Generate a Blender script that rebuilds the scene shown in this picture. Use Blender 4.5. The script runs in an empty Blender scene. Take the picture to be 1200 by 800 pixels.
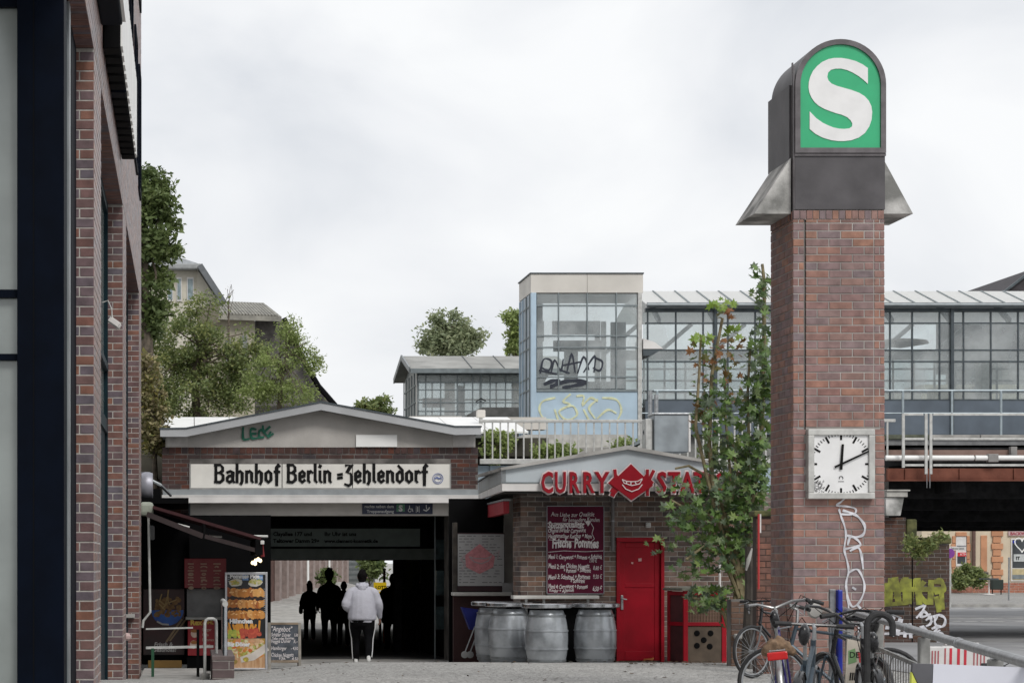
import bpy, bmesh, math, random
import numpy as np
from mathutils import Vector, Matrix, Euler
from mathutils.geometry import tessellate_polygon
R = math.radians
random.seed(7)
rng = np.random.default_rng(7)
sc = bpy.context.scene
C = sc.collection

# ---------------------------------------------------------------- camera, sky, sun, exposure
CX, CY, F, EYE = 221.0, 657.0, 2800.0, 2.0          # principal point / focal length in photo pixels, eye height
cam_d = bpy.data.cameras.new('camera'); cam = bpy.data.objects.new('camera', cam_d); C.objects.link(cam)
cam.location = (0, 0, EYE); cam.rotation_euler = (R(90), 0, 0)
cam_d.sensor_width = 36; cam_d.lens = 84.0
cam_d.shift_x = (600 - CX) / 1200; cam_d.shift_y = (CY - 400) / 1200
cam_d.clip_end = 3000; cam_d.clip_start = 0.2
sc.camera = cam
sc.view_settings.view_transform = 'Standard'
try: sc.view_settings.look = 'None'
except Exception: pass
sc.view_settings.exposure = 0.13
sc.view_settings.gamma = 1.0
sc.render.resolution_x = 1024; sc.render.resolution_y = 682

SUN_EL, SUN_AZ = R(44), R(160)      # azimuth clockwise from +Y: behind the camera, a little to its right
world = bpy.data.worlds.new('World'); sc.world = world; world.use_nodes = True
def build_world():
    nt = world.node_tree; nt.nodes.clear(); N = nt.nodes.new; L = nt.links.new
    out = N('ShaderNodeOutputWorld'); bg = N('ShaderNodeBackground'); sky = N('ShaderNodeTexSky')
    sky.sky_type = 'NISHITA'; sky.sun_disc = False; sky.sun_elevation = SUN_EL; sky.sun_rotation = SUN_AZ
    sky.dust_density = 3.0
    bg.inputs['Strength'].default_value = 0.1
    tc = N('ShaderNodeTexCoord')
    mp = N('ShaderNodeMapping'); mp.inputs['Scale'].default_value = (1.0, 1.0, 1.7)
    n1 = N('ShaderNodeTexNoise'); n1.inputs['Scale'].default_value = 6.5; n1.inputs['Detail'].default_value = 7; n1.inputs['Roughness'].default_value = .48
    n1.inputs['Distortion'].default_value = .35
    cr = N('ShaderNodeValToRGB')
    cr.color_ramp.elements[0].position = .34; cr.color_ramp.elements[0].color = (6.9, 7.15, 7.55, 1)
    cr.color_ramp.elements[1].position = .62; cr.color_ramp.elements[1].color = (9.0, 9.1, 9.2, 1)
    e = cr.color_ramp.elements.new(.48); e.color = (8.1, 8.25, 8.5, 1)
    mix = N('ShaderNodeMix'); mix.data_type = 'RGBA'; mix.inputs['Factor'].default_value = .965
    L(tc.outputs['Generated'], mp.inputs['Vector']); L(mp.outputs['Vector'], n1.inputs['Vector'])
    L(n1.outputs['Fac'], cr.inputs['Fac'])
    L(sky.outputs['Color'], mix.inputs['A']); L(cr.outputs['Color'], mix.inputs['B'])
    L(mix.outputs['Result'], bg.inputs['Color']); L(bg.outputs['Background'], out.inputs['Surface'])
build_world()
sun_d = bpy.data.lights.new('sun', 'SUN'); sun = bpy.data.objects.new('sun', sun_d); C.objects.link(sun)
sun_d.energy = 1.5; sun_d.angle = R(18); sun_d.color = (1, .97, .93)
d = Vector((math.sin(SUN_AZ) * math.cos(SUN_EL), math.cos(SUN_AZ) * math.cos(SUN_EL), math.sin(SUN_EL)))
sun.rotation_euler = d.to_track_quat('Z', 'Y').to_euler(); sun.location = (0, -20, 30)

# ---------------------------------------------------------------- helpers
def P(px, py, s):
    """photo pixel + scale (pixels per metre at its depth) -> point"""
    return Vector(((px - CX) / s, F / s, EYE - (py - CY) / s))
def X(px, s): return (px - CX) / s
def Z(py, s): return EYE - (py - CY) / s
def YD(s): return F / s

MATS = {}
def mat(name, col, rough=.7, metal=0., var=.12, scale=6., bump=0., bscale=60., spec=.5, col2=None, emis=None, estr=0., alpha=1., trans=0., thr=(.35,.65), detail=5, stretch=None):
    if name in MATS: return MATS[name]
    m = bpy.data.materials.new(name); m.use_nodes = True; MATS[name] = m
    nt = m.node_tree; b = nt.nodes['Principled BSDF']; N = nt.nodes.new; L = nt.links.new
    b.inputs['Roughness'].default_value = rough; b.inputs['Metallic'].default_value = metal
    b.inputs['Specular IOR Level'].default_value = spec
    if alpha < 1: b.inputs['Alpha'].default_value = alpha
    if trans: b.inputs['Transmission Weight'].default_value = trans
    tc = N('ShaderNodeTexCoord'); n = N('ShaderNodeTexNoise'); n.inputs['Scale'].default_value = scale; n.inputs['Detail'].default_value = detail
    src = tc.outputs['Object']
    if stretch:
        mp = N('ShaderNodeMapping'); mp.inputs['Scale'].default_value = stretch; L(src, mp.inputs['Vector']); src = mp.outputs['Vector']
    L(src, n.inputs['Vector'])
    r = N('ShaderNodeValToRGB'); L(n.outputs['Fac'], r.inputs['Fac'])
    c2 = col2 if col2 else tuple(min(1, c * (1 + var)) for c in col)
    c1 = col if col2 else tuple(c * (1 - var) for c in col)
    r.color_ramp.elements[0].position = thr[0]; r.color_ramp.elements[1].position = thr[1]
    r.color_ramp.elements[0].color = (*c1, 1); r.color_ramp.elements[1].color = (*c2, 1)
    L(r.outputs['Color'], b.inputs['Base Color'])
    if bump:
        n2 = N('ShaderNodeTexNoise'); n2.inputs['Scale'].default_value = bscale; n2.inputs['Detail'].default_value = 4
        L(src, n2.inputs['Vector'])
        bp = N('ShaderNodeBump'); bp.inputs['Strength'].default_value = bump; bp.inputs['Distance'].default_value = .01
        L(n2.outputs['Fac'], bp.inputs['Height']); L(bp.outputs['Normal'], b.inputs['Normal'])
    if emis:
        b.inputs['Emission Color'].default_value = (*emis, 1); b.inputs['Emission Strength'].default_value = estr
    return m

def brick_mat(name, cols, grime=.25, gcol=(.03,.03,.028), rough=.72, spec=.35, bump=.35):
    """every brick gets its own tone (object random + face attribute), plus grain and broad grime"""
    m = bpy.data.materials.new(name); m.use_nodes = True; MATS[name] = m
    nt = m.node_tree; b = nt.nodes['Principled BSDF']; N = nt.nodes.new; L = nt.links.new
    oi = N('ShaderNodeObjectInfo'); at = N('ShaderNodeAttribute'); at.attribute_name = 'rnd'
    ad = N('ShaderNodeMath'); ad.operation = 'ADD'; L(oi.outputs['Random'], ad.inputs[0]); L(at.outputs['Fac'], ad.inputs[1])
    fr = N('ShaderNodeMath'); fr.operation = 'FRACT'; L(ad.outputs[0], fr.inputs[0])
    r = N('ShaderNodeValToRGB'); L(fr.outputs[0], r.inputs['Fac']); r.color_ramp.interpolation = 'LINEAR'
    k = len(cols)
    r.color_ramp.elements[0].position = 0; r.color_ramp.elements[0].color = (*cols[0], 1)
    r.color_ramp.elements[1].position = 1; r.color_ramp.elements[1].color = (*cols[-1], 1)
    for i in range(1, k - 1):
        e = r.color_ramp.elements.new(i / (k - 1)); e.color = (*cols[i], 1)
    g = N('ShaderNodeNewGeometry')
    n1 = N('ShaderNodeTexNoise'); n1.inputs['Scale'].default_value = 9; n1.inputs['Detail'].default_value = 6; L(g.outputs['Position'], n1.inputs['Vector'])
    n2 = N('ShaderNodeTexNoise'); n2.inputs['Scale'].default_value = .9; n2.inputs['Detail'].default_value = 6
    mp = N('ShaderNodeMapping'); mp.inputs['Scale'].default_value = (2.2, 2.2, .35); L(g.outputs['Position'], mp.inputs['Vector']); L(mp.outputs['Vector'], n2.inputs['Vector'])
    mr = N('ShaderNodeMapRange'); mr.inputs['From Min'].default_value = .3; mr.inputs['From Max'].default_value = .7
    mr.inputs['To Min'].default_value = .72; mr.inputs['To Max'].default_value = 1.28; L(n1.outputs['Fac'], mr.inputs['Value'])
    mul = N('ShaderNodeVectorMath'); mul.operation = 'SCALE'; L(r.outputs['Color'], mul.inputs[0]); L(mr.outputs[0], mul.inputs['Scale'])
    mg = N('ShaderNodeMapRange'); mg.inputs['From Min'].default_value = .42; mg.inputs['From Max'].default_value = .7
    mg.inputs['To Min'].default_value = 0; mg.inputs['To Max'].default_value = grime; L(n2.outputs['Fac'], mg.inputs['Value'])
    mx = N('ShaderNodeMix'); mx.data_type = 'RGBA'; L(mg.outputs[0], mx.inputs['Factor']); L(mul.outputs[0], mx.inputs['A']); mx.inputs['B'].default_value = (*gcol, 1)
    L(mx.outputs['Result'], b.inputs['Base Color']); b.inputs['Roughness'].default_value = rough; b.inputs['Specular IOR Level'].default_value = spec
    n3 = N('ShaderNodeTexNoise'); n3.inputs['Scale'].default_value = 70; n3.inputs['Detail'].default_value = 3; L(g.outputs['Position'], n3.inputs['Vector'])
    bp = N('ShaderNodeBump'); bp.inputs['Strength'].default_value = bump; bp.inputs['Distance'].default_value = .006
    L(n3.outputs['Fac'], bp.inputs['Height']); L(bp.outputs['Normal'], b.inputs['Normal'])
    return m

def leaf_mat(name, cols, rough=.5, trans=.25):
    m = bpy.data.materials.new(name); m.use_nodes = True; MATS[name] = m
    nt = m.node_tree; b = nt.nodes['Principled BSDF']; N = nt.nodes.new; L = nt.links.new
    at = N('ShaderNodeAttribute'); at.attribute_name = 'rnd'
    oi = N('ShaderNodeObjectInfo'); ad = N('ShaderNodeMath'); ad.operation = 'ADD'; L(oi.outputs['Random'], ad.inputs[0]); L(at.outputs['Fac'], ad.inputs[1])
    fr = N('ShaderNodeMath'); fr.operation = 'FRACT'; L(ad.outputs[0], fr.inputs[0])
    r = N('ShaderNodeValToRGB'); L(fr.outputs[0], r.inputs['Fac'])
    k = len(cols); r.color_ramp.elements[0].color = (*cols[0], 1); r.color_ramp.elements[1].color = (*cols[-1], 1)
    for i in range(1, k - 1):
        e = r.color_ramp.elements.new(i / (k - 1)); e.color = (*cols[i], 1)
    L(r.outputs['Color'], b.inputs['Base Color']); b.inputs['Roughness'].default_value = rough
    out = nt.nodes['Material Output']
    if trans:
        tr = N('ShaderNodeBsdfTranslucent'); L(r.outputs['Color'], tr.inputs['Color'])
        mx = N('ShaderNodeMixShader'); mx.inputs[0].default_value = trans
        L(b.outputs[0], mx.inputs[1]); L(tr.outputs[0], mx.inputs[2]); L(mx.outputs[0], out.inputs['Surface'])
    return m

SMOOTH = [0]
def curve_pts(pts, w, k=5):
    """Catmull-Rom through the points, with the pressure of the spray can varying along the way"""
    P_ = [Vector((a[0], a[1])) for a in pts]; n = len(P_); o = []; ws = []
    for i in range(n-1):
        a, b, c, d_ = P_[max(i-1,0)], P_[i], P_[i+1], P_[min(i+2,n-1)]
        for j in range(k):
            t = j/k; q = .5*((2*b)+(-a+c)*t+(2*a-5*b+4*c-d_)*t*t+(-a+3*b-3*c+d_)*t**3); o.append((q.x, q.y))
            w0 = w[i] if hasattr(w,'__len__') else w; ws.append(w0*(1+.22*math.sin(len(o)*.9+n)))
    o.append(tuple(P_[-1])); ws.append((w[-1] if hasattr(w,'__len__') else w)*.7); return o, ws
class MB:
    """collects polygons, then becomes ONE mesh object"""
    def __init__(s): s.v = []; s.f = []; s.r = []
    def add(s, vs, fs, r=0.):
        o = len(s.v); s.v += [tuple(v) for v in vs]; s.f += [tuple(i + o for i in f) for f in fs]; s.r += [r] * len(fs); return s
    def box(s, x0, x1, y0, y1, z0, z1, r=0.):
        return s.add([(x0,y0,z0),(x1,y0,z0),(x1,y1,z0),(x0,y1,z0),(x0,y0,z1),(x1,y0,z1),(x1,y1,z1),(x0,y1,z1)],
                     [(3,2,1,0),(4,5,6,7),(0,1,5,4),(1,2,6,5),(2,3,7,6),(3,0,4,7)], r)
    def cbox(s, x0, x1, y0, y1, z0, z1, c=.01):
        """box with all edges chamfered"""
        bm = bmesh.new(); bmesh.ops.create_cube(bm, size=1)
        for v in bm.verts: v.co = Vector(((x0+x1)/2 + v.co.x*(x1-x0), (y0+y1)/2 + v.co.y*(y1-y0), (z0+z1)/2 + v.co.z*(z1-z0)))
        c = min(c, .45*abs(x1-x0), .45*abs(y1-y0), .45*abs(z1-z0))
        bmesh.ops.bevel(bm, geom=bm.edges[:], offset=c, segments=2, affect='EDGES', profile=.5)
        return s.bm(bm)
    def bm(s, bm, M=None):
        if M is not None: bmesh.ops.transform(bm, matrix=M, verts=bm.verts)
        bm.verts.index_update(); s.add([v.co for v in bm.verts], [[v.index for v in f.verts] for f in bm.faces]); bm.free(); return s
    def quad(s, a, b, c, d, r=0.): return s.add([a,b,c,d], [(0,1,2,3)], r)
    def tube(s, pts, rad, n=8, cap=True, closed=False):
        pts = [Vector(p) for p in pts]; m = len(pts)
        if not hasattr(rad, '__len__'): rad = [rad] * m
        rings = []; up = None
        for i, p in enumerate(pts):
            if closed: t = (pts[(i+1) % m] - pts[i-1])
            else: t = pts[min(i+1, m-1)] - pts[max(i-1, 0)]
            if t.length < 1e-9: t = Vector((0,0,1))
            t.normalize()
            if up is None: up = Vector((0,0,1)) if abs(t.z) < .9 else Vector((0,1,0))
            a = t.cross(up)
            if a.length < 1e-4: a = t.orthogonal()
            a.normalize(); b = a.cross(t).normalized(); up = b
            rings.append([p + (a*math.cos(2*math.pi*k/n) + b*math.sin(2*math.pi*k/n)) * rad[i] for k in range(n)])
        vs = [v for r_ in rings for v in r_]; fs = []
        for i in range(m if closed else m-1):
            j = (i+1) % m
            for k in range(n): k2 = (k+1) % n; fs.append((i*n+k, i*n+k2, j*n+k2, j*n+k))
        if cap and not closed:
            fs.append(tuple(range(n-1, -1, -1))); fs.append(tuple((m-1)*n+k for k in range(n)))
        return s.add(vs, fs)
    def bar(s, a, b, w, d):
        """rectangular bar from a to b; w across (horizontal), d the other way"""
        a = Vector(a); b = Vector(b); t = (b-a).normalized(); up = Vector((0,0,1)) if abs(t.z) < .95 else Vector((0,1,0))
        u = t.cross(up).normalized(); v = u.cross(t).normalized()
        q = [(-w/2,-d/2),(w/2,-d/2),(w/2,d/2),(-w/2,d/2)]
        vs = [a + u*i + v*j for i, j in q] + [b + u*i + v*j for i, j in q]
        return s.add(vs, [(3,2,1,0),(4,5,6,7),(0,1,5,4),(1,2,6,5),(2,3,7,6),(3,0,4,7)])
    def lathe(s, prof, c=(0,0,0), n=24, axis='z'):
        vs = []; fs = []
        for r_, h in prof:
            for k in range(n):
                a = 2*math.pi*k/n
                p = (r_*math.cos(a), r_*math.sin(a), h)
                if axis == 'y': p = (p[0], h, p[1])
                if axis == 'x': p = (h, p[0], p[1])
                vs.append((c[0]+p[0], c[1]+p[1], c[2]+p[2]))
        for i in range(len(prof)-1):
            for k in range(n):
                k2 = (k+1) % n; fs.append((i*n+k, i*n+k2, (i+1)*n+k2, (i+1)*n+k))
        fs.append(tuple(range(n-1,-1,-1))); fs.append(tuple((len(prof)-1)*n+k for k in range(n)))
        return s.add(vs, fs)
    def poly(s, pts, y0, y1, M=None):
        """outline in (x,z), extruded from y0 (front, toward the viewer) to y1"""
        area = sum(pts[i][0]*pts[(i+1)%len(pts)][1] - pts[(i+1)%len(pts)][0]*pts[i][1] for i in range(len(pts)))
        if area < 0: pts = pts[::-1]
        n = len(pts); tri = tessellate_polygon([[Vector((p[0], p[1], 0)) for p in pts]])
        vs = [Vector((p[0], y0, p[1])) for p in pts] + [Vector((p[0], y1, p[1])) for p in pts]
        if M is not None: vs = [M @ v for v in vs]
        fs = []
        for t in tri:
            a, b, c = t
            ar = (pts[b][0]-pts[a][0])*(pts[c][1]-pts[a][1]) - (pts[c][0]-pts[a][0])*(pts[b][1]-pts[a][1])
            if ar < 0: a, b, c = c, b, a
            fs.append((a, b, c)); fs.append((c+n, b+n, a+n))
        for i in range(n): j = (i+1) % n; fs.append((j, i, i+n, j+n))
        return s.add(vs, fs)
    def ribbon(s, pts, w, y0, y1, cap=True, M=None):
        """brush stroke in the (x,z) plane, given as points; w one width or one per point"""
        if SMOOTH[0] and len(pts) > 2: pts, w = curve_pts(pts, w)
        p = [Vector((a[0], a[1])) for a in pts]; m = len(p)
        if not hasattr(w, '__len__'): w = [w]*m
        Lf = []; Rt = []
        for i in range(m):
            t = p[min(i+1, m-1)] - p[max(i-1, 0)]
            if t.length < 1e-9: t = Vector((1, 0))
            t.normalize(); nn = Vector((-t.y, t.x))
            k = 1.
            if 0 < i < m-1:
                t1 = (p[i]-p[i-1]).normalized(); c = max(.55, abs(t1.dot(t))); k = 1/c
            q = p[i]
            if cap and i == 0: q = q - t*w[i]*.3
            if cap and i == m-1: q = q + t*w[i]*.3
            Lf.append(q + nn*w[i]*.5*k); Rt.append(q - nn*w[i]*.5*k)
        st_ = (y1-y0)*.45/max(1, m); vs = []
        for i in range(m):        # the stroke climbs a hair as it goes, so that crossings never share a plane
            for q, y in ((Rt[i], y0-st_*i), (Lf[i], y0-st_*i), (Lf[i], y1), (Rt[i], y1)):
                v = Vector((q.x, y, q.y)); vs.append(M @ v if M is not None else v)
        fs = []
        for i in range(m-1):
            o, n_ = 4*i, 4*i+4
            fs += [(o, n_, n_+1, o+1), (o+1, n_+1, n_+2, o+2), (o+3, o+2, n_+2, n_+3), (o, o+3, n_+3, n_)]
        fs += [(0,1,2,3), (4*m-4,4*m-1,4*m-2,4*m-3)]
        s.add(vs, fs)
        return s
    def mesh(s, name):
        me = bpy.data.meshes.new(name); me.from_pydata(s.v, [], s.f)
        if any(s.r):
            a = me.attributes.new('rnd', 'FLOAT', 'FACE'); a.data.foreach_set('value', s.r)
        me.validate(); me.update(); return me
    def build(s, name, m, parent=None, world=True, smooth=False, angle=35, kind=None, label=None):
        me = s.mesh(name); return link(name, me, m, parent, world, smooth, angle, kind, label)

def link(name, me, m, parent=None, world=True, smooth=False, angle=35, kind=None, label=None):
    if m is not None and not me.materials: me.materials.append(m)
    if smooth:
        me.polygons.foreach_set('use_smooth', [True]*len(me.polygons))
        try: me.set_sharp_from_angle(angle=R(angle))
        except Exception: pass
    o = bpy.data.objects.new(name, me); C.objects.link(o)
    if parent is not None:
        o.parent = parent
        if world:      # geometry was written in scene coordinates: undo every ancestor's offset
            off = Vector((0,0,0)); q = parent
            while q is not None: off += q.location; q = q.parent
            o.location = -off
    if kind: o['kind'] = kind
    if label: o['label'] = label
    return o
def thing(name, label, cat, loc=(0,0,0), rz=0, group=None):
    o = bpy.data.objects.new(name, None); C.objects.link(o); o.location = loc; o.rotation_euler = (0,0,rz)
    o.empty_display_size = .1
    return tag(o, label, cat, group)
def tag(o, label, cat, group=None):
    o['label'] = label; o['category'] = cat
    if group: o['group'] = group
    return o
def copy_tree(o, parent=None):
    c = o.copy(); C.objects.link(c); c.parent = parent
    for ch in list(o.children): copy_tree(ch, c)
    return c
def dup(o, loc, rz=None, label=None, group=None):
    c = copy_tree(o); c.location = loc
    if rz is not None: c.rotation_euler = (0,0,rz)
    if label: c['label'] = label
    if group: c['group'] = group
    return c

_dg = [0]
def text_mb(mb, body, size, x, z, y0, y1, align='LEFT', M=None, shear=0., xs=1., offset=0., bold=False, spacing=1.):
    """built-in font lettering in the (x,z) plane, baseline at z"""
    cu = bpy.data.curves.new('t', 'FONT'); cu.body = body; cu.size = size; cu.align_x = align; cu.shear = shear
    cu.extrude = abs(y1-y0)/2; cu.offset = offset; cu.resolution_u = 2; cu.space_character = spacing; cu.fill_mode = 'BOTH'
    ob = bpy.data.objects.new('t', cu); C.objects.link(ob)
    me = bpy.data.meshes.new_from_object(ob.evaluated_get(bpy.context.evaluated_depsgraph_get()))
    bpy.data.objects.remove(ob); bpy.data.curves.remove(cu)
    ym = (y0+y1)/2; vs = []
    for v in me.vertices:
        q = Vector((x + v.co.x*xs, ym - v.co.z, z + v.co.y))
        vs.append(M @ q if M is not None else q)
    mb.add(vs, [tuple(p.vertices) for p in me.polygons]); bpy.data.meshes.remove(me)
    return mb

# ---- bricks
_bc = {}
def brick_mesh(Ln, H, D, variant, m):
    k = (round(Ln, 3), round(H, 3), round(D, 3), variant, m.name)
    if k in _bc: return _bc[k]
    rr = random.Random(hash((k[0], k[1], variant)) & 0xffff)
    c = .004; x, h = Ln/2, H/2; mb = MB()
    j = lambda a: rr.uniform(-a, a)
    f = [(-x+c+j(.0015), j(.001), -h+c), (x-c+j(.0015), j(.001), -h+c), (x-c+j(.0015), j(.001), h-c), (-x+c+j(.0015), j(.001), h-c)]
    e = [(-x, c, -h), (x, c, -h), (x, c, h), (-x, c, h)]
    b = [(-x, D, -h), (x, D, -h), (x, D, h), (-x, D, h)]
    fs = [(0,1,2,3)]
    for a in (0, 4):
        for i in range(4): j2 = (i+1) % 4; fs.append((a+j2, a+i, a+4+i, a+4+j2))
    mb.add(f+e+b, fs); me = mb.mesh('brick'); me.materials.append(m); _bc[k] = me
    return me
def brick_wall(root, O, N, width, z0, z1, m, limit=300, course=.0833, L=.24, J=.0105, holes=(), proud=.005, depth=.045,
               rows=None, z_phase=None, shift=(0., .5), label=None, name='brick', order='near', skipstuff=False, jit=.0015, pri=None):
    """bricks on a plane through O with outward normal N (horizontal); individual objects up to limit, the rest one stuff mesh"""
    N = Vector((N[0], N[1], 0)).normalized(); U = Vector((-N.y, N.x, 0)); O = Vector((O[0], O[1], 0))
    ang = math.atan2(U.y, U.x); zs = z0 if z_phase is None else z_phase + math.floor((z0-z_phase)/course)*course
    lst = []; row = 0; z = zs
    while z < z1 - .02:
        h = course - J; za = max(z, z0); zb = min(z + h, z1)
        if zb - za > .025:
            u = -((shift[int(round(z/course)) % len(shift)]) % 1.) * (L+J)
            while u < width - 1e-4:
                ua, ub = max(u, 0.), min(u + L, width)
                segs = [(ua, ub)]
                for (h0, h1, k0, k1) in holes:
                    if zb > k0 + .02 and za < k1 - .02:
                        ns = []
                        for a, b in segs:
                            if b <= h0 or a >= h1: ns.append((a, b)); continue
                            if a < h0: ns.append((a, h0))
                            if b > h1: ns.append((h1, b))
                        segs = ns
                for a, b in segs:
                    if b - a > .03: lst.append((a, b, za, zb))
                u += L + J
        z += course; row += 1
    if pri: lst.sort(key=pri)
    n = 0; st = MB()
    for i, (a, b, za, zb) in enumerate(lst):
        pr = proud + random.uniform(-jit, jit)
        c = O + U*((a+b)/2) + N*pr; c.z = (za+zb)/2
        me = brick_mesh(b-a, zb-za, depth, random.randrange(3), m)
        if n < limit:
            o = bpy.data.objects.new(name, me); C.objects.link(o); o.parent = root
            off = Vector((0,0,0)); q = root
            while q is not None: off += q.location; q = q.parent
            o.location = c - off; o.rotation_euler = (0,0,ang); n += 1
        else:
            ca, sa = math.cos(ang), math.sin(ang)
            st.add([(c.x + v.co.x*ca - v.co.y*sa, c.y + v.co.x*sa + v.co.y*ca, c.z + v.co.z) for v in me.vertices],
                   [tuple(p.vertices) for p in me.polygons], random.random())
    if st.v: st.build('brickwork', m, root, kind='stuff')
    return n
# ---------------------------------------------------------------- materials
mortar_l = mat('mortar_light', (.42,.40,.37), .9, var=.2, scale=14)
mortar_d = mat('mortar_dark', (.16,.15,.14), .9, var=.5, scale=2.2)
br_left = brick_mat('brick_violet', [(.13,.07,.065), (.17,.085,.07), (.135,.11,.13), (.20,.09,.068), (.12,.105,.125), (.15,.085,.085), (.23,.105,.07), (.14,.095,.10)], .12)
br_left_face = brick_mat('brick_grazing_light_face', [(.22,.15,.135), (.26,.16,.14), (.21,.18,.19), (.29,.17,.13), (.20,.17,.18)], .08, rough=.42, spec=.7, bump=.1)  # paler copy of the violet brick: grazing glare put into the colour
br_pillar = brick_mat('brick_pillar', [(.25,.155,.14), (.29,.165,.135), (.24,.17,.175), (.335,.17,.125), (.215,.17,.18), (.28,.15,.13), (.355,.185,.13), (.24,.175,.175)], .30, (.09,.075,.07))
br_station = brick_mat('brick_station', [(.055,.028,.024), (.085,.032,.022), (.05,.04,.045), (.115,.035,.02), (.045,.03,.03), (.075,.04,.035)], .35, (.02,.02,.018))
br_curry = brick_mat('brick_curry', [(.15,.10,.08), (.10,.075,.065), (.21,.15,.125), (.19,.105,.07), (.07,.055,.055), (.24,.19,.165), (.165,.10,.075)], .2)
br_abut = brick_mat('brick_abutment', [(.07,.035,.03), (.10,.045,.03), (.06,.04,.04), (.12,.06,.04), (.05,.03,.025)], .6, (.03,.03,.018))
br_pink = brick_mat('brick_orange', [(.34,.13,.085), (.40,.16,.10), (.30,.12,.08)], .1)
render_g = mat('grey_render', (.43,.41,.385), .9, var=.14, scale=1.6, bump=.3, bscale=40)
white_s = mat('sign_white', (.72,.70,.65), .45, var=.06, scale=3)
white_p = mat('white_paint', (.68,.66,.64), .5, var=.12, scale=2.5)
white_b = mat('bright_white_sheet', (.82,.82,.80), .4, var=.05, scale=1.5)
grey_m = mat('grey_metal_sheet', (.27,.29,.30), .45, .35, var=.15, scale=3)
galv = mat('galvanised_steel', (.34,.35,.36), .42, .65, var=.2, scale=14)
galv_w = mat('pale_painted_steel', (.50,.50,.48), .5, .1, var=.15, scale=10)
steel = mat('brushed_steel', (.55,.56,.58), .25, .95, var=.1, scale=10)
dark_m = mat('dark_metal_sheet', (.085,.08,.085), .5, .3, var=.25, scale=2.2, bump=.15, bscale=12)
dark_rim = mat('dark_metal_rim', (.13,.12,.125), .45, .4, var=.2, scale=8)
green_s = mat('s_green', (.035,.42,.19), .35, var=.05, scale=4)
white_f = mat('white_film', (.80,.80,.80), .4, var=.04)
conc = mat('weathered_concrete', (.20,.20,.19), .9, col2=(.62,.61,.59), scale=3.2, bump=.5, bscale=30, thr=(.38,.66))
conc_l = mat('pale_concrete', (.36,.35,.33), .9, var=.25, scale=3, bump=.4, bscale=30)
black = mat('black', (.004,.004,.0045), .8, var=.1, spec=.1)
blackr = mat('black_rubber', (.018,.018,.019), .65, var=.3, scale=30, bump=.2)
blackp = mat('black_gloss', (.014,.014,.016), .25, var=.2)
navy = mat('navy_frame', (.0012,.003,.008), .6, .0, spec=.06, var=.2, scale=4)
navy_f = mat('teal_frame', (.006,.020,.027), .5, .0, spec=.12, var=.2, scale=4)
red_d = mat('red_door_paint', (.30,.002,.012), .5, spec=.25, var=.18, scale=2.5, bump=.1, bscale=20)
red_c = mat('red_letters', (.27,.002,.011), .5, var=.08, spec=.25)
red_a = mat('red_awning', (.30,.015,.025), .7, var=.15)
red_m = mat('dark_red_awning', (.022,.005,.007), .8, spec=.1, var=.3, scale=5)
maroon = mat('maroon_board', (.085,.003,.022), .6, spec=.2, var=.15, scale=4)
chalk = mat('chalk', (.66,.62,.62), .95, var=.25, scale=60)
slate = mat('slate_board', (.075,.085,.10), .9, var=.3, scale=9)
blue_g = mat('blue_grey_panel', (.34,.42,.48), .55, var=.10, scale=2.5)
blue_p = mat('pale_blue_panel', (.42,.54,.64), .5, var=.10, scale=1.8)
blue_d = mat('slate_blue_panel', (.10,.125,.155), .55, var=.15, scale=1.5)
cream = mat('cream_panel', (.64,.61,.56), .6, var=.08, scale=1.2)
frame_g = mat('grey_window_frame', (.20,.23,.24), .5, .3, var=.15, scale=6)
frame_d = mat('dark_window_frame', (.065,.08,.09), .5, .3, var=.2, scale=6)
roof_g = mat('grey_roof_felt', (.30,.30,.285), .85, var=.2, scale=1.3, bump=.3, bscale=25)
rust = mat('rusty_girder', (.12,.035,.02), .8, col2=(.22,.075,.045), scale=2.0, bump=.4, bscale=20)
wood = mat('weathered_wood', (.23,.18,.13), .8, var=.3, scale=5, stretch=(1,1,8))
wood_d = mat('dark_wood', (.05,.042,.035), .8, var=.4, scale=6, bump=.4, bscale=20)
barrel_m = mat('grey_barrel_paint', (.20,.215,.23), .26, .3, col2=(.40,.425,.45), scale=3.2, thr=(.3,.55), bump=.25, bscale=18)
barrel_d = mat('barrel_hoop', (.22,.235,.245), .4, .5, var=.25, scale=8)
skin_m = mat('skin', (.42,.22,.16), .55, var=.06)
hair_m = mat('black_hair', (.006,.005,.005), .8, spec=.08, var=.3, scale=40)
hood_m = mat('light_grey_fleece', (.50,.50,.56), .95, var=.05, scale=7, bump=.5, bscale=45)
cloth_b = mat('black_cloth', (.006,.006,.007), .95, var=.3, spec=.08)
shoe_w = mat('white_leather', (.7,.7,.68), .6, var=.06)
bark = mat('bark', (.10,.08,.06), .9, var=.4, scale=9, bump=.6, bscale=25)
twig = mat('young_stem', (.22,.18,.10), .8, var=.3, scale=12)
orange = mat('orange_strip', (.5,.16,.02), .5, var=.1)
blue_s = mat('bright_blue', (.008,.02,.30), .4, var=.1)
sign_navy = mat('sign_navy', (.012,.02,.06), .4, var=.1)
yellow = mat('yellow_sign', (.75,.50,.02), .5, var=.05)
print_w = mat('white_print', (.72,.72,.72), .6, var=.05)
print_k = mat('black_print', (.008,.008,.008), .7, spec=.15, var=.05)
print_r = mat('pink_print', (.55,.22,.24), .7, var=.15, scale=25)
spray_w = mat('white_spray_paint', (.62,.62,.66), .8, var=.25, scale=12)
spray_g = mat('green_spray_paint', (.02,.14,.09), .8, var=.2, scale=12)
spray_y = mat('lime_spray_paint', (.34,.36,.06), .85, col2=(.16,.16,.04), scale=6)
spray_k = mat('black_spray_paint', (.03,.035,.05), .8, var=.2)
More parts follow.
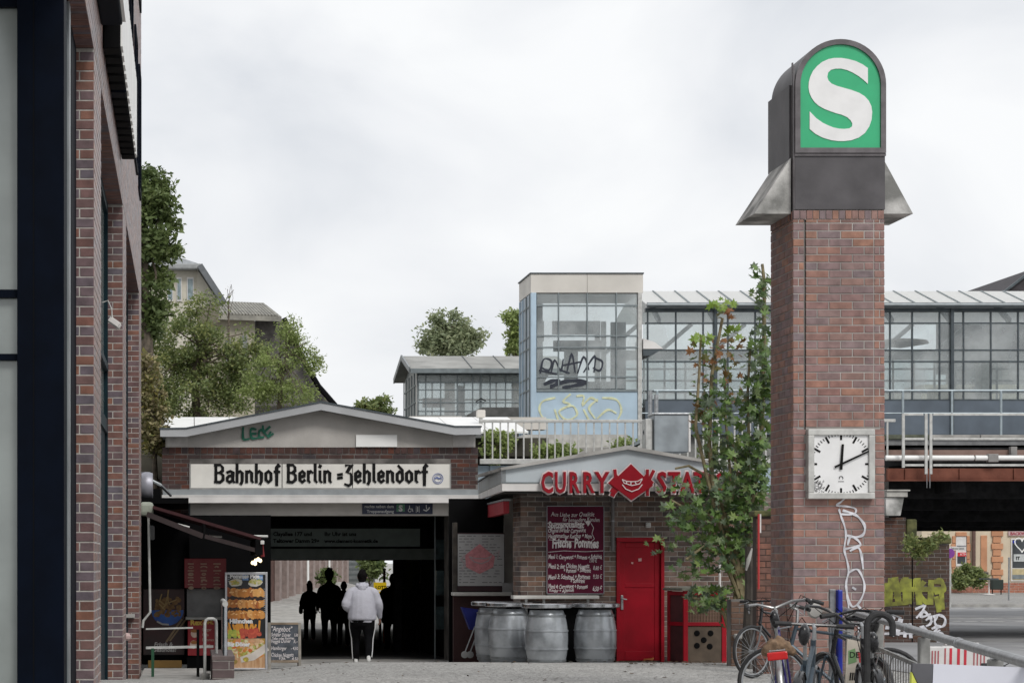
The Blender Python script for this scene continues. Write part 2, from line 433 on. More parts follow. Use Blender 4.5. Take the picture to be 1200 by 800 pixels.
spray_p = mat('pale_yellow_spray_paint', (.62,.64,.42), .85, var=.15, scale=12)

def glass_mat(name, tint, alpha, rough=.08):
    m = bpy.data.materials.new(name); m.use_nodes = True; nt = m.node_tree; N = nt.nodes.new; L = nt.links.new
    out = nt.nodes['Material Output']; nt.nodes.remove(nt.nodes['Principled BSDF'])
    gl = N('ShaderNodeBsdfGlossy'); gl.inputs['Roughness'].default_value = rough; gl.inputs['Color'].default_value = (.9,.95,.97,1)
    tr = N('ShaderNodeBsdfTransparent'); tr.inputs['Color'].default_value = (*tint, 1)
    df = N('ShaderNodeBsdfDiffuse'); df.inputs['Color'].default_value = (.72,.75,.75,1)
    tc = N('ShaderNodeTexCoord'); n = N('ShaderNodeTexNoise'); n.inputs['Scale'].default_value = 1.1; n.inputs['Detail'].default_value = 6
    L(tc.outputs['Object'], n.inputs['Vector'])
    mr = N('ShaderNodeMapRange'); mr.inputs['From Min'].default_value = .35; mr.inputs['From Max'].default_value = .7
    mr.inputs['To Min'].default_value = alpha*.5; mr.inputs['To Max'].default_value = alpha*1.6; L(n.outputs['Fac'], mr.inputs['Value'])
    m1 = N('ShaderNodeMixShader'); L(mr.outputs[0], m1.inputs[0]); L(tr.outputs[0], m1.inputs[1]); L(df.outputs[0], m1.inputs[2])
    fr = N('ShaderNodeFresnel'); fr.inputs['IOR'].default_value = 1.45
    m2 = N('ShaderNodeMixShader'); L(fr.outputs[0], m2.inputs[0]); L(m1.outputs[0], m2.inputs[1]); L(gl.outputs[0], m2.inputs[2])
    L(m2.outputs[0], out.inputs['Surface']); MATS[name] = m; return m
glass = glass_mat('dusty_glass', (.86,.90,.90), .27)
glass_c = glass_mat('clear_glass', (.94,.96,.96), .18)
glass_k = mat('dark_glass', (.03,.035,.04), .08, var=.3, scale=2, spec=.8)
glass_l = mat('blind_behind_glass', (.22,.245,.235), .12, var=.10, scale=2.5, spec=.9)

def paving_mat(name, c1, c2, gap, scale, bump=.5, wash=(.85,1.12)):
    m = bpy.data.materials.new(name); m.use_nodes = True; nt = m.node_tree; N = nt.nodes.new; L = nt.links.new; b = nt.nodes['Principled BSDF']
    g = N('ShaderNodeNewGeometry'); v = N('ShaderNodeTexVoronoi'); v.inputs['Scale'].default_value = scale; v.feature = 'F1'
    w = N('ShaderNodeTexVoronoi'); w.inputs['Scale'].default_value = scale; w.feature = 'DISTANCE_TO_EDGE'
    L(g.outputs['Position'], v.inputs['Vector']); L(g.outputs['Position'], w.inputs['Vector'])
    hs = N('ShaderNodeSeparateColor'); L(v.outputs['Color'], hs.inputs[0])
    r = N('ShaderNodeValToRGB'); r.color_ramp.elements[0].color = (*c1,1); r.color_ramp.elements[1].color = (*c2,1); L(hs.outputs[0], r.inputs['Fac'])
    e = N('ShaderNodeMapRange'); e.inputs['From Min'].default_value = .0; e.inputs['From Max'].default_value = .12; L(w.outputs['Distance'], e.inputs['Value'])
    mx = N('ShaderNodeMix'); mx.data_type = 'RGBA'; L(e.outputs[0], mx.inputs['Factor']); mx.inputs['A'].default_value = (*gap,1); L(r.outputs['Color'], mx.inputs['B'])
    n = N('ShaderNodeTexNoise'); n.inputs['Scale'].default_value = .7; n.inputs['Detail'].default_value = 8; n.inputs['Roughness'].default_value = .65; L(g.outputs['Position'], n.inputs['Vector'])
    mr = N('ShaderNodeMapRange'); mr.inputs['From Min'].default_value = .3; mr.inputs['From Max'].default_value = .7; mr.inputs['To Min'].default_value = wash[0]; mr.inputs['To Max'].default_value = wash[1]
    L(n.outputs['Fac'], mr.inputs['Value'])
    ml = N('ShaderNodeVectorMath'); ml.operation = 'SCALE'; L(mx.outputs['Result'], ml.inputs[0]); L(mr.outputs[0], ml.inputs['Scale'])
    L(ml.outputs[0], b.inputs['Base Color']); b.inputs['Roughness'].default_value = .9
    bp = N('ShaderNodeBump'); bp.inputs['Strength'].default_value = bump; bp.inputs['Distance'].default_value = .015
    L(e.outputs[0], bp.inputs['Height']); L(bp.outputs['Normal'], b.inputs['Normal']); MATS[name] = m; return m
pave = paving_mat('mosaic_paving', (.34,.335,.32), (.52,.51,.49), (.20,.195,.18), 13)
pave2 = paving_mat('far_paving', (.26,.25,.24), (.36,.35,.33), (.2,.2,.19), 9)
asphalt = mat('asphalt', (.25,.25,.255), .9, var=.22, scale=.5, bump=.3, bscale=120, detail=9)
# ---------------------------------------------------------------- the ground, street and paths
def lerp_tab(t, x):
    if x <= t[0][0]: return t[0][1]
    for (a, b), (c, d_) in zip(t, t[1:]):
        if x <= c: k = (x-a)/(c-a); return b + (d_-b)*k
    return t[-1][1]
def sstep(a, b, x):
    t = max(0., min(1., (x-a)/(b-a))); return t*t*(3-2*t)
T_MID = [(0,.45),(20,.5),(36,.46),(40,.31),(42.5,.10),(44,.05),(47,.04),(76,-.36),(84,-.40),(100,-.1),(125,.9),(200,1.0)]
T_LEFT = [(0,.6),(17,.9),(21,.93),(25,.76),(29,.54),(34,.30),(39,.08),(45,.02),(47,.0),(76,-.36),(84,-.40),(100,-.1),(125,.9),(200,1.0)]
def gz(x, y):
    m = lerp_tab(T_MID, y); l = lerp_tab(T_LEFT, y)
    z = m + (l-m)*(1-sstep(.3, 2.6, x))
    if x > 7.5:
        k = sstep(7.8, 10.5, x)
        z = z*(1-k) + .35*k if y > 20 else z
    return z
def ground_sheet(name, xs, ys, m, dz=0., kind='structure'):
    mb = MB(); nx, ny = len(xs), len(ys)
    vs = [(x, y, gz(x, y)+dz) for y in ys for x in xs]
    fs = [(j*nx+i, j*nx+i+1, (j+1)*nx+i+1, (j+1)*nx+i) for j in range(ny-1) for i in range(nx-1)]
    mb.add(vs, fs); return mb.build(name, m, kind=kind, smooth=True, angle=60)
xs = [-400,-120,-40,-15,-8,-5,-3] + [-2+.4*i for i in range(34)] + [12,12.5,13,14,16,20,26,34,44,60,90,140,400]
ys = [-60,-20,0,5,10] + [14+.7*i for i in range(52)] + [51,54,58,62,66,70,74,76,80,84,88,92,96,100,106,112,118,125,140,160,200,300,700,1500]
ground_sheet('ground', xs, ys, pave)
# smooth concrete apron before the underpass and its dark floor
ground_sheet('apron', [-.5+.5*i for i in range(12)], [44.6,45.4,46,46.6,47,48], conc_l, .006)
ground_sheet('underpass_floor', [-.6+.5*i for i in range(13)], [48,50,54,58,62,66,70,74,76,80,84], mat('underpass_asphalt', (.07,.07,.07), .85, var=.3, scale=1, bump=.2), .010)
ground_sheet('far_path', [-3,-1,0,1,2,3,4,5,6,7,8,9], [84,88,92,96,100,106,112,118,125,130], conc_l, .006)
# street on the right
mb = MB(); mb.quad((10.6,24,.36),(60,24,.36),(60,85,.36),(10.6,85,.36)); mb.build('road', asphalt, kind='structure')
mb = MB(); mb.box(10.6,80,84.85,85,.0,.47); mb.build('kerb', conc_l, kind='structure')
mb = MB(); mb.quad((10.6,85,.465),(80,85,.465),(80,116,.465),(10.6,116,.465)); mb.build('pavement', pave2, kind='structure')
def yline(py, z=.365): return F*(EYE-z)/(py-CY)
rm = mat('road_paint', (.52,.52,.50), .8, var=.3, scale=2)
mb = MB()
def line(pxa, pxb, py, w=.14):
    y = yline(py); s = F/y; mb.quad((X(pxa,s),y-w,.364),(X(pxb,s),y-w,.364),(X(pxb,s),y+w,.364),(X(pxa,s),y+w,.364))
for a, b in ((1112,1134),(1142,1158),(1160,1180),(1183,1200)): line(a, b, 712.2, .28)
for a, b in ((1112,1130),(1138,1154),(1158,1176),(1180,1198)): line(a, b, 724.0, .22)
for a, b in ((1116,1126),(1130,1146),(1150,1176),(1190,1210)): line(a, b, 727.5, .18)
line(1100, 1215, 750.5, .12)
for k in range(3):
    y = yline(756+4*k); s = F/y; x0 = X(1182+6*k, s); mb.quad((x0,y,.364),(x0+.8,y-1.4,.364),(x0+.95,y-1.4,.364),(x0+.16,y,.364))
mb.build('road_marking', rm, kind='structure')
# fallen leaves and litter on the plaza: nobody could count them
mb = MB()
for i in range(420):
    y = random.uniform(26, 41); x = random.uniform(1.2, 9.4)
    if y > 38.6 and x < 5: continue
    if random.random() < .6: x = random.uniform(6.5, 9.4); y = random.uniform(35, 39.6)
    r_ = random.uniform(.012, .04); z = gz(x,y)+.012; a = random.random()*6.28
    mb.add([(x+r_*math.cos(a+q), y+r_*2*math.sin(a+q), z+random.uniform(0,.02)) for q in (0,1.7,3.1,4.6)], [(0,1,2,3)], random.random())
mb.build('leaf_litter', leaf_mat('litter', [(.05,.035,.02),(.10,.06,.03),(.03,.03,.02),(.16,.09,.04)], .9, 0), kind='stuff')
mb = MB(); p = P(752,777,69); p.z = gz(p.x, p.y-0.6)+.02; p.y -= .6
mb.add([(p.x-.09,p.y,p.z),(p.x-.03,p.y-.06,p.z+.02),(p.x+.07,p.y-.03,p.z+.01),(p.x+.1,p.y+.03,p.z+.05),(p.x,p.y+.08,p.z+.09),(p.x-.07,p.y+.06,p.z+.04)],[(0,1,2,3,4,5)])
tag(mb.build('fallen_leaf', mat('dry_leaf',(.35,.12,.03),.8)), 'large curled orange dry leaf lying on the paving before the red door', 'leaf')
# ---------------------------------------------------------------- the brick clock pillar with its station sign
S0 = 110.0; PY = YD(S0)                  # front face
px0, px1 = X(929.5,S0), X(1036,S0); PW = px1-px0; pyb = PY+PW
pz1 = Z(257.5,S0); pz_top = Z(246,S0); pzb = .35
pil = thing('clock_pillar', 'tall square brick pillar carrying the green S sign and the square clock', 'pillar', ((px0+px1)/2, PY+PW/2, pzb))
clz0, clz1 = Z(584.5,S0), Z(503,S0)      # clock
g0, g1 = X(941.8,S0)-px0, X(944.4,S0)-px0; g2 = X(1023.5,S0)-px0; g3 = g2+.010
mb = MB(); mb.box(px0+.001,px0+g0,PY+.001,PY+.30,Z(503,S0),pz1); mb.box(px0+g1,px0+g2,PY+.001,PY+.30,Z(503,S0),pz1); mb.box(px0+g0-.001,px0+g1+.001,PY+.03,PY+.299,Z(503,S0),pz1-.001); mb.box(px0+g2-.0005,px1-.001,PY+.0015,PY+.30,Z(503,S0),pz1)
mb.box(px0+.001,px1-.001,PY+.301,pyb-.001,pzb,pz1); mb.box(px0+.001,px1-.001,PY+.001,PY+.30,pzb,Z(503,S0)-.002)
mb.box(px0+.005,px1-.005,PY+.005,pyb-.005,pz1,pz_top)
mb.build('core', mat('pillar_mortar', (.36,.34,.32), .9, var=.3, scale=1.2), pil)
u = lambda p: X(p,S0)-px0
cs = .0836
# front: corner strips, recessed grooves, panel, then plain bond below the clock top
n = brick_wall(pil, (px0,PY), (0,-1), PW, pzb, Z(503,S0), br_pillar, 170, cs, z_phase=0, shift=(0,.5), holes=[(u(944),u(1023.5),clz0,clz1+.5)])
brick_wall(pil, (px0,PY), (0,-1), g0, Z(503,S0), pz1, br_pillar, 40, cs, z_phase=0, L=.115)
brick_wall(pil, (px0+g1,PY), (0,-1), g2-g1, Z(503,S0), pz1, br_pillar, 90, cs, z_phase=0, shift=(.0,.5))
brick_wall(pil, (px0+g3,PY), (0,-1), PW-g3, Z(503,S0), pz1, br_pillar, 0, cs, z_phase=0, L=.115)
# sides (the left one shows)
brick_wall(pil, (px0,pyb), (-1,0), PW, pzb, pz1, br_pillar, 0, cs, z_phase=0, proud=.004, jit=.0015)
brick_wall(pil, (px1,PY), (1,0), PW, pzb, pz1, br_pillar, 0, cs, z_phase=0)
# rowlock course at the top
mb = MB(); k = 14
for i in range(k):
    a = px0 + PW*i/k; mb.box(a+.004, a+PW/k-.004, PY-.008+random.uniform(-.003,.003), PY+.1, pz1+.008, pz_top-.008, random.random())
    b_ = PY + PW*i/k; mb.box(px0-.008, px0+.1, b_+.004 + (.1 if i == 0 else 0), b_+PW/k-.004, pz1+.008, pz_top-.008, random.random())
mb.build('brick_course', br_pillar, pil, kind='stuff')
# graffiti running down below the clock
def px_pts(pts, s): return [(X(a,s), Z(b,s)) for a, b in pts]
G = MB(); yg = PY-.014
def st(pts, w=.035): G.ribbon(px_pts(pts,S0), w, yg, yg+.004)
SMOOTH[0] = 1
st([(989,584),(985,588),(980,592),(992,593),(1002,596),(1000,602),(984,602)],0.0187)
st([(983,597),(985,604),(989,615),(991,627),(989,643),(992,656),(994,668),(991,684),(992,696),(994,709),(993,722),(994,738),(993,752)],0.0203)
st([(988,598),(998,601),(1006,606),(1013,616),(1011,626),(1002,629),(992,627)],0.0250)
st([(989,643),(998,641),(1008,638),(1003,631),(996,629),(993,638)],0.0218)
st([(996,645),(1005,641),(1009,650),(1011,666)],0.0234)
st([(994,671),(1000,667),(1006,668),(1012,681),(1012,693),(1006,706),(998,710),(993,698),(991,683),(994,671)],0.0203)
st([(999,688),(1002,690)],0.0234)
st([(1004,708),(1011,716),(1014,723),(1009,729),(992,734)],0.0218)
st([(1005,716),(1006,732),(1005,750)],0.0172)
SMOOTH[0] = 0
G.build('graffiti', spray_w, pil)

sg = thing('station_sign', 'arched dark metal sign with a white S on green, topping the brick pillar', 'sign', ((px0+px1)/2, PY+PW/2, pz_top))
xl, xr = X(933,S0)-.02, px1+.01; xm = (xl+xr)/2; rad = (xr-xl)/2; ztop = Z(47,S0); zc = ztop-rad
def arch(x0, x1, zb, inset, n=28):
    c = (x0+x1)/2; r_ = (x1-x0)/2 - inset
    return [(c-r_, zb+inset), (c+r_, zb+inset)] + [(c+r_*math.cos(math.pi*i/n), zc+r_*math.sin(math.pi*i/n)) for i in range(n+1)]
zb0, zb1 = pz_top, Z(180,S0)
mb = MB(); mb.poly(arch(xl,xr,zb1,0), PY-.01, PY+PW+.03); o = mb.build('hood', dark_m, sg, smooth=True)
# rim round the front face, seam on the side, lower band
out = arch(xl,xr,zb1,0); inn = arch(xl,xr,zb1,.055)
mb = MB(); m_ = len(out)
for i in range(m_):
    j = (i+1) % m_
    vs = [Vector((p[0],yy,p[1])) for yy in (PY-.045,PY-.008) for p in (out[i],out[j],inn[j],inn[i])]
    mb.add(vs, [(3,2,1,0),(4,5,6,7),(0,1,5,4),(1,2,6,5),(2,3,7,6),(3,0,4,7)])
mb.build('rim', dark_rim, sg)
mb = MB(); mb.poly(arch(xl,xr,zb1,.056), PY-.022, PY-.012); mb.build('green_panel', green_s, sg)
S = [(522,150),(503,137),(480,126),(455,119),(430,115),(405,115),(385,119),(363,129),(345,144),(331,161),(322,180),(317,200),(316,217),(319,235),(326,252),(337,268),(352,281),(370,291),(390,299),(410,306),(432,312),(450,320),(462,331),(468,342),(467,352),(458,359),(440,361),(422,360),(403,356),(385,349),(366,340),(342,323),(320,300),(320,361),(340,378),(365,391),(395,400),(420,403),(440,403),(465,400),(490,391),(512,375),(527,352),(535,328),(537,302),(534,282),(525,263),(511,248),(492,236),(465,226),(440,219),(415,212),(396,204),(385,193),(381,180),(384,166),(394,156),(410,152),(430,152),(450,157),(470,166),(490,178),(507,191),(522,205)]
mb = MB(); mb.poly([(X(840+a/2.963,S0), Z(30+b/2.963,S0)) for a,b in S], PY-.03, PY-.023); mb.build('letter_s', white_f, sg)
mb = MB(); mb.box(xl+.004,xr-.004,PY-.014,PY+PW+.025,zb0+.004,zb1-.004); mb.build('lower_box', dark_m, sg)
mb = MB(); mb.box(xl-.003,xr+.003,PY-.03,PY-.015,zb1-.03,zb1-.004); mb.box(xl-.012,xl-.002,PY-.02,PY+.02,zb0,zc+.2)
mb.box(xl-.012,xl-.0,PY+.04,PY+.075,zb0,zc+.25); mb.build('seam', dark_rim, sg)
# straight side cheek, a little wider than the barrel
mb = MB(); mb.box(xl-.03,xl+.05,PY+.10,PY+PW+.06,Z(186,S0),zc+.02); mb.build('side_cheek', dark_m, sg)
for sd in (-1, 1):
    if sd < 0: tri = [(px0-.01,Z(184,S0)),(px0-.01,Z(249.5,S0)),(px0-.40,Z(249.5,S0))]
    else: tri = [(xr+.004,Z(186,S0)),(xr+.004,Z(249.5,S0)),(X(1072,S0),Z(249.5,S0))]
    mb = MB(); mb.poly(tri, PY+.06, PY+PW-.02)
    mb.build('concrete_bracket', conc, sg)

ck = thing('station_clock', 'square white station clock showing ten past twelve on the brick pillar', 'clock', (X(983.5,S0), PY, (clz0+clz1)/2))
cx, cz = X(983.5,S0), (clz0+clz1)/2; hw = X(1022.5,S0)-cx; hh = (clz1-clz0)/2
mb = MB(); wd = .065
for a in ((cx-hw,cx+hw,cz+hh-wd,cz+hh),(cx-hw,cx+hw,cz-hh,cz-hh+wd),(cx-hw,cx-hw+wd,cz-hh+wd,cz+hh-wd),(cx+hw-wd,cx+hw,cz-hh+wd,cz+hh-wd)):
    mb.cbox(a[0],a[1],PY-.10,PY+.02,a[2],a[3],.008)
mb.build('housing', galv_w, ck)
mb = MB(); mb.box(cx-hw+wd,cx+hw-wd,PY-.07,PY-.01,cz-hh+wd,cz+hh-wd); mb.build('face', white_f, ck)
mb = MB(); rr = .33
for i in range(60):
    a = i*math.pi/30; big = i % 5 == 0; l_ = .075 if big else .03; w_ = .021 if big else .008
    p0 = Vector((cx+math.sin(a)*rr, 0, cz+math.cos(a)*rr)); p1 = Vector((cx+math.sin(a)*(rr-l_), 0, cz+math.cos(a)*(rr-l_)))
    mb.ribbon([(p0.x,p0.z),(p1.x,p1.z)], w_, PY-.074, PY-.071, cap=False)
mb.build('minute_marks', print_k, ck)
for nm, ang, l_, back, w_ in (('hour_hand', R(4), .21, .06, .030), ('minute_hand', R(65), .33, .08, .022)):
    mb = MB(); mb.ribbon([(cx-math.sin(ang)*back, cz-math.cos(ang)*back),(cx+math.sin(ang)*l_, cz+math.cos(ang)*l_)], [w_,w_*.8], PY-.088 if nm[0]=='h' else PY-.092, PY-.084 if nm[0]=='h' else PY-.0885, cap=False)
    mb.build(nm, print_k, ck)
mb = MB(); mb.ribbon([(cx+.02*math.cos(a), cz-.15+.02*math.sin(a)) for a in [i*.5 for i in range(-1,8)]], .007, PY-.074, PY-.071)
mb.ribbon([(cx-.03,cz-.185),(cx+.03,cz-.185)], .005, PY-.074, PY-.071); mb.build('maker_mark', print_k, ck)
mb = MB()
for i in range(70):
    a, b = random.uniform(-.3,-.19), random.uniform(-.3,-.18); mb.ribbon([(cx+a,cz+b),(cx+a+random.uniform(-.02,.02),cz+b+random.uniform(-.02,.02))], .006, PY-.0735, PY-.071)
mb.build('scribble', mat('grey_scribble',(.25,.25,.25),.8), ck)
# ---------------------------------------------------------------- the brick shop building along the left
FX = -.806                               # facade plane, facing right (+x)
HZ = 6.35                                # underside of the lintels
lb = thing('brick_shop_building', 'brick shop building on the left edge with deep window bays and projecting sign letters', 'building', (-1.5, 30, 0))
piers = [(20.3, 21.9), (29.2, 30.75), (38.8, 40.5)]
mb = MB()
for a, b in piers: mb.box(-1.6, FX-.001, a+.001, b-.001, -.4, HZ+.3)
mb.box(-1.6, FX-.001, 6, 40.499, HZ+.301, 14)
mb.box(-9, -1.6, 18.2, 40.499, -.4, 14)
mb.build('wall', mortar_l, lb)
mb = MB(); mb.box(-1.55, FX-.0005, 6, 38.799, HZ, HZ+.3); mb.build('lintel', mat('lintel_mortar', (.10,.07,.065), .9), lb)
# window reveals that face the camera: every brick is its own piece
for i, ((a, b), lim) in enumerate(zip(piers, (130, 100, 66))):
    # frame: u runs from left (deep) to right (facade edge), so anchor the bond at the right-hand corner
    w = .45
    z = gz(-.8, a) - .1; z0 = math.floor(z/.0833)*.0833; r = 0
    z = z0; rows = []
    while z < HZ - .02:
        ztop = min(z+.0728, HZ-.002)
        if r % 2 == 0: segs = [(FX-.115, FX), (FX-.115-.0105-.24, FX-.1255)]
        else: segs = [(FX-.24, FX), (FX-.24-.0105-.115, FX-.2505)]
        for x0, x1 in segs: rows.append((x0, x1, z, ztop))
        z += .0833; r += 1
    st = MB(); n = 0
    for x0, x1, za, zb in rows:
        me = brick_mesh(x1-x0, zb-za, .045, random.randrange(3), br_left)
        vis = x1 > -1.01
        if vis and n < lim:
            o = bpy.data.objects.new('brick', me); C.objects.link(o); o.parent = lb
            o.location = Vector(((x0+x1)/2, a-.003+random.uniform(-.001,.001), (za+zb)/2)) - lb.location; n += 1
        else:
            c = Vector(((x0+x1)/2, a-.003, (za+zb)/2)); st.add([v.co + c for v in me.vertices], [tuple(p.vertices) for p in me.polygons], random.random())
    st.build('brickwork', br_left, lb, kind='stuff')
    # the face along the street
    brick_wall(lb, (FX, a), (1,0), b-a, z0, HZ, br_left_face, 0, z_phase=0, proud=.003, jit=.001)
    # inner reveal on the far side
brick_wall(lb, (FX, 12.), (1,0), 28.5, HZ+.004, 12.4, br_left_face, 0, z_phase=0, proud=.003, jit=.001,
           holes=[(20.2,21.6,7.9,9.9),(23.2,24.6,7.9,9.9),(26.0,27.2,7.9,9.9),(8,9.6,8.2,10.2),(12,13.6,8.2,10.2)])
# soldier course seen from below: bricks on the soffit of each bay
mb = MB()
for ya, yb in ((14,20.28),(21.9,29.18),(30.75,38.78)):
    y = ya
    while y < yb-.07:
        for xx in range(3): mb.box(FX-.001-.25*(xx+1)+.012, FX-.001-.25*xx, y, y+.072, HZ-.004, HZ+.05, random.random())
        y += .0833
mb.build('soffit_bricks', br_left, lb, kind='stuff')
# upper windows seen edge-on: projecting dark frames
for y0, y1, z0, z1 in ((32.2,33.6,7.9,9.9),(35.2,36.6,7.9,9.9),(38,39.2,7.9,9.9),(38,39.3,11.0,12.9),(35,36.6,11.2,13.0),(20,21.6,8.2,10.2),(24,25.6,8.2,10.2)):
    mb = MB(); t = .06
    for q in ((y0,y0+t,z0,z1),(y1-t,y1,z0,z1),(y0+t,y1-t,z0,z0+t),(y0+t,y1-t,z1-t,z1)): mb.box(FX-.05, FX+.035, q[0], q[1], q[2], q[3])
    w_ = mb.build('window', navy, lb); mb = MB(); mb.box(FX-.03, FX-.01, y0+t, y1-t, z0+t, z1-t); mb.build('pane', glass_k, w_)
# bay windows: frame and glass set back behind the piers
for k, (ya, yb) in enumerate(((21.9,29.2),(30.75,38.8))):
    xw = -.985; mb = MB()
    zt = 3.55 if k == 0 else 3.2
    for q in ((ya,ya+.12,-.3,HZ),(yb-.14,yb,-.3,HZ),((ya+yb)/2-.06,(ya+yb)/2+.06,-.3,HZ)): mb.box(xw-.10, xw, q[0], q[1], q[2], q[3])
    mb.box(xw-.10, xw+.0, ya+.12, yb-.14, zt, zt+.16); mb.box(xw-.10, xw+.01, ya+.12, yb-.14, zt+.75, zt+.83); mb.box(xw-.1, xw, ya+.12, yb-.14, HZ-.12, HZ-.002)
    wn = mb.build('window', navy_f, lb)
    mb = MB(); mb.box(xw-.06, xw-.045, ya+.12, yb-.14, zt+.16, HZ-.12); mb.build('pane', glass_l if k == 0 else glass_k, wn)
    mb = MB(); mb.box(xw-.05, xw-.03, ya+.12, yb-.14, -.3, zt); mb.build('door_leaf', navy_f, wn)
    if k == 0:
        mb = MB(); yh = 24.3; mb.tube([(xw+.0,yh,2.03),(xw+.07,yh,2.03),(xw+.07,yh,2.38),(xw+.0,yh,2.38)], .013, 8); mb.build('handle', steel, wn)
        mb = MB(); mb.tube([(FX-.001,22.4,4.42),(FX+.05,22.4,4.44),(FX+.085,22.4,4.36),(FX+.09,22.4,4.28)], .006, 6)
        mb.build('lamp_arm', galv_w, lb)
        mb = MB(); M = Matrix.Translation((FX+.115,22.4,4.23)) @ Euler((0, R(35), 0)).to_matrix().to_4x4(); b_ = bmesh.new(); bmesh.ops.create_cube(b_, size=1)
        bmesh.ops.bevel(b_, geom=b_.edges[:], offset=.12, segments=2, affect='EDGES'); bmesh.ops.scale(b_, vec=(.125,.16,.055), verts=b_.verts); mb.bm(b_, M)
        mb.build('flood_lamp', white_p, lb)
# the near shop window: glazing and a broad dark-blue post that face the camera
s2 = 165.; y2 = YD(s2)
mb = MB(); mb.cbox(X(20,s2), X(75,s2), y2, y2+.35, -.2, 9.5, .006); mb.build('window_post', navy, lb)
mb = MB(); mb.box(X(39,s2), X(40,s2), y2-.004, y2, -.2, 9.5); mb.build('seam', black, lb)
mb = MB(); mb.box(-3.4, X(20,s2)-.001, y2+.12, y2+.16, -.2, 9.4); pn = mb.build('shop_window', glass_l, lb)
for a_, b_ in ((347.5,338),(421,413.5),(6,-30)):
    mb = MB(); mb.box(-3.4, X(20,s2)-.001, y2+.06, y2+.119, Z(a_,s2), Z(b_,s2)); mb.build('transom', navy, pn)
s3 = 151.; y3 = YD(s3)
mb = MB(); mb.box(X(74,s3), X(76.5,s3), y3-.3, y3+.2, 0, HZ-.01); mb.build('window_jamb', grey_m, lb)
mb = MB(); mb.box(X(76.5,s3)+.001, X(78.6,s3), y3-.1, y3+.2, 0, HZ-.01); mb.build('window_jamb', navy_f, lb)
mb = MB(); mb.box(X(78.6,s3)+.001, X(81.3,s3), y3+.0, y3+.2, 0, HZ-.01); mb.build('window_jamb', grey_m, lb)
mb = MB(); mb.box(-2.4, X(82,146), 19.4, 20.25, 0, HZ-.01); mb.build('window_jamb', navy, lb)
mb = MB(); mb.box(-1.2, X(83,138), 20.1, 20.29, Z(130,138), HZ-.01); mb.build('blind_box', black, lb)
# broken conduit box low on the third pier
mb = MB(); mb.cbox(X(147,71), X(159,71), 38.6, 38.78, Z(722,71), Z(718,71), .005); mb.build('ledge', conc_l, lb)
mb = MB(); mb.lathe([(.05,0),(.075,.03),(.08,.07),(.05,.11),(.02,.12)], (X(148,75), YD(75), Z(750,75)), 12); mb.build('alarm_bell', mat('faded_pink_plastic',(.5,.36,.34),.6), lb)
# projecting sign letters, seen from the side
for i in range(15):
    y = 22.3 + i*.42; z0 = 6.78; h = .95 if i > 3 else 1.25
    if i == 4: h = 1.1
    mb = MB(); mb.cbox(FX+.01, FX+.17, y, y+.30, z0, z0+h, .012); o = mb.build('sign_letter', black if i != 5 else navy, lb)
    mb = MB(); mb.box(FX+.171, FX+.19, y+.01, y+.29, z0+.02, z0+h-.02); mb.build('letter_face', white_b, o)
mb = MB(); mb.box(FX+.0, FX+.06, 22.2, 28.7, 7.0, 7.08); mb.box(FX+.0, FX+.06, 22.2, 28.7, 7.5, 7.58); mb.build('sign_rail', black, lb)
mb = MB(); mb.cbox(FX+.0, FX+.2, 19.6, 21.9, 6.9, 8.8, .02); o = mb.build('sign_box', navy, lb)
mb = MB(); mb.box(FX+.201, FX+.23, 19.62, 21.88, 6.93, 8.77); mb.build('sign_face', white_b, o)
# ---------------------------------------------------------------- the station entrance building
S1 = 60.; Y1 = YD(S1)
def bx(mb, x0, x1, yf, yb, zt, zb, s=S1):
    """box given by photo pixels at scale s; yf / yb are offsets in metres from that plane"""
    return mb.box(X(x0,s), X(x1,s), YD(s)+yf, YD(s)+yb, Z(zb,s), Z(zt,s))
stn = thing('station_entrance', 'brick station entrance with low grey gable and blackletter name panel above the underpass', 'building', (X(375,S1), Y1, 0))
mb = MB()
bx(mb,190,222,.001,1.2,524,790); bx(mb,528,560,.001,1.2,524,790); bx(mb,222.1,527.9,.12,.6,524,603); bx(mb,222.1,527.9,.001,.119,524,543)
mb.build('wall', mortar_d, stn)
w = X(560,S1)-X(190,S1)
# piers left and right of the name panel: bricks one by one
ul, ur = X(222,S1)-X(190,S1), X(528,S1)-X(190,S1)
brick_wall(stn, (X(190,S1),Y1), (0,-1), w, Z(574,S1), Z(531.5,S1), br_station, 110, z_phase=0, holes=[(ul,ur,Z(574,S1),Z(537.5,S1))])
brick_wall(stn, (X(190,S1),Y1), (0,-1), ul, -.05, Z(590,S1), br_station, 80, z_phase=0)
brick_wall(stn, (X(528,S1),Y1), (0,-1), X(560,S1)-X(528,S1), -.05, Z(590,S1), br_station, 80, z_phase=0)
mb = MB(); a = X(190,S1); b_ = X(560,S1); n = int((b_-a)/.125)
for i in range(n): mb.box(a+(b_-a)*i/n+.008, a+(b_-a)*(i+1)/n-.004, Y1-.012+random.uniform(-.002,.002), Y1+.04, Z(531.5,S1)+.004, Z(524,S1), random.random())
a = X(222,S1); b_ = X(528,S1); n = int((b_-a)/.25)
for i in range(n): mb.box(a+(b_-a)*i/n+.012, a+(b_-a)*(i+.62)/n, Y1+.03, Y1+.119, Z(543,S1), Z(538,S1), random.random())
mb.build('brick_course', br_station, stn, kind='stuff')
# sign panel in three sections
for a, b in ((223.5,330),(331,412.5),(413.5,527)):
    mb = MB(); bx(mb,a,b,-.02,.10,543.5,571.5); mb.build('sign_panel', white_s, stn)
mb = MB(); bx(mb,222,528,-.035,.10,571.7,574); bx(mb,222.0,223.3,-.03,.1,543,571.6); bx(mb,527.1,528.4,-.03,.1,543,571.6); mb.build('panel_frame', mat('aluminium_trim',(.3,.3,.29),.5,.4), stn)

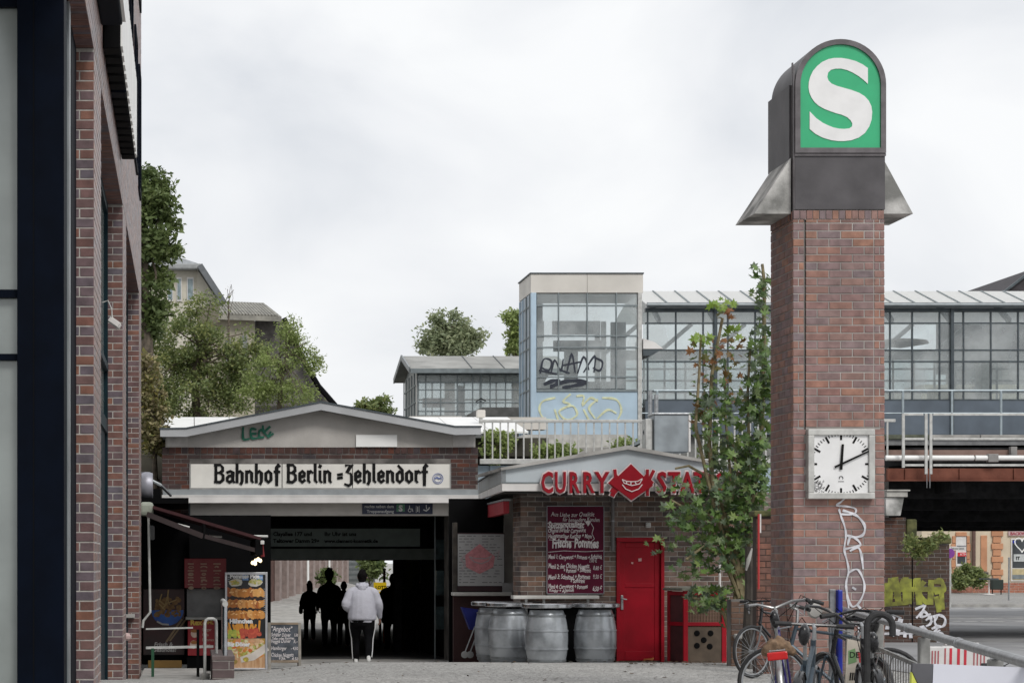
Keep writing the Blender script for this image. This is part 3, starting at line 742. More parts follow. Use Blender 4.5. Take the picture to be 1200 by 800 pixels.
# blackletter, drawn with a broad pen. Unit: x-height 1
BL = {
 'B': ([[(.16,1.55),(.16,.06)],[(.05,1.5),(.62,1.5),(.80,1.30),(.80,1.02),(.55,.84)],[(.30,.84),(.62,.84),(.84,.62),(.84,.24),(.56,.02),(.05,.05)]], 1.12),
 'a': ([[(.12,.86),(.40,.98),(.64,.86),(.64,.14),(.78,.02)],[(.60,.60),(.28,.56),(.12,.40),(.12,.16),(.32,.02),(.62,.18)]], .90),
 'h': ([[(.14,1.58),(.14,.02)],[(.16,.80),(.44,.98),(.62,.82),(.62,.10),(.50,-.12)]], .90),
 'n': ([[(.14,.98),(.14,.02)],[(.16,.80),(.44,.98),(.62,.82),(.62,.14),(.74,.02)]], .92),
 'o': ([[(.14,.78),(.38,.98),(.62,.78),(.62,.22),(.38,.02),(.14,.22),(.14,.78)]], .88),
 'f': ([[(.60,1.40),(.44,1.50),(.28,1.32),(.28,-.22)],[(.06,.92),(.54,.92)]], .66),
 'e': ([[(.60,.20),(.38,.02),(.14,.22),(.14,.80),(.38,.98),(.60,.80),(.56,.58),(.20,.46)]], .82),
 'r': ([[(.14,.98),(.14,.16),(.28,.02)],[(.16,.76),(.40,.98),(.56,.84)]], .66),
 'l': ([[(.14,1.58),(.14,.16),(.30,.02)]], .46),
 'i': ([[(.14,.98),(.14,.16),(.30,.02)],[(.12,1.34),(.18,1.46)]], .46),
 '=': ([[(.08,.36),(.46,.42)],[(.08,.66),(.46,.72)]], .62),
 'Z': ([[(.20,1.46),(.72,1.50),(.30,.86),(.62,.80),(.74,.56),(.74,-.10),(.46,-.28),(.10,-.14)]], .98),
 'd': ([[(.24,1.46),(.62,1.06),(.64,.24),(.38,.02),(.14,.22),(.14,.74),(.36,.94),(.58,.80)]], .88),
}
def blackletter(txt, x0, zb, xh, y0, y1, pen=.24, x1=None):
    adv = sum(.5 if c == ' ' else BL[c][1] for c in txt); k = xh if x1 is None else (x1-x0)/adv
    mb = MB(); x = x0; t = 0
    for c in txt:
        if c == ' ': x += .5*k; continue
        for stk in BL[c][0]:
            pts = [(x+p[0]*k, zb+p[1]*xh) for p in stk]
            ws = []
            for i in range(len(pts)):
                a = Vector(pts[max(i-1,0)]); b = Vector(pts[min(i+1,len(pts)-1)]); dd = (b-a)
                ang = math.atan2(dd.y, dd.x) if dd.length else 0
                ws.append(xh*pen*(.62+.55*abs(math.sin(ang+.55))))
            t += 1; mb.ribbon(pts, ws, y0-t*4e-5, y1)
        x += BL[c][1]*k
    return mb
zb = Z(565,S1); xh = (565-551.5)/S1
mb = blackletter('Bahnhof', X(251,S1), zb, xh, Y1-.034, Y1-.019, x1=X(329,S1)); mb.build('lettering', print_k, stn)
mb = blackletter('Berlin', X(336,S1), zb, xh, Y1-.034, Y1-.019, x1=X(390,S1)); mb.build('lettering', print_k, stn)
mb = blackletter('=Zehlendorf', X(395,S1), zb, xh, Y1-.034, Y1-.019, x1=X(502,S1)); mb.build('lettering', print_k, stn)
mb = MB(); c = (X(513,S1), Z(560.5,S1)); rr = 6/S1
mb.ribbon([(c[0]+rr*math.cos(a*.3), c[1]+rr*math.sin(a*.3)) for a in range(22)], .012, Y1-.03, Y1-.019); mb.ribbon([(c[0]+rr*.72*math.cos(a*.3), c[1]+rr*.72*math.sin(a*.3)) for a in range(22)], .006, Y1-.03, Y1-.019)
mb.ribbon([(c[0]-.05,c[1]+.005),(c[0]-.02,c[1]+.025),(c[0]+.02,c[1]),(c[0]+.05,c[1]+.01)], .03, Y1-.032, Y1-.019); mb.build('round_emblem', mat('emblem_blue',(.15,.19,.38),.6), stn)
# ledges and cornice
mb = MB(); bx(mb,191,560,-.30,.02,573.9,581); mb.build('metal_ledge', grey_m, stn)
mb = MB(); bx(mb,190,558.5,-.42,.05,581.2,589.5); bx(mb,190,558.5,-.425,-.30,580.4,582); mb.build('cornice', white_p, stn)
mb = MB(); bx(mb,222.5,528,-.06,.30,589.6,604); mb.build('lower_panel', mat('dusty_white_panel',(.60,.57,.53),.6,var=.12,scale=2), stn)
mb = MB(); bx(mb,221,223,-.08,.3,589.6,604.5); bx(mb,527.6,529,-.08,.3,589.6,604.5); mb.build('panel_trim', frame_d, stn)
# blue way-finding sign
wf = thing('wayfinding_sign', 'small dark blue direction sign with white pictograms over the underpass opening', 'sign', (X(465,S1), Y1-.1, Z(596,S1)))
mb = MB(); bx(mb,424,506.5,-.085,-.062,589.8,602); mb.build('plate', sign_navy, wf)
mb = MB(); text_mb(mb, 'rechts neben dem', .078, X(461,S1), Z(594.8,S1), Y1-.09, Y1-.086, 'RIGHT', offset=.001); text_mb(mb, 'Treppenaufgang', .082, X(461,S1), Z(600.6,S1), Y1-.09, Y1-.086, 'RIGHT', offset=.001)
mb.build('lettering', print_w, wf)
mb = MB(); c = (X(469,S1), Z(595.3,S1)); mb.box(c[0]-.08,c[0]+.08,Y1-.09,Y1-.086,c[1]-.065,c[1]+.08); o = mb.build('s_symbol', mat('dim_green',(.08,.25,.14),.5), wf)
mb = MB(); text_mb(mb, 'S', .16, c[0], c[1]-.055, Y1-.096, Y1-.091, 'CENTER', offset=.008); mb.build('letter_s', print_w, o)
mb = MB()
for k, ox in enumerate((480, 489, 499)):
    cx_ = X(ox,S1); cz_ = Z(596,S1)
    if k == 0:
        mb.ribbon([(cx_-.01,cz_+.06),(cx_-.01,cz_),(cx_+.04,cz_),(cx_+.055,cz_-.05)], .014, Y1-.09, Y1-.086); mb.ribbon([(cx_+.03*math.cos(a*.6+2)-.005, cz_-.025+.035*math.sin(a*.6+2)) for a in range(8)], .01, Y1-.09, Y1-.086)
    elif k == 1:
        for sx in (-.03,.03): mb.ribbon([(cx_+sx,cz_+.06),(cx_+sx,cz_-.07)], .008, Y1-.09, Y1-.086)
        mb.ribbon([(cx_,cz_+.04),(cx_,cz_-.05)], .02, Y1-.0901, Y1-.086)
    else:
        mb.ribbon([(cx_-.05,cz_-.02),(cx_,cz_-.04),(cx_+.05,cz_),(cx_+.06,cz_+.03)], .02, Y1-.09, Y1-.086); mb.ribbon([(cx_,cz_+.07),(cx_+.005,cz_)], .018, Y1-.0903, Y1-.086)
mb.build('pictogram', print_w, wf, kind='stuff')
# gable
mb = MB(); mb.poly([(X(194,S1),Z(524,S1)),(X(557,S1),Z(524,S1)),(X(557,S1),Z(509,S1)),(X(531,S1),Z(508,S1)),(X(375,S1),Z(481,S1)),(X(218,S1),Z(508,S1)),(X(194,S1),Z(511,S1))], Y1-.02, Y1+.4)
mb.build('gable', render_g, stn)
for a_,b_ in ((196,220),(530.5,556)): mb = MB(); bx(mb,a_,b_,-.03,-.019,510,523); mb.build('gable_strip', mat('lighter_render',(.48,.46,.44),.9,var=.1), stn)
top = [(188,504),(218,503.5),(375,473),(531,501.5),(561,501.5)]; bot = [(561,510),(531,510.5),(375,481.5),(218,512.5),(188,512.5)]
mb = MB(); mb.poly([(X(a,S1),Z(b,S1)) for a,b in top+bot], Y1-.35, Y1-.28); mb.build('fascia', mat('fascia_grey',(.40,.41,.42),.5,var=.12,scale=1.2), stn)
mb = MB(); mb.poly([(X(a,S1),Z(b,S1)) for a,b in [(187,502.3),(218,501.8),(375,471.2),(531,499.8),(562,499.8),(562,501.4),(531,501.4),(375,472.9),(218,503.4),(187,503.9)]], Y1-.37, Y1+3.2); mb.build('roof_edge', frame_d, stn)
mb = MB(); mb.poly([(X(a,S1),Z(b,S1)) for a,b in [(190,505),(218,504.5),(375,474),(531,503),(560,503),(560,509),(531,509),(375,480),(218,511),(190,511)]], Y1-.27, Y1+3); mb.build('roof', grey_m, stn)
SMOOTH[0] = 1; mb = MB()
for stv in ([(285,501),(285,514),(292,514)],[(300,503),(294,503),(295,513),(302,513)],[(294,508),(300,508)],[(309,503),(304,505),(304,512),(309,512)],[(308,499),(309,506),(315,512)],[(316,500),(309,507)],[(317,506),(315,511),(320,508)]):
    mb.ribbon([(X(a,S1),Z(b,S1)) for a,b in stv], .045, Y1-.045-.001*len(mb.v)/50, Y1-.021)
mb.build('graffiti', spray_g, stn); SMOOTH[0] = 0
mb = MB(); bx(mb,417,465,-.06,-.021,509.5,523.5); mb.build('blank_plate', white_b, stn)
# white sheet roof behind the gable
mb = MB()
for i in range(10):
    x0 = X(186,54)+i*.78; x1 = x0+.765
    mb = MB(); mb.add([(x0,50.2,4.72),(x1,50.2,4.72),(x1,53.5,5.22),(x0,53.5,5.22),(x0,50.2,4.68),(x1,50.2,4.68),(x1,53.5,5.18),(x0,53.5,5.18)], [(0,1,2,3),(7,6,5,4),(4,5,1,0),(5,6,2,1),(6,7,3,2),(7,4,0,3)])
    mb.build('roof_sheet', white_b, stn)
# ---- underpass (its roof, walls and beams)
up = thing('underpass', 'dark pedestrian underpass below the tracks, opening under the station name', 'underpass', (2.5, 60, 0))
mb = MB(); mb.box(-.35,0-.001,Y1+1.2,84,-.7,4.2); mb.build('side_wall', mat('near_black_wall',(.026,.026,.027),.95,var=.3,spec=.1), up)  # near-black base colour shared by the underpass and the bridge underside
mb = MB(); mb.box(5.25,5.64,Y1+1.2,60,-.7,4.2); mb.build('side_wall', MATS['near_black_wall'], up); mb = MB(); mb.box(7.2,7.6,60.002,84,-.7,4.2); mb.build('side_wall', MATS['near_black_wall'], up); mb = MB(); mb.box(5.641,7.199,59.7,60.,-.7,4.2); mb.build('side_wall', MATS['near_black_wall'], up); mb = MB(); mb.box(5.641,7.6,60.003,84,2.6,4.2); mb.build('side_wall', MATS['near_black_wall'], up)
mb = MB(); mb.box(-.35,5.64,Y1+.61,84,2.95,4.2); mb.build('ceiling', MATS['near_black_wall'], up)
mb = MB(); mb.box(0,5.24,52.4,53.2,2.03,2.94); mb.build('beam', MATS['near_black_wall'], up)
mb = MB(); mb.box(0,7.1,70,83.9,2.02,2.94); mb.build('beam', MATS['near_black_wall'], up)
s5 = 55.
mb = MB(); mb.box(X(262,s5),X(492,s5),YD(s5)-.05,YD(s5),Z(640,s5),Z(619,s5)); o = mb.build('advert_banner', mat('green_grey_banner',(.30,.36,.34),.7,var=.1), up)
mb = MB(); mb.box(X(255,s5),X(528,s5),YD(s5)+.1,YD(s5)+.3,Z(655.5,s5),Z(642.5,s5)); mb.build('soffit_panel', mat('green_grey_panel',(.20,.23,.21),.7,var=.1), up)
mb = MB()
text_mb(mb,'Clayallee 177 und',.115,X(320,s5),Z(627.5,s5),YD(s5)-.06,YD(s5)-.05,offset=.004); text_mb(mb,'Teltower Damm 29g',.115,X(320,s5),Z(635.5,s5),YD(s5)-.06,YD(s5)-.05,offset=.004)
text_mb(mb,'Ihr Uhr ist uns',.115,X(380,s5),Z(627.5,s5),YD(s5)-.06,YD(s5)-.05,offset=.004); text_mb(mb,'www.clement-kosmetik.de',.105,X(380,s5),Z(635.5,s5),YD(s5)-.06,YD(s5)-.05,offset=.004)
mb.build('lettering', print_k, o)
for xa in (462, 492, 508): 
    mb = MB(); s_=52.; mb.cbox(X(xa,s_),X(xa+9,s_),YD(s_),YD(s_)+.4,-.2,2.95,.01); mb.build('column', MATS['near_black_wall'], up)
# glazed kiosk fronts on the right side of the underpass
for k,(xa,xb) in enumerate(((511,526),)):
    for za, zb_ in ((632,655),(668,697),(710,737)):
        mb = MB(); s_=58.; mb.box(X(xa,s_),X(xb,s_),YD(s_),YD(s_)+.03,Z(zb_,s_),Z(za,s_)); mb.build('shop_pane', mat('teal_glass',(.05,.075,.08),.15,var=.4,scale=5), up)
mb = MB(); s_=58.3; mb.box(X(509,s_),X(510.5,s_),YD(s_),YD(s_)+.05,0,2.9); mb.build('door_frame', frame_g, up)
mb = MB(); s_=50.; mb.cbox(X(443,s_),X(457,s_),YD(s_)-.3,YD(s_)+.1,Z(621,s_),Z(615,s_),.02); mb.build('ceiling_lamp', mat('dull_lamp_cover',(.35,.33,.30),.5), up)
# bright yard beyond: pilastered wall, stairs, lamp posts, planting
fw = thing('pilaster_wall', 'tall brown brick wall with pale pilasters beyond the underpass', 'wall', (7,120,.8))
A = Vector((X(322,26.),YD(26.),0)); B = Vector((X(408,21.5),YD(21.5),0)); dv = (B-A); L_ = dv.length; dv.normalize(); nv = Vector((dv.y,-dv.x,0))
za = gz(A.x,A.y)-.3
def wb(mb,u0,u1,d0,d1,z0,z1):
    q = [A+dv*u0+nv*d0, A+dv*u1+nv*d0, A+dv*u1+nv*d1, A+dv*u0+nv*d1]
    mb.add([(p.x,p.y,z0) for p in q]+[(p.x,p.y,z1) for p in q], [(3,2,1,0),(4,5,6,7),(0,1,5,4),(1,2,6,5),(2,3,7,6),(3,0,4,7)] if nv.y>0 else [(0,1,2,3),(7,6,5,4),(4,5,1,0),(5,6,2,1),(6,7,3,2),(7,4,0,3)])
mb = MB(); wb(mb,-2,L_,0,-.4,za,7); mb.build('wall', mat('brown_brickwork',(.10,.05,.04),.9,var=.3,scale=3), fw)
n = 12
for i in range(n):
    mb = MB(); u0 = L_*i/n; wb(mb,u0,u0+.32*L_/n,.22,0,za,7); mb.build('pilaster', mat('pale_pilaster',(.30,.24,.22),.9,var=.15,scale=4), fw)
sr = thing('stairs', 'long flight of grey concrete steps climbing to the platform beyond the underpass', 'stairs', (X(410,21),YD(21),.8))
for i in range(14):
    mb = MB(); s_ = 21.5; z0 = gz(X(410,s_),YD(s_)); mb.box(X(394+i*.8,s_),X(440,s_),YD(s_)+i*.32,YD(s_)+.33+i*.32,z0-.2,z0+.145*(i+1)); mb.build('step', mat('step_concrete',(.10,.11,.11),.9) if i%2 else mat('step_concrete_b',(.16,.17,.17),.9), sr)
mb = MB(); mb.tube([(X(392,s_),YD(s_),.9),(X(392,s_),YD(s_),1.9),(X(400,s_),YD(s_)+4.5,4)],.04,8); mb.build('handrail', galv, sr)
for (xa, s_, h) in ((361,30.,3.6),(386,27.,3.4)):
    o = thing('lamp_post', 'slim white lamp post standing by the pilaster wall beyond the underpass' if xa==361 else 'slim white lamp post right of the pilasters near the far stairs', 'lamp post', (X(xa,s_),YD(s_),gz(X(xa,s_),YD(s_))))
    mb = MB(); mb.tube([(0,0,0),(0,0,h)],.045,8); mb.build('pole', white_b, o, world=False)
    mb = MB(); mb.lathe([(.03,h),(.16,h+.05),(.17,h+.35),(.05,h+.42)],n=12); mb.build('lantern', white_b, o, world=False)
mb = MB(); s_=34.
# yellow kiosk signs
ky = thing('yellow_newsstand_sign', 'yellow two-panel sign inside the underpass right of the walking man', 'sign', (X(447,50),YD(50),0))
for za_, zb2 in ((682,691),(692.5,706)):
    mb = MB(); mb.cbox(X(438,50),X(453,50),YD(50),YD(50)+.05,Z(zb2,50),Z(za_,50),.01); mb.build('panel', mat('lit_yellow',(.8,.55,.02),.5,emis=(1,.68,.03),estr=.35), ky)
mb = MB(); text_mb(mb,'LOTTO',.10,X(440,50),Z(689.5,50),YD(50)-.01,YD(50)-.001,offset=.004); text_mb(mb,'TABAK',.085,X(440,50),Z(700,50),YD(50)-.01,YD(50)-.001,offset=.004); mb.build('lettering', print_k, ky)
mb = MB(); mb.box(X(444,50),X(447,50),YD(50)+.01,YD(50)+.04,0,Z(706,50)); mb.build('post', black, ky)
ro = thing('orange_marker_post', 'thin orange post standing above the yellow sign in the underpass', 'post', (X(450,44),YD(44),0))
mb = MB(); mb.cbox(X(449,44),X(452,44),YD(44),YD(44)+.06,-.3,Z(668,44),.01); mb.build('post', mat('signal_orange',(.7,.12,.02),.5), ro)
mb = MB(); mb.cbox(X(448.6,44),X(452.4,44),YD(44)-.01,YD(44)+.07,Z(668,44)+.001,Z(667,44)+.03,.01); mb.build('cap', print_w, ro)
# ---------------------------------------------------------------- the snack bar "CURRY STATION"
S2 = 70.; Y2 = YD(S2); zg = .30
cur = thing('snack_bar', 'brick snack bar with red lettered gable sign, grey gable and red side door', 'snack bar', (X(735,S2), Y2, zg))
xa, xb = X(610,S2), X(906,S2)
mb = MB(); _l,_r,_t = X(723.5,S2),X(776.5,S2),Z(631,S2); mb.box(xa+.001,_l,Y2+.001,Y2+.3,0,Z(577,S2)); mb.box(_r,xb,Y2+.001,Y2+.3,0,Z(577,S2)); mb.box(_l+.0005,_r-.0005,Y2+.0015,Y2+.3,_t,Z(577,S2)); mb.box(5.66, xb, Y2+2.8, Y2+3.1, 0, Z(577,S2)); mb.box(xb-.3,xb,Y2+.31,Y2+2.79,0,Z(577,S2)); mb.box(xa+.001,xa+.25,Y2+.31,Y2+.9,0,Z(577,S2))
mb.build('wall', mat('curry_mortar', (.36,.34,.31), .9, var=.25, scale=2), cur)
dz0, dz1, dx0, dx1 = Z(775,S2), Z(629.5,S2), X(722,S2), X(778,S2)
bz0, bz1 = Z(695.5,S2), Z(592.5,S2)
def seen(b):
    uc = xa + (b[0]+b[1])/2; zc_ = (b[2]+b[3])/2
    px = CX + uc*S2
    if px > 842: return 5
    if zc_ < Z(708,S2) and px < 720: return 4
    return 1
brick_wall(cur, (xa,Y2), (0,-1), xb-xa, zg-.1, Z(577,S2), br_curry, 300, z_phase=0, holes=[(dx0-xa,dx1-xa,-1,dz1),(X(641,S2)-xa,X(706.5,S2)-xa,bz0+.02,bz1-.02)], pri=seen)
brick_wall(cur, (xa,Y2+.9), (-1,0), .9, zg-.1, Z(577,S2), br_curry, 20, z_phase=0)
# roof, gable and fascias
s = 72.
yf = YD(s); s_f = 63.; A0 = Vector((X(588.5,s),yf,0)); B0 = Vector((X(560.5,s_f),YD(s_f),0))
def q_s(): return [(A0.x+.07,A0.y+.13),(X(884,s)-.01,yf+.13),(X(884,s)-.01,44.5),(B0.x+.1,44.5),(B0.x+.1,B0.y+.03)]
gp = [(588.5,548),(735,523.5),(884,549)]
mb = MB(); mb.poly([(X(a,s),Z(b,s)) for a,b in [(588.5,565),(588.5,549.5),(735,526),(884,551),(884,565)]], yf+.02, yf+.12); mb.build('gable', mat('grey_blue_gable', (.47,.52,.55), .6, var=.1, scale=1.5), cur)
mb = MB(); mb.poly([(X(a,s),Z(b,s)) for a,b in [(586,547.8),(735,521.8),(886,549.5),(886,552),(735,526.5),(587,551)]], yf-.06, yf+3.4); mb.build('roof_edge', mat('roof_trim', (.38,.37,.35), .6, var=.25, scale=2), cur)
mb = MB(); mb.box(X(588.5,s),X(884,s),yf,yf+.12,Z(575,s),Z(565.3,s)); mb.build('fascia', white_p, cur)
mb = MB(); mb.box(X(588.5,s),X(884,s),yf-.01,yf+.019,Z(566,s),Z(564.6,s)); mb.build('drip_edge', frame_g, cur)
mb = MB(); mb.add([(a,b,3.125) for a,b in q_s()]+[(a,b,3.14) for a,b in q_s()], [(4,3,2,1,0),(5,6,7,8,9)]+[(i,(i+1)%5,5+(i+1)%5,5+i) for i in range(5)]); mb.build('soffit', mat('dark_soffit',(.035,.033,.03),.9), cur)
# left fascia receding
def slab(mb, za0,za1, zb0_,zb1_, t=.06, off=0.):
    d_ = (B0-A0).normalized(); n_ = Vector((-abs(d_.y), d_.x, 0)).normalized()
    q = [A0+n_*off, B0+n_*off, B0+n_*(off-t), A0+n_*(off-t)]
    zz0 = (za0, zb0_, zb0_, za0); zz1 = (za1, zb1_, zb1_, za1)
    mb.add([(p.x,p.y,z) for p,z in zip(q,zz0)]+[(p.x,p.y,z) for p,z in zip(q,zz1)], [(0,1,2,3),(7,6,5,4),(4,5,1,0),(5,6,2,1),(6,7,3,2),(7,4,0,3)])
mb = MB(); slab(mb, Z(565.5,s),Z(548,s),Z(578,s_f),Z(565,s_f)); mb.build('side_fascia', grey_m, cur)
mb = MB(); slab(mb, Z(575,s),Z(566,s),Z(585.5,s_f),Z(578.6,s_f)); mb.build('side_fascia', white_p, cur)
mb = MB(); slab(mb, Z(548,s),Z(546.5,s),Z(565,s_f),Z(563.8,s_f),.12,.03); mb.build('roof_edge', frame_d, cur)
mb = MB(); q = [(A0.x+.05,A0.y+.1),(X(884,s),yf+.14),(X(884,s),44.6),(B0.x+.02,44.6),(B0.x+.05,B0.y+.02)]
mb.add([(a,b,3.20) for a,b in q]+[(a,b,3.24) for a,b in q], [(4,3,2,1,0),(5,6,7,8,9)]+[(i,(i+1)%5,5+(i+1)%5,5+i) for i in range(5)]); mb.build('roof', grey_m, cur)
# lettering
ltz = Z(577,s)
mb = MB()
def letters(txt, x0, x1, m_, y0, y1, off, nm):
    mb = MB(); h = (577-552)/s; cu_w = x1-x0
    text_mb(mb, txt, h/.73, 0, 0, y0, y1, offset=off)
    xs_ = [v[0] for v in mb.v]; mn, mx = min(xs_), max(xs_)
    mb.v = [(x0+(v[0]-mn)*(x1-x0)/(mx-mn), v[1], ltz+v[2]) for v in mb.v]
    return mb.build(nm, m_, cur, kind=None)
def letter_row(txt, pxs):
    for ch, (a, b) in zip(txt, pxs):
        e = 1.5
        letters(ch, X(a-e,s), X(b+e,s), mat('letter_outline',(.72,.62,.62),.5), yf-.10, yf-.06, .036, 'letter_rim')
        letters(ch, X(a,s), X(b,s), red_c, yf-.16, yf-.101, .010, 'letter')
letter_row('CURRY', [(633,646.5),(649,661.5),(666,678),(682,695),(695,712.5)])
letter_row('STATION', [(768,779),(781,795),(795,812),(811,826),(829,833),(836,850),(854,867)])
# diamond emblem with a sausage face, and its fork and knife arms
mb = MB(); D = [(737.5,544),(763,569),(738,586),(713,567)]
mb.poly([(X(a,s),Z(b,s)) for a,b in [(737.5,542.5),(765,569),(738,588),(711,567)]], yf-.12, yf-.10); emb = mb.build('emblem', mat('letter_outline',(.55,.42,.42),.5), cur)
mb = MB(); mb.poly([(X(a,s),Z(b,s)) for a,b in D], yf-.17, yf-.121); mb.build('diamond', red_c, emb)
mb = MB(); zz = lambda a: (X(a[0],s), Z(a[1],s))
for st_ in ([(727,562),(729,566),(738,569),(747,567),(750,562)],[(727,562),(732,564),(738,564.5),(745,564),(750,561)],[(732,564),(732,567)],[(737,565),(737,568)],[(742,565),(743,567)],[(727,568),(731,573),(738,576),(746,573),(750,568)]):
    mb.ribbon([zz(a) for a in st_], .014, yf-.18-.0004*len(mb.v)/8, yf-.1701)
mb.build('sausage_line', mat('letter_outline',(.55,.42,.42),.5), emb)
for pts, w_ in (([(722,560),(716,566),(722,570),(717,576)],.10),([(720,572),(716,580)],.07),([(754,560),(760,566),(756,571)],.10),([(764,552),(760,560)],.05),([(757,551),(757,580)],.045),([(719,551),(720,562)],.05)):
    mb = MB(); mb.ribbon([zz(a) for a in pts], w_+.03, yf-.11, yf-.07); o = mb.build('arm', MATS['letter_outline'], emb); mb = MB(); mb.ribbon([zz(a) for a in pts], w_, yf-.14, yf-.111); mb.build('arm', red_c, emb)
# maroon menu board
bd = thing('menu_board', 'tall maroon menu board chalked with prices on the brick wall of the snack bar', 'menu board', (X(673.5,S2), Y2, bz0))
mb = MB(); mb.cbox(X(640,S2),X(707.5,S2),Y2-.05,Y2+.02,bz0,bz1,.006); mb.build('panel', maroon, bd)
mb = MB()
for q in ((640,640.8,592.5,695.5),(706.7,707.5,592.5,695.5),(640,707.5,592.3,593.2),(640,707.5,694.8,695.6)): mb.box(X(q[0],S2),X(q[1],S2),Y2-.056,Y2-.04,Z(q[3],S2),Z(q[2],S2))
mb.build('board_frame', grey_m, bd, kind='stuff')
_ck = [0]
def chalkline(mb, t, px, py, h, s_, y, px2=None, sh=.2, off=.003, wob=.012):
    """one hand-written line: each letter a little off the line, the whole fitted between px and px2"""
    tmp = MB(); text_mb(tmp, t, h, 0, 0, -.002, .002, 'LEFT', shear=sh, offset=off)
    xs_ = [v[0] for v in tmp.v]; mn, mx = min(xs_), max(xs_); k = ((px2-px)/s_)/(mx-mn) if px2 else .7
    _ck[0] += 1; y = y - .0002*(_ck[0] % 9)
    tmp.v = [(X(px,s_)+(v[0]-mn)*k, y-.002+v[1], Z(py,s_)+v[2]+wob*math.sin(v[0]*9+_ck[0])*.6+wob*.35*math.sin(v[0]*31)) for v in tmp.v]
    mb.add(tmp.v, tmp.f)
yb_ = Y2-.0515
mb = MB()
for t, a, a2, b, h, o_ in (('Aus Liebe zur Qualität',645,696,605,.10,.0),('für besondere Kunden',659,702,611,.10,.0),('Spitzenqualität',641.5,684,618,.145,.005),('Original Berliner Currywurst',642,686,623.5,.10,.002),('Hausgemachter Ketchup + Mayo',642,693,630,.10,.002),
    ('Menü 1: Currywurst + Pommes + Softdrink',642,705,654.5,.10,.002),('7,00 €',690,699,659,.09,0),('Menü 2: 6er Chicken Nuggets',642,690,665.5,.11,.002),('+ Pommes + Softdrink',660,692,670,.10,.002),('8,80 €',694.5,705,667,.10,0),
    ('Menü 3: Schnitzel + Pommes',642,691,678,.11,.002),('+ Softdrink',668,685,682.5,.10,.002),('9,50 €',694.5,705,678,.10,0),('Menü 4: Currywurst + Pommes',642,688,689,.10,.002),('Kinder + Apfelsaft',643,672,693,.075,.001),('6,50 €',694,705,691.5,.11,.002)):
    chalkline(mb, t, a, b, h, S2, yb_, a2, off=o_)
mb.build('lettering', chalk, bd)
mb = MB(); chalkline(mb, 'Frische', 646.5, 641, .215, S2, yb_, 669, sh=.1, off=.009); chalkline(mb, 'Pommes', 672.5, 641, .215, S2, yb_, 701, sh=.1, off=.009)
mb.build('large_lettering', chalk, bd)
mb = MB(); f = lambda pts: [(X(a,S2),Z(b,S2)) for a,b in pts]
mb.ribbon(f([(641,613),(660,612.5),(685,613.5)]), .008, yb_-.004, yb_); mb.ribbon(f([(692,613),(695,618),(693,625),(696,631),(690,636),(670,634),(643,632)]), .008, yb_-.005, yb_); mb.ribbon(f([(642,646.5),(660,645),(685,646),(706,645)]), .008, yb_-.006, yb_)
mb.ribbon(f([(687,611),(688.5,613.5),(690,611)]), .045, yb_-.007, yb_); mb.build('chalk_line', chalk, bd)
# black sheet added to darken the space behind the barrels
mb = MB(); mb.box(X(598,S2),X(721,S2),Y2-.03,Y2-.010,.1,Z(708,S2)); mb.build('dark_backing_sheet', black, cur)
# red door
dr = thing('red_door', 'red painted steel door in a red frame at the side of the snack bar', 'door', ((dx0+dx1)/2, Y2, dz0))
mb = MB(); t = 4/S2
mb.cbox(dx0,dx0+t,Y2-.05,Y2+.12,dz0,dz1-t,.006); mb.cbox(dx1-t,dx1,Y2-.05,Y2+.12,dz0,dz1-t,.006); mb.cbox(dx0,dx1,Y2-.05,Y2+.12,dz1-t*1.3,dz1,.006)
mb.build('door_frame', red_d, dr)
x0, x1, z0, z1 = dx0+t+.004, dx1-t-.004, dz0+.02, dz1-t*1.3-.004
mb = MB(); mb.box(x0,x1,Y2+.03,Y2+.09,z0,z1)
for q in ((x0,x0+.09,z0,z1),(x1-.09,x1,z0,z1),(x0+.09,x1-.09,z1-.09,z1),(x0+.09,x1-.09,z0,z0+.16),(x0+.09,x1-.09,Z(688,S2),Z(683,S2))): mb.cbox(q[0]+.002,q[1]-.002,Y2+.018,Y2+.035,q[2]+.002,q[3]-.002,.004)
leaf = mb.build('door_leaf', red_d, dr)
mb = MB(); mb.cbox(X(727.5,S2),X(730.5,S2),Y2-.0,Y2+.02,Z(714,S2),Z(697,S2),.006); mb.tube([(X(729,S2),Y2,Z(701,S2)),(X(729,S2),Y2-.05,Z(701,S2)),(X(734,S2),Y2-.055,Z(702,S2))],.011,8); mb.build('handle', galv, leaf)
mb = MB(); mb.poly([(X(a,S2),Z(b,S2)) for a,b in ((748,654),(752,653.5),(752,657),(748.5,657.5))], Y2+.010, Y2+.0178); mb.poly([(X(a,S2),Z(b,S2)) for a,b in ((740,658),(742.5,658.5),(742,660.5),(740,660))], Y2+.010, Y2+.0178); mb.build('sticker', mat('torn_sticker',(.6,.35,.33),.7), leaf)
# bits on the wall
o = thing('drain_pipe', 'short grey rainwater pipe on the brick wall left of the red door', 'pipe', (X(717,S2),Y2,Z(645,S2)))
mb = MB(); mb.tube([(X(717.5,S2),Y2-.05,Z(645,S2)),(X(717.5,S2),Y2-.05,Z(580,S2))],.028,10); mb.build('pipe', mat('pipe_grey',(.15,.14,.14),.6), o)
mb = MB(); mb.box(X(715.8,S2),X(719.2,S2),Y2-.085,Y2,Z(611,S2),Z(609.5,S2)); mb.build('clip', galv, o)
o = thing('wall_box', 'small pale junction box on the bricks above the red door', 'box', (X(759,S2),Y2,Z(615,S2)))
mb = MB(); mb.cbox(X(756.3,S2),X(762,S2),Y2-.06,Y2,Z(618,S2),Z(612,S2),.008); mb.build('housing', white_p, o); mb = MB(); mb.cbox(X(757,S2),X(761.3,S2),Y2-.066,Y2-.06,Z(617.3,S2),Z(612.7,S2),.002); mb.build('cover', galv_w, o)
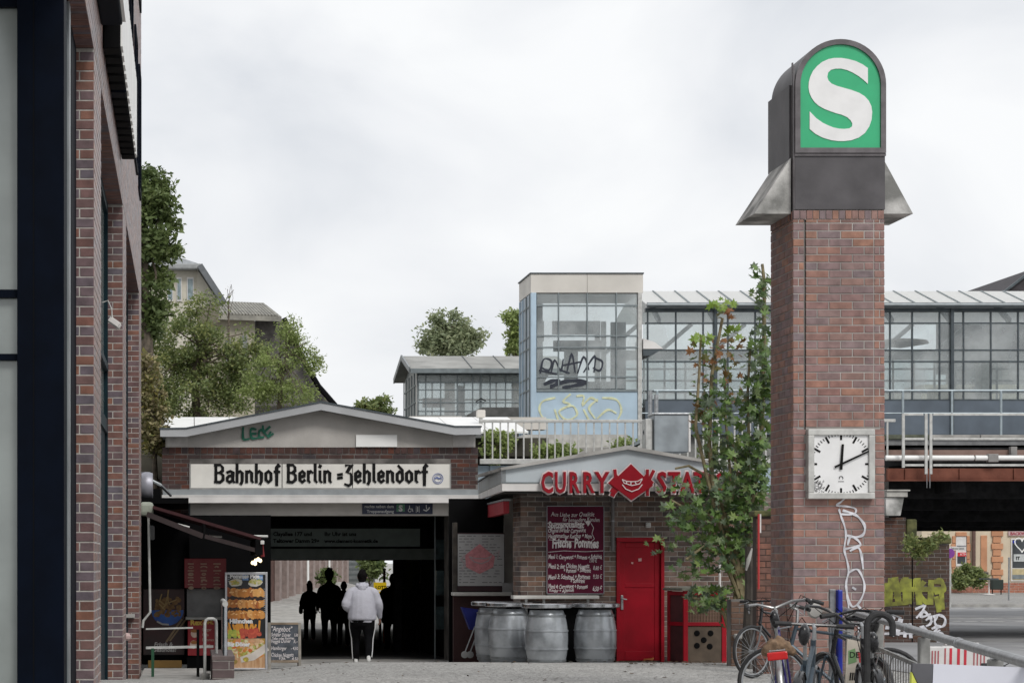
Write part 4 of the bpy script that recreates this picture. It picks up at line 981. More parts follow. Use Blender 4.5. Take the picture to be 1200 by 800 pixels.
# shelf over the barrels
sh = thing('standing_shelf', 'long pale standing shelf on thin posts along the brick wall below the menu board', 'shelf', (X(650,S2),Y2-.2,1.))
mb = MB(); mb.cbox(X(598,S2),X(698,S2),Y2-.36,Y2-.06,Z(701,S2),Z(697,S2),.01); mb.build('shelf_board', mat('pale_board',(.50,.49,.46),.6,var=.1), sh)
for a in (614,634.5,686): mb = MB(); mb.cbox(X(a,S2)-.02,X(a,S2)+.02,Y2-.28,Y2-.24,Z(709 if a>620 else 779,S2),Z(701.2,S2),.004); mb.build('post', galv_w, sh)
# barrels
def barrel(c, label, sc_=1., top=True):
    o = thing('barrel_table', label, 'barrel', c, random.random()*6, 'painted barrels used as tables')
    H = .93*sc_; r0, r1 = .265*sc_, .345*sc_; n = 14; prof = []
    for i in range(n+1):
        t = i/n; r_ = r0 + (r1-r0)*(1-(2*t-1)**2)**.85; prof.append((r_, t*H))
    mb = MB(); mb.lathe(prof, n=36); body = mb.build('staves', barrel_m, o, world=False, smooth=True, angle=60)
    for t in (.07,.13,.33,.64,.90):
        r_ = r0 + (r1-r0)*(1-(2*t-1)**2)**.85; h = .018; dr_ = .010
        mb = MB(); mb.lathe([(r_+.001,t*H-h),(r_+dr_,t*H-h+.003),(r_+dr_,t*H+h-.003),(r_+.001,t*H+h)], n=36); mb.build('hoop', barrel_m if .2<t<.8 else barrel_d, o, world=False, smooth=True, angle=40)
    mb = MB(); mb.lathe([(.05,H),(.05,H+.04)], n=10); mb.build('spacer', black, o, world=False)
    mb = MB(); mb.lathe([(.395*sc_,H+.035),(.405*sc_,H+.045),(.405*sc_,H+.095),(.395*sc_,H+.105)], n=40); mb.build('tabletop', steel, o, world=False, smooth=True, angle=40)
    return o
def bpos(px, s_, dz=0): return (X(px,s_), YD(s_), zg-.02+dz)
barrel(bpos(640.5,72.5), 'grey barrel table standing furthest forward under the shelf, second from the red door')
barrel(bpos(697.5,71.8), 'grey barrel table standing right beside the red door')
barrel(bpos(596.5,70.5), 'grey barrel table overlapped by the shelf post, second from the left')
barrel(bpos(580.0,69.0), 'grey barrel table at the left end of the row, behind its neighbour')
# side counter of the snack bar (left, in the shade)
s4 = 66.; y4 = YD(s4)
ct = thing('snack_counter', 'shaded serving counter at the left corner of the snack bar with a pale ledge', 'counter', (X(565,s4),y4,.1))
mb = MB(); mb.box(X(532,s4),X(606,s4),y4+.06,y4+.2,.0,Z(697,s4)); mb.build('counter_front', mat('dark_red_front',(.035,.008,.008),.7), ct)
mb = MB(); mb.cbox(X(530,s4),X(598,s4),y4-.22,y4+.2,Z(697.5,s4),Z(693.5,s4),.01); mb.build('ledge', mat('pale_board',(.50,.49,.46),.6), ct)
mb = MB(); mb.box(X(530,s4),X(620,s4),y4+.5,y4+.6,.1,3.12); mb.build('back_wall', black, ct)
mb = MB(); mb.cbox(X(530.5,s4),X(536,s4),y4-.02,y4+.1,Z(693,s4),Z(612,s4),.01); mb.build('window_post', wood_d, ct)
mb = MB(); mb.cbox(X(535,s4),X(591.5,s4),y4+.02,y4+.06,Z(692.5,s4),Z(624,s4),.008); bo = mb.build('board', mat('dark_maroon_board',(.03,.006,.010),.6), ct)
mb = MB(); mb.box(X(536.5,s4),X(590.8,s4),y4+.004,y4+.018,Z(686,s4),Z(625.5,s4)); mb.build('menu_poster', mat('poster_paper',(.42,.42,.42),.7,var=.04), ct)
mb = MB(); mb.box(X(588.5,s4),X(606.5,s4),y4-.02,y4-.01,Z(697-2,s4),Z(682.5,s4)); mb.build('price_card', mat('grey_card',(.28,.28,.28),.7), ct)
mb = MB(); yp = y4+.0035
for i in range(17):
    zz_ = Z(628+i*3.4,s4)
    for a0_, a1_ in ((538,560),(565,589)):
        x = X(a0_,s4); 
        while x < X(a1_,s4)-.05:
            w_ = random.uniform(.03,.12)
            if random.random() < .8: mb.box(x, min(x+w_,X(a1_,s4)), yp-.003, yp, zz_, zz_+.012)
            x += w_+.03
mb.build('menu_lines', mat('grey_print',(.12,.12,.12),.7), ct, kind='stuff')
mb = MB(); g_ = lambda pts: [(X(a,s4),Z(b,s4)) for a,b in pts]
mb.poly(g_([(562,637),(580,652),(578,664),(562,672),(546,664),(545,650)]), yp-.006, yp-.0031); mb.build('printed_emblem', print_r, ct)
mb = MB()
for pts in ([(550,652),(556,658),(564,660),(572,657),(576,651)],[(550,652),(558,654),(570,654),(576,651)],[(545,650),(540,655),(545,661),(541,667)],[(578,650),(585,645),(583,654)]): mb.ribbon(g_(pts), .022, yp-.0095, yp-.0064)
mb.build('emblem_line', mat('pale_pink_print',(.42,.33,.34),.7), ct)
# red folded awning over the counter, brick and orange strip at the corner
aw = thing('side_awning', 'rolled red awning above the shaded serving counter', 'awning', (X(578,68),YD(68),2.7))
mb = MB(); A1 = P(565,600,63.5); B1 = P(591,592,71)
mb.add([P(565,593,63.5),P(590,587,70),P(590,601,70),P(565,608,63.5)]+[v+Vector((.10,.02,0)) for v in (P(565,593,63.5),P(590,587,70),P(590,601,70),P(565,608,63.5))], [(3,2,1,0),(4,5,6,7),(0,1,5,4),(1,2,6,5),(2,3,7,6),(3,0,4,7)]); mb.build('fabric', red_a, aw)
mb = MB(); mb.bar(P(564.5,592,63.4)+Vector((.05,0,0)),P(590.5,585.5,70)+Vector((.05,0,0)),.13,.03); mb.build('cassette', grey_m, aw)
cb = thing('corner_pier', 'dark brick pier with an orange strip between station entrance and snack bar', 'pier', (X(548,62),YD(62),0))
mb = MB(); mb.box(X(534,62)+.001,X(572,62),YD(62)+.001,YD(62)+.4,Z(611,62),Z(590,62)); mb.build('core', mortar_d, cb)
brick_wall(cb, (X(534,62),YD(62)), (0,-1), X(572,62)-X(534,62), Z(611,62), Z(590,62), brick_mat('brick_corner_pier', [(.13,.05,.03),(.17,.06,.035),(.10,.045,.03)], .2), 30, z_phase=0)  # own red-brown brick tones for this pier
mb = MB(); mb.box(X(534,62),X(566,62),YD(62)-.03,YD(62)-.004,Z(616,62),Z(611.5,62)); mb.build('orange_strip', orange, cb)
mb = MB(); mb.box(X(528,61),X(533,61),YD(61)-.2,YD(61)-.15,Z(628,61),Z(619,61)); mb.build('white_clip', white_p, cb)
# blue trolley
tr = thing('shopping_trolley', 'blue folding shopping trolley with two small wheels leaning beside the barrels', 'trolley', (X(553,68),YD(68),.22))
mb = MB(); q = [P(541,711,68),P(563,714,68),P(566,740,68),P(551,737,68)]; mb.add(q+[v+Vector((0,.25,0)) for v in q], [(3,2,1,0),(4,5,6,7),(0,1,5,4),(1,2,6,5),(2,3,7,6),(3,0,4,7)]); mb.build('bag', mat('deep_blue_fabric',(.004,.01,.14),.8), tr)
for a,b in ((556,544),(562,550)): mb = MB(); mb.tube([P(a,735,68.3),P(b,766,68.3)],.011,6); mb.build('leg', galv, tr)
for a in (544.5,551): 
    mb = MB(); c_ = P(a,766.5,68.6); mb.lathe([(.045,-.012),(.06,-.01),(.06,.01),(.045,.012)], tuple(c_), 16, 'y'); mb.build('wheel', mat('grey_wheel',(.2,.2,.2),.6), tr)
# gas bottle cage
gc = thing('bottle_cage', 'red framed mesh cage with a grey lid standing right of the red door', 'cage', (X(815,72),YD(72),zg))
sC = 73.; yC = YD(sC); xA, xM, xB = X(789,sC), X(806,sC), X(846,sC); zA, zB = zg-.02, Z(692,sC)
mb = MB()
for x_, y_ in ((xA,yC+.45),(xM-.07,yC),(xB,yC),(xB,yC+.5)): mb.cbox(x_,x_+.075,y_,y_+.05,zA,zB,.006)
for z_ in (zA+.02, Z(733,sC), zB-.07): mb.cbox(xM,xB,yC+.003,yC+.045,z_,z_+.06,.005); mb.bar((xA+.03,yC+.46,z_+.03),(xM-.03,yC+.02,z_+.03),.04,.06)
mb.build('frame', red_d, gc, kind=None)
mb = MB(); mb.add([(xA-.05,yC+.6,zB+.01),(xM-.1,yC-.05,zB+.01),(xB+.1,yC-.05,zB+.01),(xB+.1,yC+.6,zB+.06),(xA-.05,yC+.6,zB+.04),(xM-.1,yC-.05,zB+.045),(xB+.1,yC-.05,zB+.045),(xB+.1,yC+.6,zB+.10)],[(3,2,1,0),(4,5,6,7),(0,1,5,4),(1,2,6,5),(2,3,7,6),(3,0,4,7)]); mb.build('lid', mat('mossy_lid',(.17,.17,.14),.9,var=.3), gc)
mb = MB(); mb.add([(xA+.04,yC+.46,zA+.08),(xM-.05,yC+.05,zA+.08),(xM-.05,yC+.05,zB-.07),(xA+.04,yC+.46,zB-.07),(xA+.05,yC+.47,zA+.08),(xM-.04,yC+.06,zA+.08),(xM-.04,yC+.06,zB-.07),(xA+.05,yC+.47,zB-.07)],[(0,1,2,3),(7,6,5,4),(4,5,1,0),(5,6,2,1),(6,7,3,2),(7,4,0,3)]); mb.build('side_panel', mat('dull_dark_red',(.07,.012,.014),.7,var=.3,scale=4), gc)
mb = MB(); mb.box(xM,xB,yC+.05,yC+.06,zA+.08,zB-.07); mb.build('back_panel', mat('tan_panel',(.13,.085,.055),.9,var=.15), gc)
mb = MB()
for i in range(1,12): x_ = xM+(xB-xM)*i/12; mb.box(x_-.004,x_+.004,yC+.036,yC+.045,zA+.08,zB-.07)
for i in range(1,20): z_ = zA+.08+(zB-zA-.15)*i/20; mb.box(xM,xB,yC+.0465,yC+.0495,z_-.004,z_+.004)
mb.build('wire_mesh', mat('mesh_wire',(.20,.12,.09),.7), gc, kind='stuff')
mb = MB(); mb.box(xM+.005,xB,yC+.022,yC+.034,zA+.08,Z(734,sC)); mb.build('lower_plate', mat('dirty_beige_plate',(.10,.075,.055),.9,var=.2), gc)
for a,b in ((817,741.5),(833,741.5),(825,749.5),(817,756),(832,757)):
    mb = MB(); c_ = P(a,b,sC); mb.lathe([(.035,-.004),(.047,0),(.047,.012)], (c_.x,yC+.014,c_.z), 16, 'y'); mb.build('hole', black, gc)
# ---------------------------------------------------------------- the kebab stall on the left
s6 = 66.; y6 = YD(s6)
k_ = lambda a,b,s=s6: (X(a,s), Z(b,s))
ks = thing('snack_stall', 'dark open kebab stall between the shop building and the station entrance', 'stall', (X(230,s6),y6+1,0))
inner = mat('stall_interior', (.004,.004,.0045), .9, spec=.08)  # near-black colour: the stall's deep shade put into its surfaces
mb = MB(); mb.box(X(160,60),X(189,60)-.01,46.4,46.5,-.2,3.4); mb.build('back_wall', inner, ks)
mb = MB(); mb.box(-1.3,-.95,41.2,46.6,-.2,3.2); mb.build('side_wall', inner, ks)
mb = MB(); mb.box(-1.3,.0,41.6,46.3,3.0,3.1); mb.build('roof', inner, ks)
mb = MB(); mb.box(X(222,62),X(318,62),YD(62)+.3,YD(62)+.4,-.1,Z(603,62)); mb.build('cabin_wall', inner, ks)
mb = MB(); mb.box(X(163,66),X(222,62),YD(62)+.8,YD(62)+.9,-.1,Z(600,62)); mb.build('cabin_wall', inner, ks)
# counter: steel splashback, counter top, red price board
mb = MB(); mb.box(X(219,s6),X(263,s6),y6+.4,y6+.42,Z(724,s6),Z(690,s6)); mb.build('splashback', mat('dull_steel',(.10,.10,.10),.35,.7,var=.3,scale=3), ks)
mb = MB(); mb.cbox(X(217,s6),X(266,s6),y6+.1,y6+.45,Z(726,s6),Z(722.5,s6),.01); mb.build('counter_top', mat('counter_steel',(.22,.22,.21),.35,.6), ks)
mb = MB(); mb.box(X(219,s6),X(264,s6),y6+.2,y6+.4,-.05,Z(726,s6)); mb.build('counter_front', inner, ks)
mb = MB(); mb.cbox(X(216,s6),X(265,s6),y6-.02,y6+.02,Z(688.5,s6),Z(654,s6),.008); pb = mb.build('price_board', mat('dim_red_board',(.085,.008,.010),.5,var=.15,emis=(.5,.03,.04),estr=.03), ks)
mb = MB(); random.seed(11)
for r in range(4):
    for c in range(3):
        x_ = X(220+c*15,s6); z_ = Z(661+r*8,s6); mb.box(x_,x_+random.uniform(.08,.14),y6-.026,y6-.0205,z_,z_+.022)
        rx_ = random.uniform(.03,.06); mb.ribbon([(x_+.06+rx_*math.cos(q*.8)*random.uniform(.7,1.1),z_-.05+.018*math.sin(q*.8)) for q in range(random.randint(5,9))], random.uniform(.01,.03), y6-.0265, y6-.0205)
mb.build('price_print', mat('dim_cream_print',(.30,.22,.16),.7), pb, kind='stuff')
# big round food poster with a blue bowl
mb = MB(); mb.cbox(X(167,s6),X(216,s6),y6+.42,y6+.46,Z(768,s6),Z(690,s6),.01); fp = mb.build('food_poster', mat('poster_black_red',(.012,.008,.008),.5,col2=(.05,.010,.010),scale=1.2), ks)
yq = y6+.418
def disc(mb, px, py, rx, ry, y0, y1, n=24, a0=0, a1=2*math.pi, s=s6): mb.poly([(X(px+rx*math.cos(a0+(a1-a0)*i/n),s), Z(py-ry*math.sin(a0+(a1-a0)*i/n),s)) for i in range(n if a1-a0>6 else n+1)], y0, y1)
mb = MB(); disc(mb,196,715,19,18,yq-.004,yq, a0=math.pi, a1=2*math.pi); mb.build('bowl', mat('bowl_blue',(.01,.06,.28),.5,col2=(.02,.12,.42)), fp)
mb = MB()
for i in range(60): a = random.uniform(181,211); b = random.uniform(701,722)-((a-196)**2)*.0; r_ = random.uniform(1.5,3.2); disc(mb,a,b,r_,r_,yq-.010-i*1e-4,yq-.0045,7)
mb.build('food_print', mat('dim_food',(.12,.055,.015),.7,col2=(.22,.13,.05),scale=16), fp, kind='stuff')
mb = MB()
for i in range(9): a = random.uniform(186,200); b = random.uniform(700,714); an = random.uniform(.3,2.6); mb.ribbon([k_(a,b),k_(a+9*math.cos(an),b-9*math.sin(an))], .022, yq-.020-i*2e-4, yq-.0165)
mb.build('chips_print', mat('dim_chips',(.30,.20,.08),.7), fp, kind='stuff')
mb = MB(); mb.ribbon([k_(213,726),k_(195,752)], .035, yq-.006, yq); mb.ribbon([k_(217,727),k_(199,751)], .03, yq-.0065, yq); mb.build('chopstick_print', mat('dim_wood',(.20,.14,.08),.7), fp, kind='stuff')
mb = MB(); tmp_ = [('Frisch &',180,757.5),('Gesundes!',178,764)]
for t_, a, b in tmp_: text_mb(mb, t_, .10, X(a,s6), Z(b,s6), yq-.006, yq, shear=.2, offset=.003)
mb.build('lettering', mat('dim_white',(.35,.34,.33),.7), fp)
mb = MB(); mb.ribbon([k_(184,728.5),k_(190,731.5),k_(197,732)], .03, yq-.013, yq-.0105); mb.build('bowl_lettering', MATS['dim_white'], fp)
# red drinks poster
mb = MB(); mb.cbox(X(220,s6),X(253,s6),y6+.15,y6+.19,Z(768,s6),Z(722.5,s6)-.07,.008); rp = mb.build('red_poster', mat('bright_poster_red',(.26,.008,.014),.5,var=.1), ks)
mb = MB(); text_mb(mb,'Rex',.13,X(223,s6),Z(732,s6),y6+.143,y6+.149,offset=.006); text_mb(mb,'ZAHL',.10,X(237,s6),Z(731,s6),y6+.143,y6+.149,offset=.002,xs=.8); mb.build('lettering', mat('poster_yellow',(.55,.38,.06),.6), rp)
mb = MB()
for i in range(4): text_mb(mb, ('Burger','Cola','Pommes','Ayran')[i], .075, X(237,s6), Z(739+i*6,s6), y6+.143, y6+.149, xs=.8)
for c_, d_ in ((228,742),(227,755)): disc(mb,c_,d_,4.5,5,y6+.1455,y6+.149,12)
mb.build('poster_print', mat('poster_cream',(.55,.42,.34),.6), rp, kind='stuff')
mb = MB(); disc(mb,228.3,739,5,2,y6+.142,y6+.1454,12); disc(mb,227.5,752.5,4,2,y6+.1422,y6+.1454,12); mb.build('burger_print', mat('bun_brown',(.30,.12,.03),.7), rp, kind='stuff')
mb = MB(); mb.cbox(X(173,s6),X(213,s6),y6+.30,y6+.36,Z(783,s6),Z(774,s6),.01); mb.build('yellow_shelf', mat('dim_yellow_wood',(.20,.11,.02),.6), ks)
# vertical cable / duct, grey box, ventilation round
mb = MB(); s7 = 68.; mb.tube([P(174,605,s7),P(175,660,s7),P(176,717,s7),P(168,727,s7),P(167,735,s7)], .022, 8); mb.build('white_conduit', galv_w, ks)
mb = MB(); mb.cbox(X(163,s7),X(180,s7),YD(s7)-.1,YD(s7)+.2,Z(604,s7),Z(588,s7),.06); mb.build('awning_housing', mat('grey_green_housing',(.28,.30,.25),.6), ks)
mb = MB(); mb.cbox(X(173,s7),X(181,s7),YD(s7)+.25,YD(s7)+.5,Z(632,s7),Z(615,s7),.03); mb.build('grey_box', mat('dim_grey_box',(.14,.145,.15),.6), ks)
dct = thing('exhaust_duct', 'ribbed silver exhaust duct at the corner left of the station gable', 'duct', (X(172,67),YD(67),3.2))
for i in range(6): mb = MB(); mb.lathe([(.05,-.02),(.09,-.02),(.09,.02),(.05,.02)], (X(167,67),YD(67)+.1,Z(584-i*6,67)), 14); mb.build('rib', mat('duct_metal',(.20,.20,.22),.4,.6), dct)
mb = MB(); mb.lathe([(.02,-.14),(.19,-.14),(.21,-.05),(.21,.05),(.19,.14),(.02,.14)], (0,0,0), 20, 'x'); mb.v = [(v[0]*.7+X(172.5,67), v[1]+YD(67), v[2]*1.15+Z(569,67)) for v in mb.v]; mb.build('fan_drum', mat('duct_metal_light',(.30,.30,.34),.45,.5), dct, smooth=True)
mb = MB(); mb.tube([P(176,562,64),P(188,568,64),P(200,580,62)], .03, 8); mb.build('stay', grey_m, dct)
bw = thing('side_brick_wall', 'narrow strip of brick wall behind the exhaust duct left of the entrance', 'wall', (X(176,58),YD(58),0))
mb = MB(); mb.box(X(158,58),X(189,58)-.03,YD(58)+.001,YD(58)+.3,-.2,Z(560,58)); mb.build('core', mortar_d, bw)
brick_wall(bw, (X(158,58),YD(58)), (0,-1), X(189,58)-.03-X(158,58), 2.9, Z(560,58), brick_mat('brick_side',[(.12,.07,.06),(.09,.055,.05),(.15,.085,.07)],.2), 30, z_phase=0)
# awning sloping down to the right
aw = thing('folding_awning', 'dark red folding awning sloping down from the shop building over the kebab stall', 'awning', (X(180,68),YD(68),3.))
def P4(a,b,s): return P(a,b,s)
sa, sb = 69., 62.
top_ = [P(178,595,sa), P(307,632,sa), P(307,632,sb)+Vector((0,0,-.0)), P(178,595,sb)]
A_, B_ = P(179,596,sa), P(306,633,sa)
mb = MB(); q = [A_, B_, B_+Vector((0,3.2,.0)), A_+Vector((0,3.2,0))]; mb.add(q+[v+Vector((0,0,.035)) for v in q], [(3,2,1,0),(4,5,6,7),(0,1,5,4),(1,2,6,5),(2,3,7,6),(3,0,4,7)]); mb.build('fabric', red_m, aw)
mb = MB(); mb.bar(A_+Vector((0,-.02,.03)), B_+Vector((0,-.02,.03)), .03, .05); mb.build('side_edge', mat('awning_edge',(.05,.018,.02),.6,spec=.2), aw)
mb = MB(); mb.bar(P(172,602,sa), P(238,628,sa), .05, .09); mb.bar(P(240,628,sa), P(302,645,sa), .05, .07); mb.build('folding_arm', mat('arm_brown',(.045,.034,.034),.6,.2,spec=.2), aw, kind=None)
mb = MB(); mb.tube([P(239,612,sa),P(239,631,sa)],.03,8); mb.build('joint', black, aw)
mb = MB(); mb.cbox(X(299,sa),X(308,sa),YD(sa)-.05,YD(sa)+3.2,Z(650,sa),Z(632,sa),.01); mb.build('front_rail', black, aw)
mb = MB(); mb.cbox(X(305,sa),X(309.5,sa),YD(sa)-.09,YD(sa)-.05,Z(637.5,sa),Z(633,sa),.01); mb.build('end_cap', white_p, aw)
mb = MB(); mb.tube([P(208,614,sa),P(222,617.5,sa)],.02,6); mb.tube([P(245,627.5,67),P(260,628.5,67)],.02,6); mb.tube([P(285,627.7,66),P(314,628.2,66)],.025,6); mb.build('white_tube', galv_w, aw, kind=None)
# lit bulbs hanging below the awning
lb_ = thing('light_bulbs', 'cluster of glowing bulbs hanging under the awning end beside the food poster', 'bulbs', (X(301,66),YD(66),2))
mb = MB(); mb.tube([P(303,640,66),P(302,653,66)],.008,6); mb.build('cord', black, lb_)
for a,b in ((296,659),(299.5,656.5),(302.5,655),(305,656.5),(299,660)):
    c_ = P(a,b,66); mb = MB(); mb.lathe([(.004,-.035),(.026,-.02),(.032,0),(.02,.028),(.008,.035)], tuple(c_), 10); mb.build('bulb', mat('bulb_glow',(1,.8,.5),.4,emis=(1,.78,.45),estr=2.5), lb_, smooth=True)
mb = MB(); mb.tube([P(306,636,66),P(308,652,66)],.035,8); mb.build('red_ribbon', mat('dim_red_cloth',(.16,.008,.012),.8), lb_)
# tall food poster stand
s8 = 66.5; y8 = YD(s8); x0, x1, z0, z1 = X(263.5,s8), X(313.5,s8), Z(784,s8), Z(670,s8)
ps = thing('poster_stand', 'tall food poster in an aluminium frame showing grilled chicken, chips and wraps', 'poster', ((x0+x1)/2,y8,z0))
mb = MB()
for q in ((x0,x0+.04,z0,z1),(x1-.04,x1,z0,z1),(x0+.04,x1-.04,z1-.045,z1),(x0+.04,x1-.04,z0,z0+.03)): mb.cbox(q[0],q[1],y8-.03,y8+.03,q[2],q[3],.004)
mb.build('frame', mat('aluminium',(.5,.5,.52),.35,.6), ps)
mb = MB(); mb.box(x0+.04,x1-.04,y8-.005,y8+.02,z0+.03,z1-.045); mb.build('poster', mat('poster_black',(.008,.009,.012),.3), ps)
yy = y8-.006
def patch(nm, m_, items, d0, s=s8, vary=True):
    mb = MB()
    for i, (a,b,rx,ry,an) in enumerate(items):
        n = 9; pts = []
        for q in range(n):
            t = 2*math.pi*q/n; r_ = 1+random.uniform(-.18,.18); u_, v_ = rx*r_*math.cos(t), ry*r_*math.sin(t)
            pts.append((X(a+u_*math.cos(an)-v_*math.sin(an),s), Z(b+u_*math.sin(an)+v_*math.cos(an),s)))
        mb.poly(pts, yy-d0-.0016-i*1.2e-5, yy-d0); mb.r[-(2*(n-2)+n):] = [random.random()]*(2*(n-2)+n)
    return mb.build(nm, m_, ps, kind='stuff')
roast = leaf_mat('roast_print', [(.42,.13,.02),(.62,.26,.05),(.30,.07,.015),(.75,.40,.12),(.50,.18,.03)], .5, 0)
salad = leaf_mat('salad_print', [(.62,.50,.30),(.55,.10,.02),(.30,.38,.06),(.70,.62,.42),(.60,.22,.03),(.16,.28,.04)], .5, 0)
it = []
for row, b in enumerate((694,707,720)):
    a = 267
    while a < 308:
        it.append((a,b+random.uniform(-1,1),3.3,5.2,random.uniform(-.4,.4))); a += 2.9
patch('chicken_print', roast, it, .001)
patch('highlight_print', leaf_mat('glaze_print',[(.85,.55,.25),(.70,.35,.10)],.4,0), [(random.uniform(267,308), b+random.uniform(-3.5,1), 1.3,.8,random.uniform(-.6,.6)) for b in (693,706,719) for _ in range(16)], .0045)
patch('spit_print', mat('spit_brown',(.05,.02,.01),.6), [(a,b,2.4,.5,0) for b in (700.5,713.5) for a in range(268,310,4)], .0065)
mb = MB()
for i in range(16): a = random.uniform(268,308); mb.ribbon([(X(a,s8),Z(744,s8)),(X(a+random.uniform(-4,4),s8),Z(random.uniform(726,733),s8))], .035, yy-.0035-i*5e-5, yy-.001)
mb.build('chips_print', leaf_mat('chip_print',[(.62,.26,.03),(.72,.36,.05)],.5,0), ps, kind='stuff')
patch('meat_print', leaf_mat('meat_print_m',[(.42,.05,.03),(.55,.10,.05),(.30,.03,.02)],.5,0), [(random.uniform(281,304),random.uniform(737,745),3.2,2.4,random.random()*3) for _ in range(30)], .0045)
patch('salad_print', leaf_mat('green_print',[(.22,.34,.04),(.55,.50,.08),(.12,.24,.03)],.5,0), [(random.uniform(268,281),random.uniform(739,746),2.4,2,random.random()*3) for _ in range(18)], .0045)
mb = MB(); mb.box(x0+.04,x1-.04,yy-.003,yy-.0,z0+.03,Z(747.5,s8)); mb.build('wood_print', mat('table_print',(.42,.22,.10),.5,col2=(.58,.38,.22),scale=5,stretch=(6,1,1)), ps)
patch('wrap_print', salad, [(265.5+random.random()*44,random.uniform(750,768),random.uniform(1.6,3.4),random.uniform(1.2,2.2),random.random()*3) for _ in range(150)], .0045)
patch('plate_print', mat('plate_cream',(.62,.60,.52),.5), [(276,682,8,4.6,0),(299,682,8.5,4.6,0)], .001)
patch('side_dish_print', leaf_mat('dish_print',[(.65,.45,.12),(.30,.35,.06),(.60,.52,.30)],.5,0), [(270+random.random()*12,680+random.random()*4,1.6,1.1,0) for _ in range(22)]+[(293+random.random()*13,679+random.random()*5,1.7,1.2,0) for _ in range(24)], .0045)
mb = MB(); mb.ribbon([(X(284,s8),Z(772,s8)),(X(296,s8),Z(769,s8)),(X(311,s8),Z(759,s8))], [.10,.13,.13], yy-.0085, yy-.005); mb.build('roll_print', mat('roll_white',(.60,.55,.50),.5), ps)
patch('filling_print', leaf_mat('fill_print',[(.55,.48,.05),(.15,.06,.04)],.5,0), [(275,775,3.5,2.6,0),(288,772,3.4,3,0),(287,773,1.4,1.5,0)], .0095)
for px_, tx in ((287.5,'2,50'),(304.5,'7,00')):
    mb = MB(); mb.box(X(px_-3.5,s8),X(px_+3.5,s8),yy-.004,yy-.001,Z(679.5,s8),Z(673,s8)); o = mb.build('price_tag', mat('print_blue',(.16,.30,.55),.5), ps); mb = MB(); text_mb(mb,tx,.055,X(px_,s8),Z(677.8,s8),yy-.007,yy-.0045,'CENTER'); mb.build('lettering', print_w, o)
mb = MB()
for t_,a,b,h in (('Pommes',269.5,677,.10),('Pide',293,677,.10),('Hähnchen',269,729.5,.105),('Big Döner',266.5,756.5,.10)): text_mb(mb,t_,h,X(a,s8),Z(b,s8),yy-.0150,yy-.0095,offset=.006,xs=.95)
mb.build('lettering', print_w, ps)
mb = MB()
for i in range(3): mb.box(X(267,s8),X(270,s8)-.01,yy-.003,yy-.001,Z(676+i*2.5,s8),Z(676+i*2.5,s8)+.01)
for i in range(14): mb.box(X(309,s8),X(311,s8),yy-.003,yy-.001,Z(690+i*2.4,s8),Z(690+i*2.4,s8)+.012)
mb.build('small_print', mat('grey_print2',(.35,.38,.42),.6), ps, kind='stuff')
# chalk board
s9 = 65.5; y9 = YD(s9); x0, x1, z0, z1 = X(314,s9), X(353,s9), Z(785,s9), Z(728.5,s9)
cbd = thing('chalkboard_sign', 'wooden framed A-board with white chalk offers beside the food poster', 'chalkboard', ((x0+x1)/2,y9,z0))
M = Matrix.Translation((0,y9,z0)) @ Matrix.Rotation(R(-9),4,'X') @ Matrix.Translation((0,-y9,-z0))
def tb(mb): mb.v = [tuple(M @ Vector(v)) for v in mb.v]; return mb
for q, nm in (((x0,x0+.055,z0,z1),'side_rail'),((x1-.05,x1,z0,z1),'side_rail'),((x0+.055,x1-.05,z1-.04,z1),'cross_rail'),((x0+.055,x1-.05,z0+.14,z0+.185),'cross_rail')):
    mb = MB(); mb.cbox(q[0],q[1],y9-.02,y9+.02,q[2],q[3],.004); tb(mb).build(nm, wood if 'cross' in nm else mat('grey_wood',(.27,.25,.22),.8,var=.2,scale=6), cbd)
mb = MB(); mb.box(x0+.055,x1-.05,y9-.008,y9+.008,z0+.185,z1-.04); tb(mb).build('slate', slate, cbd)
for a in (x0+.01, x1-.05): mb = MB(); mb.bar((a+.02,y9+.18,z1-.12),(a+.02,y9+.55,z0),.03,.03); mb.build('rear_leg', wood_d, cbd)
mb = MB()
for t_,a,a2,b,h in (('"Angebot"',318.5,343,739,.13),('Schäfer Döner',318,341,745,.09),('5,50',345,349.5,745,.07),('Teller oder Pommes',319,345,748.6,.065),('Veggie Döner',318,341,752.5,.09),('5,-',344,349,752.5,.08),('Hamburger',318,336,761,.095),('- 4,50',341,349.5,761,.08),('Chicken Nuggets',318,344,769,.10),('6 Stk.',327,335,772,.06),('4,50',342,349.5,773,.08),('Chili Cheese',318,341,776,.075)):
    chalkline(mb,t_,a,b,h,s9,y9-.0085,a2,off=.001,wob=.006)
tb(mb).build('lettering', chalk, cbd)
# low brick wall with steel guard bars and two railings in front of the stall
sw = 78.; yw = YD(sw)
lw = thing('low_brick_wall', 'low purple-brown brick wall stub with upright steel bars in front of the kebab stall', 'wall', (X(262,sw),yw,.3))
xa_, xb_ = X(249,sw), X(274.5,sw); zt_ = Z(768,sw)
mb = MB(); mb.box(xa_+.001,xb_-.001,yw+.001,yw+2.6,.0,zt_-.07); mb.build('core', mortar_l, lw)
brick_wall(lw,(xa_,yw),(0,-1),xb_-xa_,zt_-.5,zt_-.07,mat('long_purple_brick',(.12,.085,.085),.7,var=.2,scale=5),20,course=.13,L=.5,z_phase=zt_-.07)
brick_wall(lw,(xa_,yw+2.6),(-1,0),2.6,zt_-.5,zt_-.07,MATS['long_purple_brick'],20,course=.13,L=.5,z_phase=zt_-.07)
mb = MB(); mb.cbox(xa_-.01,xb_+.01,yw-.01,yw+2.61,zt_-.068,zt_,.008); mb.build('coping', mat('coping_brown',(.14,.105,.10),.6,var=.15), lw)
